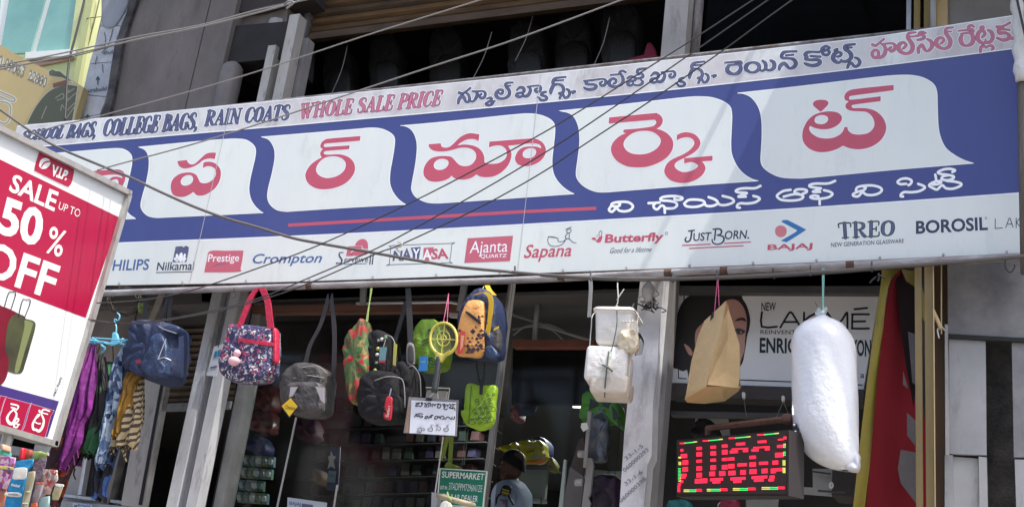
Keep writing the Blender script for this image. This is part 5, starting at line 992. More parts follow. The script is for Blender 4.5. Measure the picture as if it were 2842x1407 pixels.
b_sc = voro('blue_white_print', [(.05, .09, .2), (.4, .5, .62), (.02, .03, .07), (.12, .2, .36), (.3, .4, .55)], 26)
scarf('blue scarf with white curls, right of the black one', b_sc, ([(340, 965), (328, 1000), (312, 1050), (302, 1090), (298, 1140), (285, 1210), (275, 1290)], [(352, 970), (350, 1010), (345, 1060), (350, 1110), (330, 1160), (312, 1230), (290, 1300)]), 5.96, 5, .04, strips=[(292, 1190, 60), (285, 1210, 80), (268, 1260, 45)])
scarf('bright green scarf half hidden beside the blue one', mat('bright_green_cloth', (.08, .4, .09), .7, noise=.4, scale=9), ([(352, 975), (347, 1030), (345, 1080), (342, 1130)], [(366, 970), (364, 1010), (360, 1060), (352, 1130)]), 6.0, 6, .02)
mus = mat('mustard_cloth', (.36, .19, .025), .8, noise=.4, scale=8, bump=.4)
scarf('mustard scarf knotted over the striped one', mus, ([(352, 1030), (345, 1065), (340, 1100), (328, 1160), (318, 1210)], [(396, 1040), (380, 1070), (372, 1110), (352, 1160), (335, 1215)]), 5.93, 7, .03)
stp = mat('striped_cloth', (.4, .33, .2), .8); n_ = stp.node_tree; tcn = n_.nodes.new('ShaderNodeTexCoord'); wvn = n_.nodes.new('ShaderNodeTexWave'); wvn.inputs['Scale'].default_value = 11; wvn.inputs['Distortion'].default_value = 2.5; wvn.inputs['Detail Scale'].default_value = .6
mpn = n_.nodes.new('ShaderNodeMapping'); mpn.inputs['Rotation'].default_value = (0, math.radians(-38), 0); rpn = n_.nodes.new('ShaderNodeValToRGB'); rpn.color_ramp.interpolation = 'CONSTANT'; rpn.color_ramp.elements[1].position = .55; rpn.color_ramp.elements[0].color = (.5, .4, .23, 1); rpn.color_ramp.elements[1].color = (.07, .05, .04, 1)
n_.links.new(tcn.outputs['Object'], mpn.inputs[0]); n_.links.new(mpn.outputs[0], wvn.inputs[0]); n_.links.new(wvn.outputs[0], rpn.inputs[0]); n_.links.new(rpn.outputs[0], n_.nodes['Principled BSDF'].inputs['Base Color'])
scarf('cream and brown striped scarf at the right end of the hanger', stp, ([(375, 1045), (355, 1090), (335, 1150), (318, 1200), (308, 1245)], [(398, 1040), (397, 1100), (396, 1160), (388, 1210), (382, 1245)]), 5.97, 8, .04, strips=[(318, 1240, 22), (345, 1240, 30), (350, 1250, 32), (308, 1240, 20)])
scarf('dark maroon scarf with orange streaks hanging lowest at the left', voro('maroon_print', [(.04, .012, .014), (.025, .01, .014), (.4, .08, .02), (.05, .012, .02), (.03, .01, .02), (.12, .02, .03)], 30), ([(218, 1120), (198, 1180), (178, 1240), (150, 1320), (138, 1400)], [(262, 1140), (250, 1200), (226, 1260), (190, 1330), (165, 1410)]), 6.05, 12, .05, strips=[(170, 1240, 50), (180, 1250, 45), (190, 1235, 55)])
scarf('black and blue scarf hanging lowest under the blue one', voro('navy_print', [(.015, .016, .03), (.012, .012, .02), (.06, .14, .4), (.02, .02, .035), (.014, .014, .02)], 18), ([(318, 1100), (305, 1160), (290, 1220), (270, 1300), (262, 1380)], [(352, 1120), (345, 1180), (325, 1250), (305, 1320), (290, 1390)]), 6.06, 13, .04, strips=[(290, 1200, 80)])
scarf('wide black and purple scarf behind the violet one', voro('plum_print', [(.03, .012, .035), (.09, .02, .12), (.02, .01, .022), (.2, .03, .22), (.025, .012, .03)], 16), ([(236, 1000), (225, 1060), (212, 1130), (200, 1200), (185, 1280)], [(292, 1010), (285, 1070), (272, 1140), (250, 1210), (225, 1290)]), 6.09, 14, .04)
scarf('wide black and green scarf between the violet and the blue one', voro('bottle_print', [(.014, .014, .016), (.02, .1, .045), (.012, .014, .014), (.04, .2, .08), (.014, .015, .018)], 14), ([(284, 1000), (276, 1060), (264, 1130), (252, 1200), (240, 1270)], [(338, 1010), (325, 1070), (312, 1130), (304, 1190), (282, 1270)]), 6.09, 15, .04, strips=[(262, 1265, 50)])
# --- coil of wire, limes
co = thing('wire_coil', 'coil of brown cable hung behind the pipe above the hanger', 'cable coil', P(345, 870, 6.25))
for i in range(9):
    r1 = 38+random.uniform(-6, 6); cx_, cy_ = 345+random.uniform(-7, 7), 836+random.uniform(-6, 6)
    obj('loop', tube([P(cx_+r1*math.cos(t)*random.uniform(.98, 1.02), cy_+36*math.sin(t), 6.25+.02*math.sin(3*t+i)) for t in np.linspace(0, 6.28, 22)[:-1]], .005, 6, closed=True), mat('brown_cable', (.1, .08, .07), .6) if i % 3 else cab, co, True)
lm = thing('limes', 'bunch of green limes tied under the pipe', 'fruit bunch', P(395, 850, 6.1))
def ball(x, y, Y, r, sq=1.0, n=10):
    c = P(x, y, Y); V = []; Fc = []
    for i in range(n+1):
        a = math.pi*i/n
        for k in range(n*2): b = math.pi*k/n; V.append((c[0]+r*math.sin(a)*math.cos(b), c[1]+r*math.sin(a)*math.sin(b), c[2]+r*sq*math.cos(a)))
    for i in range(n):
        for k in range(n*2): Fc.append((i*2*n+k, i*2*n+(k+1) % (2*n), (i+1)*2*n+(k+1) % (2*n), (i+1)*2*n+k))
    return V, Fc
for x, y, r in ((391, 849, .02), (402, 848, .023), (393, 862, .02)): obj('lime', ball(x, y, 6.1, r), mat('lime_skin', (.2, .26, .06), .4, noise=.3, scale=20), lm, True)
obj('string', tube(crom([P(396, 810, 6.05), P(398, 840, 6.1), P(410, 858, 6.1), P(405, 872, 6.1)]), .002, 4), hookm, lm)
for i, g in enumerate(([(262, 862), (300, 880), (340, 905), (375, 917)], [(316, 845), (295, 910), (270, 980)], [(350, 880), (358, 930), (352, 990)], [(292, 930), (285, 1010), (310, 1050), (312, 960), (290, 940)], [(385, 870), (375, 940), (365, 1000)])):
    tag(obj('loose_cable', tube(crom([P(x, y, 6.88) for x, y in g]), .004, 5), cab), ['uppermost sloping', 'long steep', 'short upright', 'looped', 'rightmost upright'][i]+' thin black cable on the grey bay wall', 'cable', 'cables on the bay wall')
# --- bags
nb = mat('navy_fabric', (.022, .036, .1), .6, noise=.35, scale=9, col2=(.012, .02, .055), bump=.3, bscale=40)
nb2 = mat('navy_shiny', (.035, .065, .15), .4, noise=.4, scale=6, bump=.4)
zipm = mat('silver_zip', (.5, .5, .52), .3, .8)
b = thing('duffel_bag', 'navy blue duffel bag with pockets hanging beside the slatted shutter', 'bag', P(440, 1060, 6.0))
obj('main_body', puff([(396, 902), (430, 898), (450, 900), (505, 912), (511, 950), (506, 1000), (500, 1045), (480, 1062), (455, 1068), (400, 1050), (363, 1030), (370, 990), (380, 950)], 6.0, .12, .1, wr=.012, seed=11), nb, b, True)
obj('side_pocket', puff([(388, 955), (410, 957), (405, 1010), (398, 1042), (365, 1030), (376, 990)], 5.9, .025, wr=.004, seed=12), nb, b, True)
obj('side_pocket', puff([(388, 912), (414, 912), (412, 950), (384, 950)], 5.9, .02, seed=14), nb, b, True)
obj('front_pocket', puff([(430, 935), (455, 930), (470, 960), (468, 1010), (455, 1045), (410, 1040), (405, 1010)], 5.88, .04, wr=.008, seed=13), nb2, b, True)
obj('roll_end', puff([(462, 912), (485, 905), (506, 912), (500, 925), (478, 928)], 5.9, .04, seed=15), nb2, b, True)
obj('zip', tube([P(461, 940, 5.84), P(438, 998, 5.83)], .003, 5), zipm, b); obj('piping', tube(crom([P(438, 997, 5.83), P(455, 992, 5.84), P(475, 1000, 5.86)]), .003, 5), zipm, b); obj('piping', tube(crom([P(440, 905, 5.86), P(460, 915, 5.85), P(490, 925, 5.85)]), .003, 5), zipm, b)
obj('logo', text('VIKI', [(376, 1008), (393, 1010), (393, 1000), (377, 998)], plane_y(5.865), .01, .05), mat('logo_red', (.5, .03, .05), .5), b)
for p_ in ([(400, 812), (404, 860), (398, 905)], [(470, 808), (455, 860), (425, 930)], [(478, 812), (470, 870), (472, 905)]): obj('strap', ribbon(crom([P(x, y, 5.99) for x, y in p_]), [.03, 0, 0], .002), mat('webbing_black', (.03, .03, .033), .8), b)
# tote
tot = voro('heart_print', [(.03, .035, .12), (.7, .68, .68), (.03, .03, .1), (.5, .08, .16), (.35, .38, .45), (.04, .04, .1), (.15, .12, .3), (.62, .6, .6), (.04, .04, .1)], 62, lines=((.03, .03, .09), .1))
redc = mat('red_fabric', (.55, .02, .07), .55, noise=.2, scale=9, bump=.3)
b = thing('tote_bag', 'red and navy heart printed tote bag with a pink charm', 'bag', P(690, 1065, 5.93))
obj('main_body', puff([(648, 908), (700, 906), (760, 915), (769, 925), (770, 990), (766, 1030), (755, 1050), (730, 1062), (690, 1065), (645, 1058), (622, 1040), (617, 1010), (625, 980), (635, 940)], 5.95, .06, .06, wr=.005, seed=21), tot, b, True)
obj('side_trim', puff([(640, 907), (656, 906), (646, 950), (636, 985), (628, 1004), (620, 1000), (628, 960)], 5.92, .025, .02, seed=22), redc, b, True)
obj('side_trim', puff([(762, 915), (771, 920), (772, 985), (770, 1008), (763, 1005), (764, 960)], 5.92, .025, .02, seed=23), redc, b, True)
obj('zip_band', ribbon(crom([P(648, 940, 5.895), P(700, 948, 5.878), P(763, 956, 5.895)]), [0, 0, .022], .003), redc, b)
for p_, w0 in (([(664, 908), (680, 868), (697, 825), (714, 800)], .04), ([(752, 912), (748, 880), (742, 835), (728, 800)], .042)): obj('handle', ribbon(crom([P(x, y, 5.9+.06*(y-800)/110*0) for x, y in p_]), [w0, 0, .004], .004), redc, b)
chm = mat('pink_rubber', (.8, .5, .55), .35)
obj('charm', join(ball(658, 980, 5.86, .022), ball(650, 1002, 5.86, .035, .8)), chm, b, True)
# generic hanging rucksack
def ruck(lb, out, Y, m, name='backpack', df=.12, seed=0, pocket=None, pm=None, tagq=None, straps=(), grp=None, handle=None, ptk=.05):
    t = thing(name, lb, 'backpack', P(*out[len(out)//2], Y), grp)
    obj('main_body', puff(out, Y, df, .08, wr=.005, seed=seed), m, t, True)
    if pocket: obj('front_pocket', puff(pocket, Y-df*.85, ptk, .03, wr=.005, seed=seed+1), pm or m, t, True)
    for s_ in straps:
        obj('strap', ribbon(crom([P(x, y, Y-.0) for x, y in s_]), [.028, 0, .003], .002), MATS['webbing_black'], t)
    return t
dg = mat('charcoal_fabric', (.06, .056, .056), .7, noise=.3, scale=10, bump=.5, bscale=60); dg2 = mat('charcoal_pocket', (.075, .068, .07), .6, noise=.3, scale=10, bump=.4, bscale=60)
b = ruck('charcoal rucksack with silver wedges and a yellow diamond tag', [(825, 1030), (850, 1018), (885, 1018), (912, 1030), (920, 1060), (915, 1110), (905, 1150), (870, 1158), (815, 1150), (800, 1110), (805, 1060)], 5.98, dg, seed=31,
         pocket=[(812, 1068), (850, 1064), (895, 1068), (900, 1110), (893, 1145), (850, 1155), (810, 1145), (802, 1105)], pm=dg2, straps=[[(915, 815), (890, 900), (860, 960), (845, 1020)], [(918, 815), (928, 920), (926, 1050)]])
for q in ([(806, 1074), (826, 1073), (812, 1098), (802, 1104)], [(875, 1072), (899, 1075), (899, 1118), (890, 1110)]): obj('silver_wedge', slab(q, 5.82, .006), mat('silver_fabric', (.36, .34, .36), .5), b)
for q in ([(815, 1050), (850, 1042), (900, 1048)], [(840, 1020), (880, 1016), (908, 1035)]): obj('piping', tube(crom([P(x, y, 5.86) for x, y in q]), .003, 5), mat('grey_piping', (.25, .24, .24), .6), b)
ytg = mat('yellow_tag', (.75, .5, .02), .5)
tg = thing('price_tag', 'yellow diamond price tag with black edge', 'tag', P(803, 1130, 5.83))
obj('card', slab([(806, 1100), (830, 1127), (803, 1160), (778, 1126)], 5.80, .003), ink, tg); obj('card_face', slab([(806, 1104), (826, 1127), (803, 1155), (782, 1126)], 5.797, .002), ytg, tg)
obj('lettering', text('Osprey' if False else 'Choice', [(791, 1134), (819, 1138), (820, 1127), (792, 1123)], plane_y(5.796), .006, 0), ink, tg)
# camouflage leaf print bag
lf = voro('leaf_print', [(.03, .1, .03), (.3, .22, .07), (.05, .16, .05), (.4, .03, .03), (.1, .06, .03), (.04, .13, .04), (.09, .14, .05)], 26, lines=((.14, .12, .04), .05))
b = thing('leaf_print_bag', 'green leaf printed drawstring bag with red patches', 'bag', P(990, 1120, 5.93))
obj('main_body', puff([(1013, 890), (1022, 905), (1028, 960), (1030, 1020), (1022, 1060), (1005, 1095), (988, 1124), (975, 1100), (966, 1050), (963, 990), (966, 940), (985, 915)], 5.95, .06, .06, wr=.008, seed=41), lf, b, True)
cord((1032, 800), (1016, 893), 5.95, 5.93, .004, string_g, b, 'drawstring'); cord((1029, 800), (1020, 893), 5.95, 5.93, .003, string_g, b, 'drawstring')
# black rucksacks in the middle
b = ruck('black rucksack dotted with round badges', [(1036, 945), (1060, 930), (1085, 932), (1098, 950), (1100, 1010), (1092, 1060), (1035, 1060), (1028, 1000)], 6.05, blk, seed=51, straps=[[(1128, 835), (1110, 900), (1095, 950)]])
for i, (x, y, c) in enumerate(((1052, 946, 0), (1049, 968, 1), (1047, 985, 2), (1045, 1008, 3), (1041, 1028, 1), (1060, 942, 2), (1070, 938, 3), (1052, 1045, 0))):
    obj('badge', ball(x, y, 5.93, .012, 1, 6), [mat('badge_grey', (.3, .3, .3), .4), mat('badge_yellow', (.4, .38, .08), .4), mat('badge_white', (.55, .55, .5), .4), mat('badge_green', (.12, .2, .12), .4)][c], b, True)
obj('trim', tube(crom([P(1038, 948, 5.95), P(1060, 932, 5.94), P(1085, 934, 5.95), P(1097, 955, 5.95)]), .003, 5), MATS['grey_piping'], b)
obj('side_stripe', slab([(1093, 950), (1102, 955), (1097, 1015), (1090, 1012)], 5.93, .004), mat('badge_yellow', (.4, .38, .08), .4), b)
b = ruck('large black rucksack with a red luggage tag', [(1025, 1055), (1060, 1040), (1110, 1045), (1122, 1060), (1125, 1120), (1115, 1165), (1060, 1175), (1018, 1165), (1015, 1100)], 5.97, blk, seed=53,
         pocket=[(1025, 1105), (1060, 1100), (1110, 1100), (1114, 1150), (1060, 1168), (1020, 1158)], straps=[[(1098, 990), (1090, 1030), (1060, 1045)]])
obj('piping', tube(crom([P(1040, 1056, 5.85), P(1075, 1045, 5.84), P(1112, 1050, 5.85), P(1122, 1075, 5.86), P(1124, 1130, 5.86)]), .003, 5), MATS['grey_piping'], b)
b = ruck('black rucksack hanging from a long buckled strap behind the racket', [(1120, 1030), (1135, 1015), (1150, 1020), (1165, 1045), (1168, 1100), (1158, 1150), (1125, 1150), (1115, 1090)], 6.03, blk, seed=55)
obj('strap', ribbon([P(1133, 800, 5.98), P(1140, 955, 5.96)], [.035, 0, 0], .002), MATS['webbing_black'], b); obj('strap', ribbon([P(1140, 1010, 5.96), P(1138, 1050, 5.95)], [.03, 0, 0], .002), MATS['webbing_black'], b)
pdm = mat('pad_grey', (.2, .2, .2), .6)
obj('shoulder_pad', puff([(1131, 957), (1148, 957), (1151, 1005), (1146, 1012), (1131, 1010)], 5.94, .012, .008), pdm, b, True); obj('pad_mesh', puff([(1134, 962), (1146, 962), (1148, 1002), (1133, 1002)], 5.925, .006, .004), mat('pad_dark', (.05, .05, .05), .8), b, True)
obj('piping', tube(crom([P(1122, 1030, 5.93), P(1145, 1015, 5.92), P(1165, 1045, 5.93), P(1168, 1100, 5.95)]), .003, 5), MATS['grey_piping'], b)
rdm = mat('red_rubber', (.5, .015, .03), .4)
t = thing('luggage_tag', 'red rubber luggage tag with white script', 'tag', P(1077, 1130, 5.83)); obj('card', puff([(1073, 1103), (1087, 1102), (1090, 1120), (1086, 1160), (1080, 1165), (1067, 1160), (1066, 1145)], 5.82, .006), rdm, t, True)
obj('loop', tube([P(1080, 1103, 5.82), P(1086, 1078, 5.83)], .004, 6), zipm, t); obj('lettering', text('Safari', [(1078, 1158), (1084, 1127), (1077, 1125), (1070, 1156)], plane_y(5.813), .006, .02), string_w, t)
t = thing('swing_tag', 'teal and red swing tag on the badge dotted rucksack', 'tag', P(1062, 985, 5.9)); obj('card', slab([(1054, 963), (1073, 963), (1069, 1000), (1052, 1000)], 5.9, .003), mat('tag_teal', (.12, .25, .28), .5), t); obj('card_foot', slab([(1052, 1000.5), (1069, 1000.5), (1068, 1006), (1051, 1005)], 5.9, .003), rdm, t); obj('cord', tube([P(1064, 963, 5.9), P(1070, 942, 5.92)], .0025, 5), pdm, t)
# green rucksack behind racket
gb = mat('lime_fabric', (.22, .4, .03), .6, noise=.35, scale=8, bump=.3)
b = ruck('lime green rucksack with a swirl pattern behind the racket', [(1188, 905), (1210, 898), (1232, 905), (1243, 960), (1238, 1015), (1215, 1027), (1170, 1028), (1160, 980), (1172, 930)], 6.12, gb, seed=61, straps=[[(1185, 905), (1168, 930), (1160, 985)]])
for cx_, cy_, r0 in ((1200, 1002, 16), (1195, 920, 10)):
    obj('swirl', tube([P(cx_+r0*(1-t/13)*math.cos(t), cy_+r0*(1-t/13)*math.sin(t), 5.985) for t in np.arange(0, 11, .5)], .005, 5), mat('swirl_green', (.03, .1, .03), .6), b)
obj('logo_dots', text('::::', [(1172, 960), (1195, 950), (1193, 935), (1170, 945)], plane_y(5.99), .01, .1), mat('swirl_green', (.03, .1, .03), .6), b)
t = thing('swing_tag', 'plain blue swing tag on the lime green rucksack', 'tag', P(1175, 1010, 5.95)); obj('card', slab([(1164, 989), (1187, 988), (1186, 1028), (1161, 1030)], 5.95, .003), mat('tag_blue', (.03, .2, .48), .5), t)
obj('lettering', text('Good', [(1168, 1006), (1180, 1006), (1180, 1001), (1168, 1001)], plane_y(5.949), .004), string_w, t)
# racket
rk = thing('racket', 'yellow mosquito swatter racket with black handle hung on pink string', 'racket', P(1205, 1090, 5.84))
ym = mat('yellow_plastic', (.6, .52, .1), .4); Yr = 5.74
obj('rim', tube([P(1231+37*math.cos(t), 941+45*math.sin(t), Yr) for t in np.linspace(0, 6.283, 33)[:-1]], .008, 8, closed=True), ym, rk, True)
for r_ in (.48, .2): obj('ring', tube([P(1231+37*r_*math.cos(t), 939+45*r_*math.sin(t), Yr) for t in np.linspace(0, 6.283, 25)[:-1]], .003, 6, closed=True), ym, rk, True)
obj('spoke', tube([P(1194, 940, Yr), P(1267, 943, Yr)], .003, 6), ym, rk); obj('spoke', tube([P(1235, 897, Yr), P(1224, 985, Yr)], .003, 6), ym, rk)
ms = []
for i in range(-8, 9):
    h = math.sqrt(max(0, 1-(i/9)**2)); ms.append(tube([P(1231+37*i/9, 941-45*h, Yr), P(1231+37*i/9, 941+45*h, Yr)], .0007, 3)); ms.append(tube([P(1231-37*h, 941+45*i/9, Yr), P(1231+37*h, 941+45*i/9, Yr)], .0007, 3))
tag(obj('mesh_grid', join(*ms), mat('mesh_wire', (.3, .28, .2), .5, .5), rk), kind='stuff')
obj('throat', puff([(1212, 974), (1222, 984), (1240, 983), (1252, 972), (1236, 990), (1226, 1006), (1214, 1006), (1210, 990)], Yr, .012), ym, rk, True)
obj('handle', tube(crom([P(1219, 992, Yr), P(1214, 1030, Yr-.005), P(1205, 1088, Yr-.01)]), .017, 10), mat('handle_black', (.03, .035, .035), .45), rk, True)
for a_, b_ in (((1245, 815), (1230, 898)), ((1245, 815), (1241, 898))): cord(a_, b_, 5.95, Yr, .0022, string_p, rk)
# orange rucksack
org = mat('orange_fabric', (.82, .4, .12), .55, noise=.12, scale=6, bump=.3, bscale=50)
b = thing('rucksack', 'orange and navy rucksack with dark geometric flakes', 'backpack', P(1330, 1000, 5.9))
obj('main_body', puff([(1316, 838), (1330, 820), (1352, 814), (1375, 822), (1393, 850), (1397, 900), (1394, 960), (1382, 996), (1340, 998), (1290, 988), (1284, 960), (1294, 880)], 5.95, .12, .08, wr=.008, seed=71), nb, b, True)
obj('front_panel', puff([(1300, 845), (1318, 836), (1340, 838), (1347, 850), (1345, 905), (1340, 985), (1300, 990), (1268, 984), (1272, 950), (1282, 890)], 5.83, .04, .02, seed=72), org, b, True)
obj('yellow_trim', ribbon(crom([P(1318, 818, 5.81), P(1345, 812, 5.81), P(1362, 830, 5.81), P(1360, 880, 5.82), P(1352, 930, 5.83)]), [.025, 0, .004], .003), mat('yolk_yellow', (.7, .45, .02), .5), b)
flk = mat('flake_dark', (.04, .02, .03), .6)
rs = np.random.RandomState(5); P58 = plane_y(5.79)
cnt = 0
for row in range(11):
    for cI in range(6):
        x = 1279+cI*12+(row % 2)*5-row*.6; y = 880+row*10
        if rs.rand() < .3 or x > 1343 or (row < 4 and x < 1292+(4-row)*6): continue
        s_ = 8*rs.uniform(.6, 1); tri = rs.rand() < .6
        q = [(x-s_, y), (x, y-s_), (x+s_, y+1)] if tri else [(x-s_, y), (x, y-s_), (x+s_, y), (x, y+s_)]
        obj('flake', (hits(q, P58, .004*cnt % .01), [tuple(range(len(q)))]), flk, b); cnt += 1
obj('zip_pull', puff([(1293, 868), (1300, 866), (1332, 890), (1330, 898)], 5.785, .006), ink, b, True)
obj('lettering', text('CLEAT', [(1310, 860), (1330, 858), (1330, 852), (1310, 855)], plane_y(5.785), .01), ink, b)
obj('carry_loop', ribbon(crom([P(1352, 793, 5.95), P(1360, 808, 5.9), P(1372, 820, 5.88)]), [.03, 0, 0], .003), mat('yolk_yellow', (.7, .45, .02), .5), b)
cord((1343, 795), (1332, 816), 5.95, 5.9, .002, string_w, b); obj('side_flap', puff([(1350, 965), (1368, 962), (1384, 985), (1372, 997), (1350, 990)], 5.84, .02, seed=74), nb2, b, True)
obj('tie', ribbon([P(1371, 915, 5.83), P(1384, 908, 5.83)], [0, 0, .012], .003), mat('yolk_yellow', (.7, .45, .02), .5), b)
obj('side_pocket', puff([(1358, 900), (1378, 905), (1390, 930), (1385, 975), (1360, 960), (1352, 930)], 5.88, .03, seed=75), MATS['charcoal_fabric'], b, True)
t = thing('swing_tag', 'red and peach swing tag on the orange rucksack', 'tag', P(1280, 980, 5.77)); obj('card', slab([(1278, 918), (1291, 919), (1287, 960), (1284, 980), (1270, 982), (1268, 965)], 5.77, .003), mat('tag_red', (.5, .06, .05), .5), t); obj('card_face', slab([(1279, 930), (1288, 931), (1284, 962), (1276, 975)], 5.768, .001), mat('tag_peach', (.65, .3, .2), .5), t)
# lime hexagon bag
lime_f = mat('lime_bag', (.3, .52, .02), .5, noise=.2, scale=6, bump=.2)
b = thing('drawstring_bag', 'lime drawstring bag printed with black hexagons', 'bag', P(1330, 1195, 6.02))
obj('main_body', puff([(1300, 1068), (1338, 1072), (1378, 1072), (1377, 1110), (1372, 1165), (1362, 1185), (1335, 1195), (1312, 1188), (1295, 1178), (1286, 1160), (1284, 1142), (1290, 1140)], 6.02, .03, .02, wr=.004, seed=81), lime_f, b, True)
hx = mat('hex_dark', (.03, .07, .01), .5)
for r_, (n0, n1) in enumerate(((0, 4), (0, 4), (0, 4), (0, 3), (0, 3), (1, 3))):
    for k in range(n0, n1):
        rr_ = 8.4-r_*.95; cx_ = 1312+k*17+(r_ % 2)*8+r_*3.2; cy_ = 1169-r_*14.5-k*1.5
        if cx_ > 1372: continue
        obj('hexagon', tube([P(cx_+rr_*math.cos(math.radians(60*q+10)), cy_+rr_*math.sin(math.radians(60*q+10)), 5.982) for q in range(6)], .0022, 4, closed=True), hx, b)
obj('seam', tube([P(1308, 1070, 5.985), P(1303, 1150, 5.985), P(1300, 1175, 5.985)], .002, 4), hx, b)
obj('zip_flap', slab([(1332, 1055), (1340, 1055), (1338, 1094), (1330, 1094)], 5.97, .006), ink, b)
for a_, b_ in (((1322, 1010), (1330, 1060)), ((1345, 1010), (1342, 1060))): cord(a_, b_, 6.0, 6.0, .006, MATS['webbing_black'], b)
# paper notice
nt_ = thing('paper_notice', 'white laminated paper notice with black telugu text under the racket', 'notice', P(1200, 1205, 5.84))
obj('sleeve', slab([(1135, 1101), (1273, 1110), (1267, 1210), (1120, 1201)], 5.85, .003), mat('clear_sleeve', (.25, .24, .24), .25), nt_)
obj('card_edge', slab([(1131, 1126), (1141, 1126), (1134, 1200), (1125, 1199)], 5.846, .002), mat('cardboard', (.33, .22, .15), .8), nt_)
pap = mat('notice_paper', (.74, .77, .84), .5); obj('sheet', slab([(1142, 1110), (1266, 1116), (1262, 1208), (1136, 1201)], 5.843, .002), pap, nt_)
a = Art().Z(1100, 1060, 3.675)
for g in [[(200, 215), (240, 212), (200, 235), (205, 248), (225, 240), (245, 248), (262, 235), (255, 215)], [(255, 210), (270, 222), (262, 205)], [(285, 215), (300, 220), (290, 248), (308, 250), (312, 225), (330, 220), (332, 245), (322, 252)], [(335, 212), (350, 218), (348, 245)], [(368, 250), (365, 228), (380, 225), (392, 240), (400, 225)], [(415, 225), (438, 222), (425, 238), (420, 258), (440, 262), (455, 240), (448, 225)], [(470, 228), (495, 225), (480, 245), (500, 250), (485, 270), (505, 280), (520, 270)], [(535, 235), (550, 225), (560, 245), (540, 260), (570, 265), (580, 240), (572, 225), (600, 228)], [(572, 270), (590, 262), (600, 285)], [(500, 235), (520, 232), (525, 250)],
          [(185, 355), (200, 335), (212, 350), (222, 340), (235, 352), (240, 335)], [(200, 322), (215, 328), (235, 320), (270, 325)], [(245, 360), (258, 345), (270, 350), (262, 362)], [(290, 368), (300, 350), (320, 350), (312, 368), (295, 370)], [(330, 370), (340, 352), (360, 360), (352, 340), (375, 338)], [(390, 375), (400, 350), (425, 350), (415, 372), (395, 376)], [(430, 355), (440, 352), (440, 365)], [(455, 375), (450, 355), (475, 345), (490, 370), (470, 378)], [(500, 378), (520, 355), (540, 360), (560, 378), (570, 355)], [(575, 378), (595, 370), (592, 350)]]: a.S(g, 8)
obj('lettering', a.mesh(.5, .2, plane_y(5.843), .006), ink, nt_)
a = Art()
def remap(G, ox, oy, k, dx, dy):
    a.Z(dx-ox*k*1.0, dy-oy*k, 1/k)
    for g in G: a.S([(q[0], q[1], q[2]*.55) for q in g])
for G, dx in ((ha, 1158), (la, 1188-0), (se, 1208), (la, 1232)):
    kx = .055; x0_ = min(q[0] for g in G for q in g); remap(G, x0_, 400, kx, dx, 1190)
obj('lettering', a.mesh(.45, 0, plane_y(5.843), .006), ink, nt_)
cord((1213, 1080), (1190, 1104), 5.84, 5.84, .002, string_w, nt_); cord((1213, 1075), (1216, 1106), 5.84, 5.84, .002, string_w, nt_); obj('binder_clip', slab([(1183, 1102), (1198, 1104), (1195, 1112), (1181, 1110)], 5.838, .006), ink, nt_)
tag(obj('wire_shelf', join(tube([P(1168, 1075, 6.4), P(1248, 1078, 6.4), P(1243, 1110, 6.4)], .005, 5), slab([(1185, 1082), (1240, 1085), (1235, 1110), (1180, 1105)], 6.42, .02)), mat('shelf_grey', (.3, .3, .3), .6)), 'small grey shelf plate behind the paper notice', 'shelf')
# ================================================================ right hand goods
foam = mat('foam_white', (.82, .8, .76), .5, noise=.12, scale=9, bump=.35, bscale=26, coat=.3); foam2 = mat('foam_cream', (.66, .6, .52), .5, noise=.2, scale=7, bump=.2)
def softbox(c, sx, sy, sz, rot=0, bev=.02, taper=1.0, seg=3):
    bm = bmesh.new(); bmesh.ops.create_cube(bm, size=1)
    for v in bm.verts:
        k = taper if v.co.z < 0 else 1; v.co = Vector((v.co.x*sx*k, v.co.y*sy*k, v.co.z*sz))
    bmesh.ops.bevel(bm, geom=bm.edges[:]+bm.verts[:], offset=bev, segments=seg, profile=.5, affect='EDGES')
    R = Matrix.Rotation(rot, 3, 'Z'); V = [tuple(R@v.co+Vector(c)) for v in bm.verts]; bm.verts.index_update(); Fc = [tuple(v.index for v in f.verts) for f in bm.faces]; bm.free(); return V, Fc
def extent(x0, y0, x1, y1, Y):
    a, b = P(x0, y1, Y), P(x1, y0, Y); return (a+b)/2, abs(b[0]-a[0]), abs(b[2]-a[2])
fb = thing('foam_boxes', 'upper tapered white foam box wrapped in clear film', 'foam box', P(1705, 975, 5.85))
c1, w1, h1 = extent(1652, 868, 1768, 972, 5.85)
obj('box_body', softbox((c1[0], 5.86, c1[2]+.005), w1*.99, .22, h1*.98, .12, .025, .84), foam, fb, True); obj('lid', softbox((c1[0]+.0, 5.86, c1[2]+h1*.42), w1*1.06, .24, h1*.2, .12, .025), foam, fb, True)
for i in range(5): obj('lid_tab', ball(1728+i*9, 893, 5.75, .006), foam2, fb, True)
clear = mat('clear_film', (.75, .72, .66), .15, noise=.2, scale=8, bump=.8, bscale=30)
obj('film_fold', puff([(1728, 920), (1762, 915), (1772, 940), (1765, 975), (1725, 975), (1715, 945)], 5.76, .02, wr=.008, seed=91), mat('film_cream', (.72, .62, .45), .2, bump=.8, bscale=40), fb, True)
obj('film_flap', ribbon(crom([P(1765, 925, 5.8), P(1777, 950, 5.78), P(1772, 985, 5.8)]), [.035, .01, .01], .001), glassmat('thin_film', (.9, .9, .88), .12), fb, True)
fb2 = thing('foam_boxes', 'lower square foam box in crumpled film, tied crosswise', 'foam box', P(1685, 1108, 5.82)); fb2['group'] = fb['group'] = 'foam boxes tied under the pipe'
c2, w2, h2 = extent(1626, 972, 1742, 1062, 5.8)
obj('box_body', softbox((c2[0]+.0, 5.84, c2[2]), w2*1.04, .22, h2*1.06, .16, .022), foam, fb2, True)
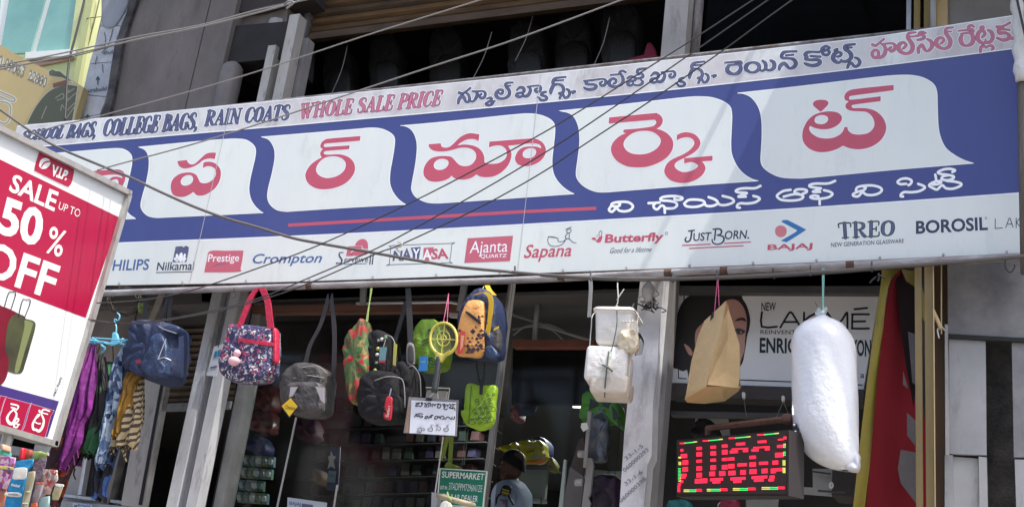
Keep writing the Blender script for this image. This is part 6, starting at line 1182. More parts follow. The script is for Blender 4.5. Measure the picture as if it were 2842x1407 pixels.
c3, w3, h3 = extent(1636, 1062, 1744, 1106, 5.8); obj('box_base', softbox((c3[0], 5.84, c3[2]+.02), w3*1.0, .21, h3*1.1, .16, .015, .95), foam2, fb2, True)
kx, ky = 1685, 1018
for i, (x, y) in enumerate(((1630, 985), (1635, 1045), (1660, 980), (1720, 985), (1738, 1010), (1735, 1055), (1700, 1055), (1650, 1062), (1700, 975), (1640, 1015))):
    obj('film_crease', ribbon([P(kx, ky, 5.725), P(x, y, 5.728)], [.006, 0, .003], .0015), foam, fb2)
twn = mat('twine_green', (.1, .13, .1), .8)
obj('twine', tube(crom([P(1690, 975, 5.735), P(1685, 1018, 5.715), P(1680, 1062, 5.73), P(1678, 1103, 5.76)]), .004, 5), twn, fb2); obj('twine_bow', tube(crom([P(1672, 1012, 5.715), P(1685, 1018, 5.71), P(1700, 1030, 5.715)]), .005, 5), twn, fb2)
obj('twine', tube(crom([P(1714, 785, 5.95), P(1710, 850, 5.9), P(1650, 868, 5.83), P(1641, 910, 5.8), P(1636, 975, 5.78)]), .003, 5), string_w, fb); obj('twine', tube(crom([P(1710, 850, 5.9), P(1765, 865, 5.83), P(1768, 900, 5.82), P(1750, 1000, 5.78), P(1742, 1100, 5.8)]), .003, 5), string_w, fb)
obj('twine', tube(crom([P(1712, 860, 5.75), P(1712, 900, 5.73), P(1703, 950, 5.74), P(1696, 975, 5.735)]), .003, 5), twn, fb); obj('twine', tube([P(1712, 832, 5.93), P(1732, 802, 5.95)], .003, 5), string_w, fb)
# grey strap and wiring by the pillar
tag(obj('strap', ribbon([P(1638, 765, 5.9), P(1640, 800, 5.9), P(1635, 880, 5.9)], [.02, 0, 0], .002), mat('strap_grey', (.28, .28, .28), .7)), 'narrow grey strap hanging left of the foam boxes', 'strap')
bl = thing('lamp_holder', 'old dusty lamp holder with tangled wires on the white pillar', 'lamp holder', P(1800, 850, 6.1))
obj('shade', tube(crom([P(1801, 783, 6.1), P(1799, 800, 6.1), P(1798, 820, 6.1), P(1802, 838, 6.1)]), [.012, .016, .02, .024, .027, .03, .032, .034, .035, .034, .033, .032, .03, .028, .026, .024, .022, .02, .018], 12), mat('dusty_white', (.4, .38, .36), .6, noise=.3, scale=14), bl, True)
rs = np.random.RandomState(8)
for i in range(16):
    p0 = np.array([1805+rs.uniform(-12, 12), 845+rs.uniform(-8, 10)]); pts_ = [p0]
    for k in range(4): pts_.append(pts_[-1]+rs.uniform(-18, 18, 2)*[1, .7])
    obj('wire', tube(crom([P(x, y, 6.12+rs.uniform(-.04, .04)) for x, y in pts_]), .003, 5), [hookm, MATS['dusty_wire'], MATS['brown_cable']][i % 3], bl)
obj('wire', tube(crom([P(1760, 842, 6.1), P(1755, 855, 6.1), P(1765, 872, 6.1), P(1774, 880, 6.1)]), .004, 5), MATS['dusty_wire'], bl); obj('wire', tube([P(1750, 835, 6.1), P(1790, 852, 6.1)], .004, 5), hookm, bl)
# paper carry bag
kraft = mat('kraft_paper', (.6, .43, .22), .75, noise=.16, scale=5, bump=.35, bscale=12); kraft_in = mat('kraft_inside', (.4, .24, .1), .8, noise=.2, scale=6)
pb = thing('paper_bag', 'brown kraft paper carry bag hung on pink thread', 'paper bag', P(1980, 1118, 5.8))
def pt3(l): return [P(x, y, Y) for x, y, Y in l]
z_ = lambda x, y, Y: P(1860+x/4.25, 790+y/4.25, Y)
F_ = [z_(660, 190, 5.82), z_(400, 430, 5.9), z_(330, 600, 5.88), z_(250, 900, 5.86), z_(190, 1275, 5.84), z_(210, 1290, 5.84), z_(425, 1200, 5.74), z_(510, 830, 5.74), z_(590, 560, 5.76), z_(630, 380, 5.78)]
G_ = [z_(660, 190, 5.82), z_(640, 400, 5.78), z_(590, 560, 5.76), z_(510, 830, 5.74), z_(432, 1180, 5.73), z_(600, 1195, 5.8), z_(800, 1215, 5.92), z_(845, 1185, 5.95), z_(820, 1130, 5.93), z_(825, 900, 5.93), z_(815, 700, 5.93), z_(740, 470, 5.9)]
def face(l, n_=(0, .004, 0)): m_ = len(l); return [tuple(p) for p in l]+[tuple(p+np.array(n_)) for p in l], [tuple(range(m_)), tuple(range(2*m_-1, m_-1, -1))]+[(i, i+m_, (i+1) % m_+m_, (i+1) % m_) for i in range(m_)]
obj('front_panel', face(F_), kraft, pb)
# gusset: two planes folded inwards
mid = [z_(660, 200, 5.84), z_(680, 640, 5.88), z_(650, 1030, 5.86)]
obj('gusset_panel', face([z_(640, 400, 5.78), z_(590, 560, 5.765), z_(510, 830, 5.745), z_(435, 1178, 5.735), mid[2], mid[1], mid[0]]), kraft, pb)
obj('gusset_panel', face([mid[0], mid[1], mid[2], z_(815, 1130, 5.93), z_(825, 900, 5.93), z_(815, 700, 5.93), z_(740, 470, 5.9)]), kraft, pb)
obj('gusset_fold', face([mid[2], z_(435, 1178, 5.735), z_(600, 1195, 5.79), z_(800, 1215, 5.91), z_(815, 1130, 5.93)]), kraft, pb)
obj('base_panel', face([z_(190, 1275, 5.84), z_(425, 1198, 5.735), z_(600, 1200, 5.79), z_(800, 1218, 5.91), z_(842, 1190, 5.95), z_(800, 1255, 6.0), z_(640, 1370, 6.05), z_(400, 1400, 6.0), z_(200, 1385, 5.9), z_(170, 1350, 5.87)]), kraft_in if False else kraft, pb)
obj('back_panel', face([z_(400, 430, 5.98), z_(660, 190, 5.9), z_(745, 480, 6.0), z_(830, 1180, 6.02), z_(190, 1290, 5.95)]), kraft_in, pb)
obj('handle_hole', slab([(1860+x/4.25, 790+y/4.25) for x, y in ((478, 355), (520, 325), (512, 385), (470, 430))], 5.82, .002), ink, pb)
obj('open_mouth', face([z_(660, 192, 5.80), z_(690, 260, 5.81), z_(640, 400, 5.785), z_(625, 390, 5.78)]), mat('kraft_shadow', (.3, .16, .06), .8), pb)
for a_, b_ in (((1992, 765), (1983, 865)), ((1992, 765), (1996, 850))): cord(a_, b_, 5.92, 5.85, .0022, string_p, pb)
# bubble bag
bm_ = mat('foam_roll', (.82, .84, .88), .35, bump=.2, bscale=42, coat=.5, noise=.05, scale=6)
bb = thing('bubble_roll', 'fat white roll of foam sheet in a clear bag tied with teal string', 'foam roll', P(2290, 1300, 5.75))
pr = [(2283, 872, 3), (2284, 880, 16), (2284, 889, 34), (2283, 900, 54), (2282, 914, 70), (2282, 930, 81), (2283, 950, 88), (2286, 985, 90), (2288, 1040, 91), (2290, 1100, 92), (2290, 1172, 92), (2295, 1215, 87), (2304, 1250, 78), (2318, 1278, 64), (2336, 1296, 44), (2352, 1306, 16)]
pr = crom([(a_, b_, c_) for a_, b_, c_ in pr], 3); V, Fc = [], []; n = 48; Yb = 5.78
for i, (x, y, r_) in enumerate(pr):
    c = P(x, y, Yb); rw = abs(P(x+r_, y, Yb)[0]-c[0])
    for k in range(n):
        a_ = 2*math.pi*k/n; wv = 1+.012*math.sin(a_*5+i*.4)+.008*math.sin(a_*11-i*.9)+(.05*math.sin(a_*16) if i < 16 else 0)*max(0, 1-i/16)
        V.append((c[0]+rw*wv*math.cos(a_), c[1]+rw*.95*wv*math.sin(a_), c[2]))
m_ = len(pr)
Fc = [(i*n+k, i*n+(k+1) % n, (i+1)*n+(k+1) % n, (i+1)*n+k) for i in range(m_-1) for k in range(n)]+[tuple(range(n)), tuple((m_-1)*n+k for k in range(n-1, -1, -1))]
obj('roll', (V, Fc), bm_, bb, True)
filmg = glassmat('bag_film', (.97, .97, .98), .1)
obj('neck_frill', puff([(2262, 868), (2275, 858), (2283, 866), (2296, 855), (2290, 870), (2284, 876), (2270, 880)], Yb, .02, wr=.01, seed=97), mat('frill', (.6, .68, .7), .3, bump=.5), bb, True)
obj('bag_corner', puff([(2355, 1262), (2378, 1256), (2386, 1265), (2384, 1300), (2372, 1307), (2345, 1298)], Yb-.02, .03, .03, wr=.012, seed=98), bm_, bb, True)
for a_, b_ in (((2283, 745), (2283, 872)), ((2287, 745), (2285, 872))): cord(a_, b_, 5.93, Yb, .0028, string_t, bb)
obj('loose_end', tube(crom([P(2262, 838, 5.8), P(2270, 852, 5.8), P(2282, 868, 5.78)]), .002, 4), twn, bb)
# ---- LED sign : a box turned towards the street's left
def zl(x, y): return (1840+x/4.6, 1130+y/4.6)
pTL = P(*zl(190, 430), 6.12); pTR = P(*zl(1572, 318), 5.62); pBR = P(*zl(1562, 1100), 5.62)
PLED = plane3(pTL, pTR, pBR); nL = PLED[1]
led = thing('led_sign', 'black scrolling LED sign with red dot letters LUGGA and green border', 'LED sign', hit(*zl(900, 1100), PLED))
lblk = mat('led_black', (.02, .013, .012), .5); lbrn = mat('led_louvre', (.028, .014, .012), .5)
q = [hit(*zl(x, y), PLED) for x, y in ((150, 410), (1578, 280), (1575, 1118), (150, 1135))]
obj('housing', hexa([p-nL*.012 for p in q], -nL*.09), lblk, led)
for s_ in range(40):
    t = (s_+.5)/40; ya, yb = 425+t*680, 318+t*785
    a_, b_ = hit(*zl(190, ya), PLED), hit(*zl(1572, yb), PLED); dz = np.array([0, 0, .0035])
    obj('louvre', hexa([a_-dz, b_-dz, b_+dz, a_+dz], -nL*.008), lbrn, led)
def emit(name, c, s): return mat(name, c, .5, emit=s)
lr, lg, ly = emit('led_red', (.9, .015, .05), .75), emit('led_green', (.05, .7, .15), .5), emit('led_yellow', (.6, .6, .12), .5)
def litbar(x0, x1, y, h, m, sk=-.055):
    a_, b_ = zl(x0, y), zl(x1, y+sk*(x1-x0)); hh = h/4.6/2
    q = [hit(a_[0], a_[1]+hh, PLED), hit(b_[0], b_[1]+hh, PLED), hit(b_[0], b_[1]-hh, PLED), hit(a_[0], a_[1]-hh, PLED)]
    obj('led_segment', hexa([p+nL*.004 for p in q], -nL*.003), m, led)
rows = [ # x0, x1, y of the left end
 (435, 500, [515, 535, 582, 600, 618, 678, 698, 762, 780, 800, 845, 865, 885]), (415, 570, [922, 942, 962]),
 (615, 680, [500, 520, 570, 588, 606, 665, 685, 750, 770, 790]), (600, 668, [830, 850, 868]), (610, 770, [915, 932]), (640, 735, [948, 962]),
 (760, 828, [485, 505, 553, 573, 593, 655, 675, 745, 765, 785]), (725, 800, [825, 845, 865]),
 (940, 1052, [462, 478]), (885, 1090, [535]), (862, 960, [560, 578]), (1030, 1090, [545, 562]), (842, 915, [650, 670, 733, 752, 770]), (842, 930, [820, 840, 858]), (960, 1075, [725, 745]), (995, 1062, [810, 830, 850]), (870, 1058, [905, 922]), (905, 1005, [942, 956]),
 (1218, 1325, [435, 448]), (1160, 1365, [515]), (1140, 1225, [540, 556]), (1310, 1365, [520, 540]), (1112, 1190, [628, 650, 712, 732, 750]), (1235, 1345, [705, 725]), (1112, 1200, [800, 822, 842]), (1268, 1340, [792, 812, 832]), (1140, 1335, [888, 905]), (1170, 1290, [925, 940]),
 (1475, 1545, [412]), (1465, 1545, [490, 508]), (1440, 1545, [590, 610, 630]), (1405, 1475, [690, 710, 722]), (1385, 1530, [790, 810]), (1385, 1445, [832]), (1370, 1430, [880, 900]), (1355, 1420, [920, 935]),
 (232, 262, [540, 555]), (235, 312, [605, 622, 638]), (258, 325, [685, 705, 725]), (258, 322, [772, 792, 812]), (240, 305, [858, 876]), (232, 290, [892, 902]), (228, 262, [940, 955]), (200, 232, [975, 990]), (195, 222, [1010, 1030, 1050, 1070])]
for x0_, x1_, ys in rows:
    for y_ in ys: litbar(x0_, x1_, y_, 17, lr)
for x0_, x1_, x2_, y_ in ((222, 278, 438, 460), (515, 590, 765, 428), (848, 930, 1122, 395), (1212, 1300, 1480, 352)): litbar(x0_, x1_, y_, 16, lr); litbar(x1_+2, x2_-45, y_-4, 12, lg, -.09); litbar(x2_-43, x2_, y_-18, 12, ly, -.09)
for xs, y_ in (((272, 340, 425, 500), 1062), ((568, 615, 738, 828), 1055), ((900, 985, 1085, 1185), 1045), ((1268, 1370, 1470, 1558), 1032)):
    for k_ in (-10, 10): litbar(xs[0], xs[1], y_+k_, 11, ly, 0); litbar(xs[1]+2, xs[2], y_+k_, 11, lg, 0); litbar(xs[2]+2, xs[3], y_+k_-6, 11, lr, 0)
for y_ in range(780, 935, 18): litbar(202, 232, y_, 9, lg, 0)
for y_ in (635, 645, 700, 715, 730, 942): litbar(205, 236, y_, 9, ly, 0)
for y_ in range(470, 625, 20):
    if y_ not in (530, 550): litbar(1545, 1570, y_, 10, lg if y_ > 500 else ly, 0)
for y_ in list(range(680, 740, 14))+list(range(775, 835, 14)): litbar(1535, 1566, y_, 9, ly, 0)
for y_ in (380, 398): litbar(1548, 1578, y_, 14, lr, 0)
qs = [hit(*zl(x, y), PLED) for x, y in ((1579, 1130), (1579, 300))]
sd = [P(*zl(1722, 330), 5.75), P(*zl(1722, 1130), 5.75)]
obj('side_cover', face([qs[0], sd[1], sd[0], qs[1]]), mat('led_side', (.012, .01, .011), .55, noise=.3), led)
rbm = mat('rusty_bracket', (.16, .075, .055), .75, noise=.5, scale=12)
br_ = thing('sign_bracket', 'rusty brown metal bracket above the LED sign', 'bracket', P(*zl(1560, 160), 5.8))
obj('arm', tube([P(*zl(560, 270), 6.05), P(*zl(1000, 215), 5.95), P(*zl(1580, 150), 5.75)], .016, 6), rbm, br_); obj('leg', tube([P(*zl(572, 265), 6.05), P(*zl(572, 360), 6.05)], .014, 6), rbm, br_)
obj('plate', face([P(*zl(x, y), 5.7) for x, y in ((1530, 330), (1780, 350), (1780, 385), (1535, 365))]), rbm, br_); obj('knuckle', softbox(P(*zl(1580, 150), 5.75), .05, .05, .05), rbm, br_)
obj('terminal', slab([zl(1650, 205), zl(1700, 205), zl(1702, 255), zl(1730, 262), zl(1728, 325), zl(1655, 320)], 5.68, .02), ink, br_); obj('screw', ball(*zl(1675, 225), 5.67, .006), string_w, br_); obj('screw', ball(*zl(1690, 312), 5.67, .006), string_w, br_)
# hooks / objects round the sign
for i, (x, y) in enumerate(((342, 645), (565, 665))):
    xx, yy = 1896+x/2.034, 780+y/2.034
    t = thing('wall_hook', ['left', 'right'][i]+' small white hook under the poster bar', 'hook', P(xx, yy, 6.4)); obj('plate', puff([(xx-4, yy-7), (xx+4, yy-7), (xx+3, yy+8), (xx-3, yy+8)], 6.4, .01), string_w, t, True)
    if i: obj('string', tube([P(xx, yy+6, 6.39), P(xx-22, yy+58, 6.3)], .002, 4), twn, t); obj('string', tube([P(xx, yy+6, 6.39), P(xx+18, yy+50, 6.3)], .002, 4), twn, t)
    else: obj('string', tube([P(xx, yy+6, 6.39), P(xx+8, yy+60, 6.3)], .002, 4), twn, t)
whb = mat('pale_panel', (.3, .3, .29), .7, noise=.25, scale=8)
for i, (pg, Y_, lb) in enumerate((([(1930, 1160), (2020, 1162), (2026, 1215), (1925, 1208)], 7.2, 'pale sheet behind the top of the LED sign'), ([(2255, 1300), (2312, 1300), (2308, 1375), (2218, 1368), (2222, 1350), (2256, 1352)], 6.6, 'pale corner board under the foam roll'), ([(2070, 1385), (2160, 1382), (2155, 1430), (2072, 1430)], 6.9, 'pale printed sheet under the LED sign'))):
    tag(obj('pale_sheet', slab(pg, Y_, .02), whb), lb, 'sheet')
tag(obj('dark_bag', puff([(1942, 1170), (1968, 1168), (1988, 1180), (1995, 1212), (1930, 1214), (1932, 1190)], 6.9, .08, wr=.01), blk, smooth=True), 'black rounded bag top behind the LED sign', 'bag')
tag(obj('dark_box', slab([(2310, 1298), (2380, 1302), (2378, 1378), (2308, 1372)], 6.5, .2), mat('dark_brown_box', (.03, .024, .022), .8)), 'dark box under the right side of the foam roll', 'box')
tag(obj('marker_line', tube([P(2256, 1308, 6.58), P(2306, 1315, 6.58)], .005, 5), ink), 'thick black line on the pale corner board', 'trim')
t = thing('keyring', 'white loop on a small hook beside the dark box', 'hook', P(2306, 1350, 6.4)); obj('ring', tube([P(2307+4*math.cos(a_), 1346+7*math.sin(a_), 6.4) for a_ in np.linspace(0, 6.28, 13)[:-1]], .005, 5, closed=True), string_w, t); obj('rail', tube([P(2270, 1361, 6.42), P(2345, 1366, 6.42)], .006, 6), ink, t)
for i, (pg, m_, lb) in enumerate((([(1862, 1392), (1915, 1392), (1912, 1430), (1858, 1430)], mat('teal_cloth', (.02, .16, .18), .7), 'teal packet under the left end of the LED sign'), ([(2000, 1395), (2040, 1382), (2056, 1400), (2050, 1430), (1995, 1430)], mat('crimson_pack', (.2, .01, .04), .35), 'crimson packet hanging under the LED sign'))):
    tag(obj('packet', puff(pg, 6.5, .04, wr=.006, seed=i), m_, smooth=True), lb, 'packet')
# ================================================================ middle of the shop
gs_ = thing('green_sign', 'green tax number board with white capitals under the lime bag', 'sign', P(1280, 1407, 6.25))
YQ = 6.25; PQ = plane_y(YQ); grn = mat('sign_green', (.005, .17, .1), .35); gw_ = mat('sign_white', (.75, .78, .76), .4)
obj('board', slab([(1220, 1298), (1352, 1306), (1341, 1409), (1211, 1401)], YQ, .01), gw_, gs_); obj('face', slab([(1223, 1301), (1348, 1309), (1338, 1405), (1215, 1398)], YQ-.003, .002), grn, gs_)
def zt_(l): return [(1100+x/3.675, 1060+y/3.675) for x, y in l]
for s_, q, b_ in (('SUPERMARKET', [(465, 972), (890, 998), (903, 932), (470, 908)], .03), ('GST IN :', [(447, 1090), (525, 1095), (528, 1058), (450, 1053)], .02), ('37ADPPM7296N1ZE', [(535, 1095), (875, 1120), (880, 1052), (540, 1022)], -.02), ('REGULAR DEALER', [(440, 1200), (830, 1222), (836, 1158), (448, 1132)], .02)):
    obj('lettering', text(s_, zt_(q), plane_y(YQ-.004), .006, b_), gw_, gs_)
bam = mat('bamboo', (.5, .42, .27), .7, noise=.3, scale=12)
stt = thing('stick', 'pale bamboo stick leaning across the green sign', 'stick', P(1318, 1400, 6.0)); obj('cane', tube([P(1215, 1374, 6.05), P(1262, 1388, 6.0), P(1316, 1402, 5.95)], .014, 8), bam, stt, True); obj('tie', tube(crom([P(1242, 1365, 6.0), P(1244, 1378, 5.97), P(1252, 1388, 5.97), P(1246, 1400, 6.0)]), .004, 5), string_g, stt); obj('cane_socket', slab([(1198, 1365), (1215, 1367), (1212, 1440), (1195, 1440)], 6.08, .04), greyd, stt)
tag(obj('plastic_bag', puff([(1235, 1395), (1245, 1392), (1250, 1410), (1252, 1440), (1222, 1440), (1228, 1408)], 5.95, .04), string_w, smooth=True), 'small white bag top below the bamboo stick', 'bag')
ys = thing('lime_straps', 'lime green bag straps hanging behind the paper notice', 'strap', P(1248, 1295, 6.35))
for g in [[(1253, 1212), (1250, 1270), (1249, 1285)], [(1243, 1212), (1230, 1260), (1222, 1275), (1232, 1278)]]: obj('strap', ribbon(crom([P(x, y, 6.3) for x, y in g]), [.025, 0, 0], .003), mat('dim_lime', (.14, .2, .02), .6), ys)
obj('bow', puff([(1245, 1285), (1262, 1290), (1278, 1296), (1270, 1302), (1243, 1300)], 6.3, .03, wr=.01), mat('dim_lime', (.14, .2, .02), .6), ys, True)
for a_, b_, m2 in (((1230, 1212), (1207, 1372), string_w), ((1293, 1185), (1282, 1290), twn), ((1300, 1190), (1288, 1290), twn)):
    tag(obj('string', tube([P(*a_, 6.2), P(*b_, 6.2)], .004 if m2 is string_w else .0015, 5), m2), {1230: 'white upright rail left of the green sign', 1293: 'left thin dark string above the green sign', 1300: 'right thin dark string above the green sign'}[a_[0]], 'string')
# diaper packs, shelf board
yp = mat('yellow_pack', (.62, .58, .02), .35, noise=.15, scale=4, bump=.2, bscale=15); op = mat('pack_orange', (.6, .22, .02), .4); gp = mat('pack_grey', (.36, .42, .3), .4)
def zg(l): return [(1340+x/5.617, 1180+y/5.617) for x, y in l]
Yk_ = 8.0
for lb, pg, sd_ in (('right plump yellow diaper pack with orange base', [(620, 300), (680, 268), (760, 262), (800, 290), (850, 285), (940, 262), (995, 320), (1000, 400), (995, 510), (900, 590), (760, 600), (690, 590), (650, 480)], 1), ('left yellow diaper pack pointing to the divider post', [(295, 390), (400, 345), (480, 330), (570, 300), (605, 330), (625, 420), (660, 560), (640, 595), (560, 580), (530, 490), (460, 425), (380, 400)], 2)):
    t = thing('diaper_pack', lb, 'packet', P(*zg(pg)[0], Yk_)); t['group'] = 'yellow diaper packs on the shelf'
    obj('pack', puff(zg(pg), Yk_, .09, .06, wr=.006, seed=sd_), yp, t, True)
    if sd_ == 1:
        obj('label_band', puff(zg([(690, 575), (780, 555), (900, 520), (1000, 490), (1000, 515), (900, 590), (760, 600)]), Yk_-.075, .02), op, t, True)
        for q in ([(755, 520), (830, 520), (825, 445), (780, 440)], [(840, 515), (980, 485), (975, 440), (850, 465)], [(670, 355), (790, 335), (785, 305), (670, 320)], [(820, 350), (870, 345), (868, 310), (822, 312)], [(830, 425), (870, 420), (868, 385), (832, 388)]): obj('label', slab(zg(q), Yk_-.115, .004), gp, t)
        for q in ([(680, 410), (800, 378), (800, 392), (682, 424)], [(890, 310), (955, 295), (955, 303), (890, 318)], [(900, 385), (955, 370), (955, 378), (900, 393)]): obj('label', slab(zg(q), Yk_-.12, .004), ink, t)
    else:
        for q in ([(510, 405), (580, 388), (580, 396), (512, 413)], [(535, 485), (590, 470), (590, 478), (536, 493)]): obj('label', slab(zg(q), Yk_-.1, .004), ink, t)
tag(obj('blue_pack', puff(zg([(800, 260), (960, 215), (1040, 280), (1060, 460), (1000, 520), (990, 300), (940, 250)]), Yk_+.1, .08, wr=.01), mat('dark_blue_pack', (.02, .025, .13), .4), smooth=True), 'dark blue packet behind the yellow packs', 'packet')
tag(obj('small_pack', puff(zg([(1060, 520), (1110, 520), (1140, 570), (1165, 660), (1130, 725), (1060, 720), (1040, 640), (1040, 580)]), Yk_, .05, wr=.01), mat('dim_yellow', (.25, .22, .03), .5), smooth=True), 'small dim yellow packet hanging right of the shelf', 'packet')
shf = thing('counter_back', 'pale green grey cabinet back below the yellow packs', 'cabinet', P(1470, 1395, 8.0))
obj('panel', slab(zg([(555, 640), (1005, 655), (960, 1140), (560, 1130), (430, 1130), (470, 900)]), 8.05, .04), mat('pale_green_board', (.3, .35, .31), .6, noise=.15, scale=3), shf); obj('shelf', slab(zg([(540, 595), (1060, 625), (1060, 645), (540, 632)]), 7.95, .2), mat('shelf_dark', (.06, .06, .08), .6), shf)
obj('ledge', slab(zg([(555, 1135), (960, 1155), (945, 1195), (560, 1180)]), 8.0, .06), mat('pale_green_ledge', (.38, .42, .38), .6), shf)
for x in (735, 910, 690): obj('peg', tube([P(*zg([(x, 1125)])[0], 7.95), P(*zg([(x-4, 1225)])[0], 7.95)], .004, 4), ink, shf)
# blister / packets rows left
rs = np.random.RandomState(12); n_p = 0
cols_ = [(.22, .42, .33), (.12, .3, .22), (.5, .55, .5), (.3, .45, .12), (.18, .35, .4), (.45, .5, .45)]
words = ['green', 'dark green', 'pale', 'lime', 'teal', 'whitish']; rown = ['top', 'second', 'third', 'fourth']
for r_ in range(4):
    for k in range(5 if r_ < 3 else 5):
        x = 678+k*17-r_*6; y = 1262+r_*34+k*1.0
        if r_ == 2 and k > 3: continue
        c_ = (r_*2+k) % 6; m_ = mat('blister_%d' % c_, cols_[c_], .3, noise=.3, scale=20)
        o_ = slab([(x, y), (x+14, y+1), (x+12, y+29), (x-2, y+28)], 7.4+.01*k, .03)
        t = thing('blister_pack', '%s blister pack, %s from the left in the %s row behind the door' % (words[c_], ['first', 'second', 'third', 'fourth', 'last'][k], rown[r_]), 'packet', P(x, y, 7.4)); t['group'] = 'blister packs behind the glass door'
        obj('card', o_, m_, t); obj('bubble', puff([(x+2, y+8), (x+11, y+8), (x+10, y+22), (x+1, y+22)], 7.39, .02, .004), mat('bubble_dim', (.2, .26, .25), .2) if k % 2 else mat('bubble_white', (.5, .55, .52), .2), t, True)
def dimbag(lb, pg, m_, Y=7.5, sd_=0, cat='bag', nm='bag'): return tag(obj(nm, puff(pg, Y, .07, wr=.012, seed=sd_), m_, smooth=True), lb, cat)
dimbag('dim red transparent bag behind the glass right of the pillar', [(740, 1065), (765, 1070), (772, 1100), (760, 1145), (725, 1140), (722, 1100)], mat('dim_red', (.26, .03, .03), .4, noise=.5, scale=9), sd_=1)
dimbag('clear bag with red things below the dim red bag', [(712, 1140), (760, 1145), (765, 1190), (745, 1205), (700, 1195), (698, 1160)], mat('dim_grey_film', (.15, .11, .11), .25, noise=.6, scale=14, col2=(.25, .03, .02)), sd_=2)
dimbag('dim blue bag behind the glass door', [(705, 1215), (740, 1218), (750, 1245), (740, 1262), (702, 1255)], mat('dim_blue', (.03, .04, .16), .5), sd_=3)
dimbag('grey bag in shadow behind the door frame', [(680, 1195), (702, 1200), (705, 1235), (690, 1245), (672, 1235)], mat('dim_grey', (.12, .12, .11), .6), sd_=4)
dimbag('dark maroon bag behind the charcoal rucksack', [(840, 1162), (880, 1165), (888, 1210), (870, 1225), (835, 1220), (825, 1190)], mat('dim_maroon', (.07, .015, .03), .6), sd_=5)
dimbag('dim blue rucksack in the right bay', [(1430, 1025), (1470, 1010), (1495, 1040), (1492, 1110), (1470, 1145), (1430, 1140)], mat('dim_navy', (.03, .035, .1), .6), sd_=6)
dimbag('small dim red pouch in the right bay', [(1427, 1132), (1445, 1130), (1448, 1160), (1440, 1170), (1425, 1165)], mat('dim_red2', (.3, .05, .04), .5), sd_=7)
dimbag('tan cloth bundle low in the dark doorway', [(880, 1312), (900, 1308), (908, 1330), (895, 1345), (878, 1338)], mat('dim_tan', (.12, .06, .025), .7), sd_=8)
ORD = ['first', 'second', 'third', 'fourth', 'fifth', 'sixth', 'seventh', 'eighth', 'ninth', 'tenth', 'eleventh', 'twelfth', 'thirteenth', 'fourteenth', 'fifteenth']
rs = np.random.RandomState(31)
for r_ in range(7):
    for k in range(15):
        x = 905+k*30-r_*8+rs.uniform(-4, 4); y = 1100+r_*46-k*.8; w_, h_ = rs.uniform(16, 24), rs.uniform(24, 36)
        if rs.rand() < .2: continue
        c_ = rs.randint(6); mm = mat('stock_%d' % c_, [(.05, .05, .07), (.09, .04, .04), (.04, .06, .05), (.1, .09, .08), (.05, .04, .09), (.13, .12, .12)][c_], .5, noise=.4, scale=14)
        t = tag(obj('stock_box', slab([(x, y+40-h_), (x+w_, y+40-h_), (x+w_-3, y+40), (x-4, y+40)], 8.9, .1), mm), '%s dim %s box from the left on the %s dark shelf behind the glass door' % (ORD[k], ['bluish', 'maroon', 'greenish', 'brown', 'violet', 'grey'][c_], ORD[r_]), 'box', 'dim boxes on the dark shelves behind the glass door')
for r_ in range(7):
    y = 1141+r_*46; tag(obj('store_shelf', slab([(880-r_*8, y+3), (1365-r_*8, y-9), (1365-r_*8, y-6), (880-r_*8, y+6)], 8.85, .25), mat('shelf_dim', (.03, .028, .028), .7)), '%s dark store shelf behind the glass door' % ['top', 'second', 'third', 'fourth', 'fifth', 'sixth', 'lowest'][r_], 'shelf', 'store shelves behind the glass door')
# star poster
sp_ = thing('star_poster', 'dark blue hanging poster with a white star half', 'poster', P(925, 1330, 7.1)); obj('sheet', slab([(916, 1238), (944, 1240), (938, 1360), (906, 1358)], 7.1, .01), mat('poster_navy', (.02, .04, .12), .5), sp_)
a = Art().Z(474, 780, 2.034); a.Pg([(905, 955, 1), (918, 985, 1), (935, 990, 1), (920, 1010, 1), (930, 1060, 1), (905, 1045, 1), (885, 1060, 1), (895, 1015, 1), (888, 990, 1), (902, 982, 1)]); obj('star', a.mesh(.8, 0, plane_y(7.1), .01), string_w, sp_)
obj('card', slab([(912, 1305), (932, 1306), (929, 1338), (909, 1336)], 7.08, .006), mat('poster_teal', (.2, .35, .4), .5), sp_); obj('lettering', text('FREE', [(914, 1322), (927, 1323), (928, 1316), (915, 1315)], plane_y(7.08), .01), navyd, sp_)
for i, (q, lb, cap) in enumerate((([(798, 1379), (907, 1394), (905, 1440), (796, 1440)], 'white brand card at the foot of the glass door', [(803, 1402), (835, 1406), (836, 1394), (804, 1390)]), ([(202, 1394), (255, 1400), (255, 1440), (200, 1440)], 'white brand card on the display case', [(216, 1405), (250, 1408), (250, 1401), (217, 1398)]))):
    t = thing('brand_card', lb, 'card', P(*q[0], 6.6 if i == 0 else 6.8)); Yc = 6.6 if i == 0 else 6.8
    obj('card', slab(q, Yc, .004), mat('card_blue_white', (.45, .52, .6), .4), t); obj('lettering', text('BAJAJ', cap, plane_y(Yc), .01, .05), phb, t)
    obj('picture', slab([(838, 1396), (868, 1400), (866, 1440), (836, 1440)] if i == 0 else [(206, 1400), (214, 1401), (213, 1412), (205, 1411)], Yc-.003, .002), navy, t)
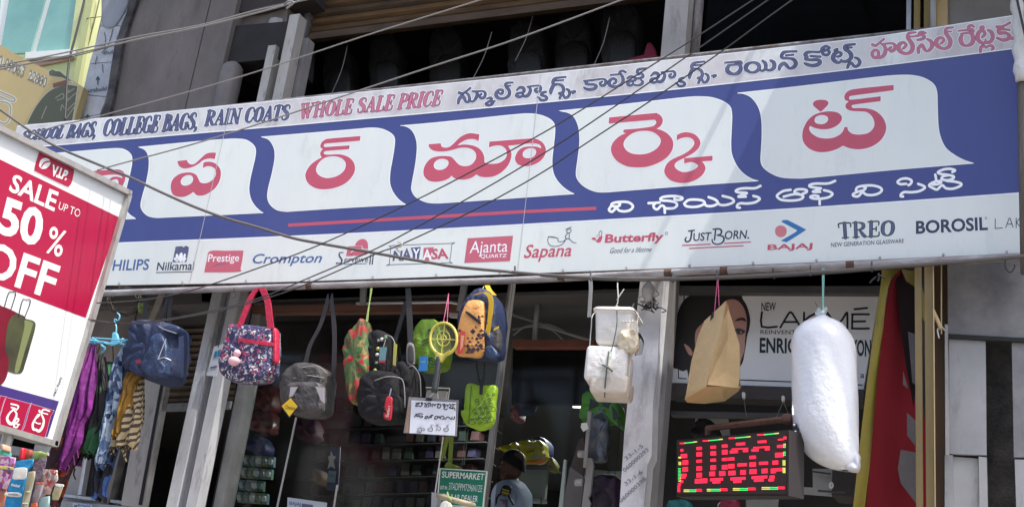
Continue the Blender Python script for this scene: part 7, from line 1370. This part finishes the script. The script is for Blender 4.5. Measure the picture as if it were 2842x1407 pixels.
# guard : profile head
def zgp(x, y): return (1340+x/5.617, 1180+y/5.617)
YH_ = 7.55; sk_ = mat('dark_skin', (.17, .08, .055), .55, noise=.2, scale=9); hr = mat('black_hair', (.008, .007, .007), .7)
gd = thing('person', 'man in pale blue uniform shirt with dark shoulder strap, seen from the side', 'person', (float(P(*zgp(380, 1100), YH_)[0]), YH_, FL))
hc = P(*zgp(370, 640), YH_); S_ = abs(P(*zgp(560, 640), YH_)[0]-P(*zgp(180, 640), YH_)[0])/.215
bx_ = hc[0]+.045; hz = hc[2]
def skinbody(name, verts, edges, radii, m, parent, sub=2):
    me = bpy.data.meshes.new(name); me.from_pydata([tuple(map(float, v)) for v in verts], edges, []); o = bpy.data.objects.new(name, me); C.objects.link(o)
    md = o.modifiers.new('s', 'SKIN'); md.use_smooth_shade = True
    for i, r_ in enumerate(radii): me.skin_vertices[0].data[i].radius = r_ if isinstance(r_, tuple) else (r_, r_)
    me.skin_vertices[0].data[0].use_root = True
    o.modifiers.new('u', 'SUBSURF').levels = sub; o.modifiers['u'].render_levels = sub
    dg_ = bpy.context.evaluated_depsgraph_get(); nm = bpy.data.meshes.new_from_object(o.evaluated_get(dg_)); o.modifiers.clear(); o.data = nm; bpy.data.meshes.remove(me)
    nm.materials.clear(); nm.materials.append(m); nm.polygons.foreach_set('use_smooth', [True]*len(nm.polygons)); link(o, parent); return o
# body faces -X; chest to the left
nb_ = np.array([bx_, YH_, hz]); sc_ = S_
def q3(x, y, z): return tuple(nb_+np.array([x, y, z+(.075 if z < -.15 else 0)])*sc_)
skinbody('body', [q3(.02, 0, -.95), q3(.02, 0, -.7), q3(.015, 0, -.42), q3(.03, 0, -.27), q3(.0, 0, -.13), q3(-.02, 0, -.02), q3(-.04, 0, .04),
                  q3(.035, -.17, -.3), q3(.06, -.21, -.58), q3(-.06, -.2, -.82), q3(-.1, -.2, -.9), q3(.035, .17, -.3), q3(.06, .21, -.58), q3(-.06, .2, -.82), q3(-.1, .2, -.9),
                  q3(.02, -.1, -1.0), q3(.0, -.1, -1.32), q3(.03, -.1, -1.62), q3(.02, .1, -1.0), q3(.0, .1, -1.32), q3(.03, .1, -1.62)],
         [(0, 1), (1, 2), (2, 3), (3, 4), (4, 5), (5, 6), (3, 7), (7, 8), (8, 9), (9, 10), (3, 11), (11, 12), (12, 13), (13, 14), (0, 15), (15, 16), (16, 17), (0, 18), (18, 19), (19, 20)],
         [(.14*sc_, .11*sc_), (.12*sc_, .1*sc_), (.15*sc_, .12*sc_), (.11*sc_, .1*sc_), .058*sc_, .07*sc_, .07*sc_]+[.065*sc_, .055*sc_, .04*sc_, .03*sc_]*2+[.085*sc_, .065*sc_, .05*sc_]*2, sk_, gd)
# head as a sculpted profile: lofted rings along the height
prof_ = [(-.125, -.055, .01, .045), (-.115, -.075, .03, .055), (-.095, -.098, .05, .064), (-.07, -.1, .065, .068), (-.055, -.107, .072, .07), (-.045, -.1, .075, .071), (-.03, -.107, .08, .072), (-.012, -.125, .09, .074), (.0, -.108, .094, .075), (.02, -.096, .098, .077), (.04, -.104, .1, .078), (.065, -.1, .1, .077), (.09, -.088, .094, .07), (.11, -.066, .078, .056), (.125, -.03, .045, .03)]
V, Fc = [], []; n = 20
for z, xf, xb_, wd in prof_:
    for k in range(n):
        a_ = 2*math.pi*k/n; ca, sa = math.cos(a_), math.sin(a_); xm = (xf+xb_)/2; xr_ = (xb_-xf)/2
        nose = (1 if abs(sa) < .35 and ca < 0 else .0); xx = xm+xr_*ca
        if ca < -.5 and not nose and -.06 < z < .03: xx += .018
        V.append(q3(xx, wd*sa, z))
Fc = [(i*n+k, i*n+(k+1) % n, (i+1)*n+(k+1) % n, (i+1)*n+k) for i in range(len(prof_)-1) for k in range(n)]+[tuple(range(n-1, -1, -1)), tuple((len(prof_)-1)*n+k for k in range(n))]
obj('head', (V, Fc), sk_, gd, True)
def blob(c, r3, n=8):
    V = []; Fc = []
    for i in range(n+1):
        a_ = math.pi*i/n
        for k in range(n*2): b_ = math.pi*k/n; V.append(q3(c[0]+r3[0]*math.sin(a_)*math.cos(b_), c[1]+r3[1]*math.sin(a_)*math.sin(b_), c[2]+r3[2]*math.cos(a_)))
    return V, [(i*2*n+k, i*2*n+(k+1) % (2*n), (i+1)*2*n+(k+1) % (2*n), (i+1)*2*n+k) for i in range(n) for k in range(2*n)]
obj('ear', blob((.012, -.076, -.005), (.02, .01, .032)), sk_, gd, True); obj('ear', blob((.012, .076, -.005), (.02, .01, .032)), sk_, gd, True)
for s_ in (-1, 1): obj('eye', blob((-.085, .03*s_, .025), (.012, .014, .009)), mat('eye_white', (.4, .38, .36), .3), gd, True); obj('eyebrow', blob((-.094, .032*s_, .048), (.01, .02, .004)), hr, gd, True)
obj('mouth', blob((-.098, 0, -.062), (.01, .024, .007)), mat('lips', (.1, .03, .03), .5), gd, True)
V, Fc = [], []
for i in range(9):
    th = math.pi*.5*i/8
    for k in range(24):
        a_ = 2*math.pi*k/24; ca = math.cos(a_); lo = .002-.052*ca
        V.append(q3(.004+.107*ca*math.cos(th)**.8, .088*math.sin(a_)*math.cos(th)**.8, lo+(.14-lo)*math.sin(th)))
Fc = [(i*24+k, i*24+(k+1) % 24, (i+1)*24+(k+1) % 24, (i+1)*24+k) for i in range(8) for k in range(24)]
obj('hair', (V, Fc), hr, gd, True)
sh_ = mat('uniform_blue', (.5, .6, .8), .7, noise=.15, scale=6, bump=.4, bscale=12)
skinbody('shirt', [q3(.02, 0, -.8), q3(.02, 0, -.6), q3(.02, 0, -.42), q3(.04, 0, -.29), q3(.025, 0, -.19), q3(.04, -.15, -.29), q3(.06, -.21, -.46), q3(.065, -.22, -.56), q3(.04, .15, -.29), q3(.06, .21, -.46), q3(.065, .22, -.56)],
         [(0, 1), (1, 2), (2, 3), (3, 4), (3, 5), (5, 6), (6, 7), (3, 8), (8, 9), (9, 10)], [(.16*sc_, .14*sc_), (.15*sc_, .13*sc_), (.175*sc_, .15*sc_), (.12*sc_, .11*sc_), .075*sc_, .09*sc_, .088*sc_, .085*sc_, .09*sc_, .088*sc_, .085*sc_], sh_, gd)
skinbody('trousers', [q3(.02, 0, -.85), q3(.02, -.1, -1.02), q3(.0, -.1, -1.32), q3(.03, -.1, -1.6), q3(.02, .1, -1.02), q3(.0, .1, -1.32), q3(.03, .1, -1.6)], [(0, 1), (1, 2), (2, 3), (0, 4), (4, 5), (5, 6)], [(.16*sc_, .13*sc_), .1*sc_, .08*sc_, .07*sc_, .1*sc_, .08*sc_, .07*sc_], navy, gd)
for s_ in (-1, 1): obj('shoe', blob((-.03, .1*s_, -1.66), (.14, .05, .04)), blk, gd, True)
Ye = YH_-.25*sc_
obj('epaulette', puff([zgp(330, 935), zgp(440, 965), zgp(400, 1100), zgp(280, 1065)], Ye, .012, .01), ink, gd, True)
for o_ in (0, 40): obj('rank_stripe', slab([zgp(305, 980+o_), zgp(412, 1012+o_), zgp(408, 1030+o_), zgp(298, 998+o_)], Ye-.018, .004), mat('rank_yellow', (.6, .5, .04), .6), gd)
obj('rank_patch', slab([zgp(300, 1030), zgp(395, 1052), zgp(385, 1098), zgp(285, 1068)], Ye-.016, .003), mat('rank_tan', (.25, .2, .1), .7), gd)
obj('arm_badge', slab([zgp(270, 1150), zgp(388, 1150), zgp(380, 1290), zgp(265, 1290)], Ye-.02, .003), mat('badge_violet', (.1, .08, .25), .6), gd)
a = Art().Z(1340, 1180, 5.617); a.S([(290, 1230), (300, 1190), (330, 1180), (360, 1200), (365, 1240), (330, 1265), (290, 1230)], 8); a.S([(308, 1245), (312, 1205), (328, 1230), (345, 1205), (350, 1245)], 9, n=1); obj('badge_print', a.mesh(.4, 0, plane_y(Ye-.022), .01), mat('badge_salmon', (.65, .2, .1), .5), gd)
obj('cord', tube(crom([P(*zgp(290, 1060), Ye-.01), P(*zgp(240, 1090), Ye-.02), P(*zgp(212, 1160), Ye-.02), P(*zgp(212, 1290), Ye-.01)]), .007, 6), ink, gd, True); obj('cord', tube(crom([P(*zgp(400, 1090), Ye-.01), P(*zgp(440, 1170), Ye-.02), P(*zgp(480, 1240), Ye-.02)]), .006, 6), ink, gd, True)
0 and obj('collar', ribbon(crom([P(*zgp(200, 915), Ye+.12), P(*zgp(260, 930), Ye+.1), P(*zgp(340, 880), Ye+.1), P(*zgp(465, 830), Ye+.16)]), [0, 0, .045], .006), sh_, gd, True)
# planks, posts and the hanging lime bag of the right bay
lb2 = thing('sport_bag', 'lime and black zigzag bag inside a clear cover under the foam boxes', 'bag', P(1670, 1290, 6.6))
def z4(l): return [(1422+x/2.034, 780+y/2.034) for x, y in l]
gzz = mat('zig_green', (.07, .25, .03), .5, noise=.3, scale=8)
obj('main_body', puff(z4([(430, 640), (520, 655), (590, 680), (625, 740), (620, 830), (560, 800), (440, 790), (400, 790), (405, 720)]), 6.6, .08, wr=.01, seed=3), gzz, lb2, True)
for q in ([(440, 660), (490, 690), (430, 730)], [(500, 690), (560, 660), (540, 720)], [(560, 700), (610, 760), (570, 780)], [(450, 770), (500, 740), (540, 780)], [(590, 780), (620, 800), (600, 830)]): obj('zigzag', slab(z4(q), 6.505, .004), ink, lb2)
obj('clear_cover', puff(z4([(445, 735), (540, 740), (545, 850), (535, 990), (510, 1020), (440, 1010), (435, 870)]), 6.55, .03, wr=.01, seed=4), mat('cover_grey', (.12, .14, .16), .2, noise=.5, scale=12, col2=(.05, .055, .07)), lb2, True)
pk = mat('plank_grey', (.3, .285, .28), .75, noise=.25, scale=5, stretch=(2, 2, .4)); pkd = mat('plank_dim', (.14, .13, .13), .75, noise=.3, scale=5)
for lb, q, m_, Y_ in (('pale upright plank with a notched edge', [(425, 995), (450, 1000), (456, 1040), (440, 1200), (427, 1220), (440, 1250), (425, 1330), (385, 1330), (400, 1200)], pk, 6.5), ('wide grey leaning board beside the notched plank', [(325, 1045), (400, 1100), (395, 1200), (380, 1330), (282, 1330), (300, 1180)], pkd, 6.6), ('dim narrow board behind the leaning board', [(375, 895), (400, 880), (415, 1000), (395, 1100), (330, 1045)], mat('plank_brown', (.07, .055, .05), .8), 6.7), ('slim pale green upright strip', [(290, 1005), (304, 1008), (280, 1330), (255, 1330)], mat('pale_green_strip', (.4, .47, .43), .5), 6.7)):
    tag(obj('board', slab(z4(q), Y_, .02), m_), lb, 'board')
tag(obj('pole', tube([P(*z4([(436, 738)])[0], 6.45), P(*z4([(410, 1050)])[0], 6.45)], .012, 8), pk, smooth=True), 'slim pale pole standing on the notched plank', 'pole')
for i, (x, y) in enumerate(((395, 975), (378, 1135))): tag(obj('bobbin', tube([P(*z4([(x-22, y)])[0], 6.5), P(*z4([(x+18, y)])[0], 6.5)], .02, 10), mat('bobbin_grey', (.35, .33, .32), .6), smooth=True), ['upper', 'lower'][i]+' pale bobbin on the leaning board', 'bobbin')
tag(obj('white_tag', slab(z4([(390, 800), (420, 798), (430, 830), (400, 848), (386, 825)]), 6.4, .004), string_w), 'white paper tag hanging on the slim pole', 'tag')
for i, q in enumerate(([(365, 1048), (430, 1055), (425, 1100), (362, 1095)], [(465, 1062), (535, 1068), (530, 1100), (460, 1098)], [(548, 1070), (612, 1072), (610, 1110), (545, 1105)])):
    tag(obj('shelf_box', slab(z4(q), 7.4, .1), mat('shelf_box_green', (.28, .33, .3), .6)), ['left', 'middle', 'right'][i]+' pale green box on the back shelf of the right bay', 'box', 'pale boxes on the back shelf')
dimbag('dark plum bag with pale letters at the foot of the right bay', z4([(490, 1110), (590, 1100), (600, 1180), (595, 1300), (480, 1300), (470, 1180)]), mat('plum_bag', (.05, .025, .06), .5, noise=.6, scale=16, col2=(.02, .012, .025)), Y=6.9, sd_=9)
t = tag(obj('lit_tube', tube([P(1590, 1128, 8.5), P(1610, 1129, 8.5)], .01, 6), emit('tube_light', (.9, .9, .85), 1.2)), 'small lit tube lamp deep in the right bay', 'lamp')
for i_, (xy_, e_) in enumerate((((1449, 1110), 14), ((1640, 1100), 16))):
    x_, _, z_ = [float(v) for v in P(*xy_, 8.6)]
    t2 = tag(obj('ceiling_tube', box(x_-.04, x_+.04, 8.58, 8.62, z_, z_+.02), emit('tube_light', (.9, .9, .85), 1.2)), ['middle', 'right', 'left'][i_]+' ceiling tube lamp inside the shop, above the frame of the doors', 'lamp')
    ld = bpy.data.lights.new('tube_glow', 'AREA'); ld.shape = 'RECTANGLE'; ld.size = 1.1; ld.size_y = .06; ld.energy = e_; ld.color = (.95, 1, .97)
    lo = bpy.data.objects.new('tube_glow', ld); C.objects.link(lo); lo.location = (x_, 8.6, z_-.02)
tag(obj('lit_tube', tube([P(1449, 1110, 8.5), P(1452, 1110, 8.5)], .02, 6), emit('tube_light2', (.9, .9, .85), .8)), 'tiny lit lamp deep in the right bay', 'lamp')
tag(obj('inner_text', text('Crompton', [(1500, 1084), (1625, 1082), (1623, 1062), (1505, 1066)], plane_y(7.29), .02, .05), mat('print_dim', (.018, .017, .02), .7)), 'faint dark lettering on the board of the right bay', 'lettering')
# ================================================================ snack stall at the lower left corner
def z1(l): return [(0+x/6.16, 1200+y/6.16) for x, y in l]
YN = 4.9
def packet(lb, pg, m_, Y=YN, parts=(), sd_=0, letters=None):
    t = thing('snack_packet', lb, 'snack packet', P(*z1(pg)[0], Y)); t['group'] = 'snack packets at the lower left'
    obj('pouch', puff(z1(pg), Y, .005, .004, wr=.0014, seed=sd_, smoothn=False), m_, t, True)
    for q, mm in parts: obj('panel_print', puff(z1(q), Y-.005, .002, .001, wr=.0006, seed=sd_+1), mm, t, True)
    for s_, q, mm in (letters or []): obj('lettering', text(s_, z1(q), plane_y(Y-.0095), .01, .06), mm, t)
    return t
bl_ = mat('pack_blue', (.02, .24, .5), .25, noise=.25, scale=9, bump=.4, bscale=20); wh_ = mat('pack_white', (.72, .72, .66), .3, noise=.2, scale=10); pu_ = voro('purple_print', [(.28, .06, .3), (.45, .2, .42), (.5, .35, .4), (.22, .05, .2), (.3, .1, .12)], 34, .25)
packet('blue and white snack packet in front of the stall', [(270, 490), (400, 470), (580, 450), (560, 560), (480, 640), (450, 800), (400, 1000), (350, 1330), (60, 1330), (120, 1050), (180, 850), (220, 700), (250, 580)], bl_, parts=[([(255, 610), (450, 600), (460, 700), (430, 790), (330, 800), (215, 790), (230, 690)], wh_), ([(110, 1020), (350, 1030), (340, 1100), (100, 1080)], wh_)], sd_=3,
       letters=[('Balaji', [(190, 925), (340, 945), (352, 890), (205, 868)], string_w), ('WAFERS', [(140, 1070), (320, 1080), (322, 1048), (146, 1038)], navyd)])
packet('purple snack packet at the left picture edge', [(-120, 420), (140, 400), (270, 430), (250, 560), (210, 700), (160, 850), (120, 980), (-150, 960)], pu_, Y=YN+.05, parts=[([(-60, 560), (210, 590), (200, 640), (-60, 600)], mat('pack_gold', (.6, .5, .15), .3)), ([(110, 610), (160, 590), (205, 660), (130, 655)], navy)], sd_=5)
packet('red topped brown packet below the purple one', [(-100, 970), (110, 980), (100, 1100), (60, 1330), (-100, 1330)], mat('pack_brown', (.35, .25, .15), .35, noise=.6, scale=12, col2=(.5, .1, .06)), Y=YN+.06, sd_=6)
packet('bundle of pale sticks beside the blue packet', [(490, 670), (600, 660), (595, 760), (540, 1000), (470, 1330), (360, 1330), (420, 1000), (460, 800)], mat('stick_bundle', (.5, .46, .32), .6, noise=.7, scale=7, col2=(.2, .17, .1), stretch=(9, 9, .5)), Y=YN-.02, parts=[([(455, 1000), (510, 1005), (508, 1020), (455, 1018)], string_w), ([(395, 1200), (470, 1205), (468, 1222), (392, 1218)], string_w)], sd_=7)
packet('orange and silver long packet', [(610, 860), (740, 850), (735, 920), (690, 1080), (650, 1200), (560, 1190), (560, 1080), (600, 950)], mat('pack_silver', (.4, .36, .38), .25, noise=.5, scale=9, col2=(.25, .2, .22)), Y=YN+.02, parts=[([(612, 855), (740, 850), (735, 880), (612, 885)], o_sc)], sd_=8)
packet('orange base of the long packet', [(550, 1195), (640, 1200), (620, 1330), (510, 1330)], o_sc, Y=YN+.02, sd_=9)
packet('pale teal packet with black figures', [(720, 1110), (850, 1080), (840, 1330), (660, 1330), (690, 1200)], mat('pack_teal', (.3, .45, .44), .35, noise=.3, scale=9), Y=YN+.03, sd_=10)
packet('small white, green and yellow packet at the stall corner', [(950, 875), (1085, 885), (1050, 1010), (1000, 1150), (900, 1150), (890, 1050), (930, 960)], mat('pack_green', (.35, .42, .12), .35, noise=.6, scale=14, col2=(.5, .35, .3)), Y=YN+.1, parts=[([(955, 872), (1085, 888), (1070, 935), (960, 915)], wh_)], sd_=11)
packet('crumpled pink grey wrappers behind the long packets', [(740, 620), (980, 640), (990, 800), (900, 930), (860, 1060), (740, 1060), (720, 860)], voro('wrap_print', [(.4, .1, .08), (.5, .3, .25), (.25, .2, .2), (.5, .45, .4), (.3, .06, .05)], 45, .3), Y=YN+.2, sd_=12)
packet('thin dark wrappers between board and stall', [(590, 480), (800, 420), (780, 560), (700, 800), (620, 850), (560, 700)], mat('wrap_grey', (.2, .16, .2), .4, noise=.6, scale=8, col2=(.1, .06, .08), bump=.5), Y=YN+.22, sd_=13)
for i, (q, m_, lb) in enumerate((([(80, 225), (128, 225), (122, 310), (82, 310)], mat('bottle_skin', (.6, .36, .25), .5), 'peach bottle neck'), ([(45, 315), (135, 315), (135, 390), (110, 400), (40, 390)], mat('cap_mint', (.1, .5, .38), .4), 'mint green cap'), ([(420, 290), (460, 300), (430, 470), (378, 455)], rdm, 'red stick with white tip'), ([(540, 320), (590, 325), (560, 420), (440, 460), (470, 400)], mat('dull_red', (.35, .08, .05), .5), 'dull red stick'), ([(600, 350), (690, 330), (760, 345), (700, 440), (600, 500), (570, 440)], mat('balloon_lime', (.38, .42, .04), .3, noise=.5, scale=7, col2=(.08, .25, .2)), 'lime and teal balloon'))):
    tag(obj('stall_item', puff(z1(q), YN+.15+.02*i, .03), m_, smooth=True), lb+' under the corner of the sale board', 'stall goods')
tag(obj('stall_sheet', slab(z1([(-200, 150), (800, 330), (800, 380), (380, 385), (150, 370), (-200, 340)]), 5.4, .02), greyd), 'grey sheet edge behind the stall packets', 'sheet')
tag(obj('backdrop_cloth', slab(z1([(-300, 380), (780, 380), (600, 1340), (-300, 1340)]), 5.5, .02), mat('stall_navy', (.06, .07, .11), .7, noise=.5, scale=6)), 'dark bluish cloth behind the snack packets', 'cloth')
# ================================================================ overhead wires
def wire(lb, pts, Y, r, m_=None, Y1=None):
    n_ = len(pts); Y1 = Y if Y1 is None else Y1
    p = crom([P(x, y, Y+(Y1-Y)*i/(n_-1)) for i, (x, y) in enumerate(pts)], 8)
    return tag(obj('overhead_cable', tube(p, r, 6), m_ or cab, smooth=True), lb, 'cable')
gc = mat('sunlit_cable', (.26, .25, .24), .5)
wire('upper of the twin cables crossing the top left corner', [(-20, 186), (180, 147), (370, 105), (550, 72), (711, 30), (850, 0), (900, -12)], 5.3, .0048, gc)
wire('lower of the twin cables crossing the top left corner', [(-20, 197), (180, 157), (370, 113), (550, 77), (711, 37), (830, 4), (880, -15)], 5.25, .0055, gc)
wire('thin cable just under the twin cables', [(-20, 190), (190, 160), (375, 111), (560, 70), (720, 24), (830, 2)], 5.35, .003)
tag(obj('cable_knot', tube(crom([P(790, 12, 5.25), P(800, 5, 5.22), P(815, 8, 5.22), P(795, 25, 5.22)]), .006, 6), gc), 'frayed knot where the twin cables meet', 'knot')
wire('heavy cable sagging from the left edge to the pipe', [(-30, 285), (0, 305), (90, 368), (162, 410), (302, 469), (360, 492), (450, 535), (544, 576), (630, 607), (711, 630), (810, 660), (891, 676), (1000, 695), (1101, 713), (1200, 730), (1277, 742), (1422, 755)], 5.45, .0085, mat('heavy_cable', (.12, .11, .105), .5), 5.75)
wire('heavy cable running along the pipe to the right edge', [(1422, 755), (1500, 762), (1587, 768), (1679, 772), (1800, 774), (1950, 771), (2133, 763), (2300, 753), (2500, 738), (2680, 725), (2870, 708)], 5.75, .0085, MATS['heavy_cable'], 5.75)
wire('second cable strapped beside the heavy cable on the pipe', [(1500, 765), (1700, 777), (1900, 776), (2133, 768), (2300, 758), (2500, 742), (2870, 712)], 5.78, .006)
wire('thin cable rising from the green wall to the top of the picture', [(59, 382), (160, 350), (276, 323), (500, 262), (711, 200), (1020, 98), (1336, 0), (1380, -14)], 5.2, .0038, gc)
wire('second thin cable crossing the banner strip to the top', [(270, 473), (330, 456), (520, 405), (711, 347), (983, 257), (1200, 185), (1422, 113), (1727, 0), (1760, -12)], 5.2, .0042, gc)
wire('uppermost of three cables crossing the red letters', [(268, 841), (400, 832), (537, 804), (711, 746), (895, 676), (1160, 553), (1422, 416), (1584, 324), (1830, 169), (1911, 118), (2091, 0), (2110, -12)], 5.2, .0034)
wire('middle of three cables crossing the red letters', [(251, 891), (369, 896), (550, 870), (711, 830), (860, 770), (1027, 698), (1134, 643), (1300, 550), (1437, 470), (1606, 364), (1900, 162), (2133, 0), (2150, -12)], 5.22, .0034)
wire('lowest of three cables crossing the red letters', [(245, 886), (370, 899), (550, 874), (711, 836), (860, 785), (1042, 705), (1112, 679), (1301, 591), (1422, 527), (1521, 469), (1606, 412), (1800, 284), (1988, 154), (2133, 48), (2200, 0), (2215, -12)], 5.24, .0034)
tag(obj('cable_knot', tube(crom([P(1105, 672, 5.23), P(1115, 675, 5.22), P(1112, 684, 5.23), P(1100, 688, 5.24), (P(1108, 700, 5.24))]), .005, 6), string_w), 'pale knot tied on the lowest crossing cable', 'knot')
wire('upright black cable before the green wall', [(238, -15), (225, 40), (207, 110), (193, 165), (186, 230), (183, 290), (180, 334)], 5.6, .008)
for x in (1430, 1640, 1990, 2250, 2420):
    y = np.interp(x, (1422, 1679, 2133, 2500), (755, 772, 763, 738)); tag(obj('cable_tie', tube([P(x-1, y-16, 5.8), P(x, y+10, 5.72)], .005, 5), ink), 'black tie holding the cable to the pipe %s' % {1430: 'near its middle', 1640: 'by the grey strap', 1990: 'above the paper bag', 2250: 'above the foam roll', 2420: 'by the red banner top'}[x], 'cable tie')
for i, g in enumerate(([(2438, 758), (2440, 770), (2436, 780)], [(2432, 768), (2420, 778), (2414, 785)], [(2436, 764), (2446, 766), (2455, 772)])): tag(obj('loose_wire', tube(crom([P(x, y, 5.9) for x, y in g]), .005, 5), hookm), ['middle', 'left', 'right'][i]+' bit of black wire at the top of the red banner', 'wire')
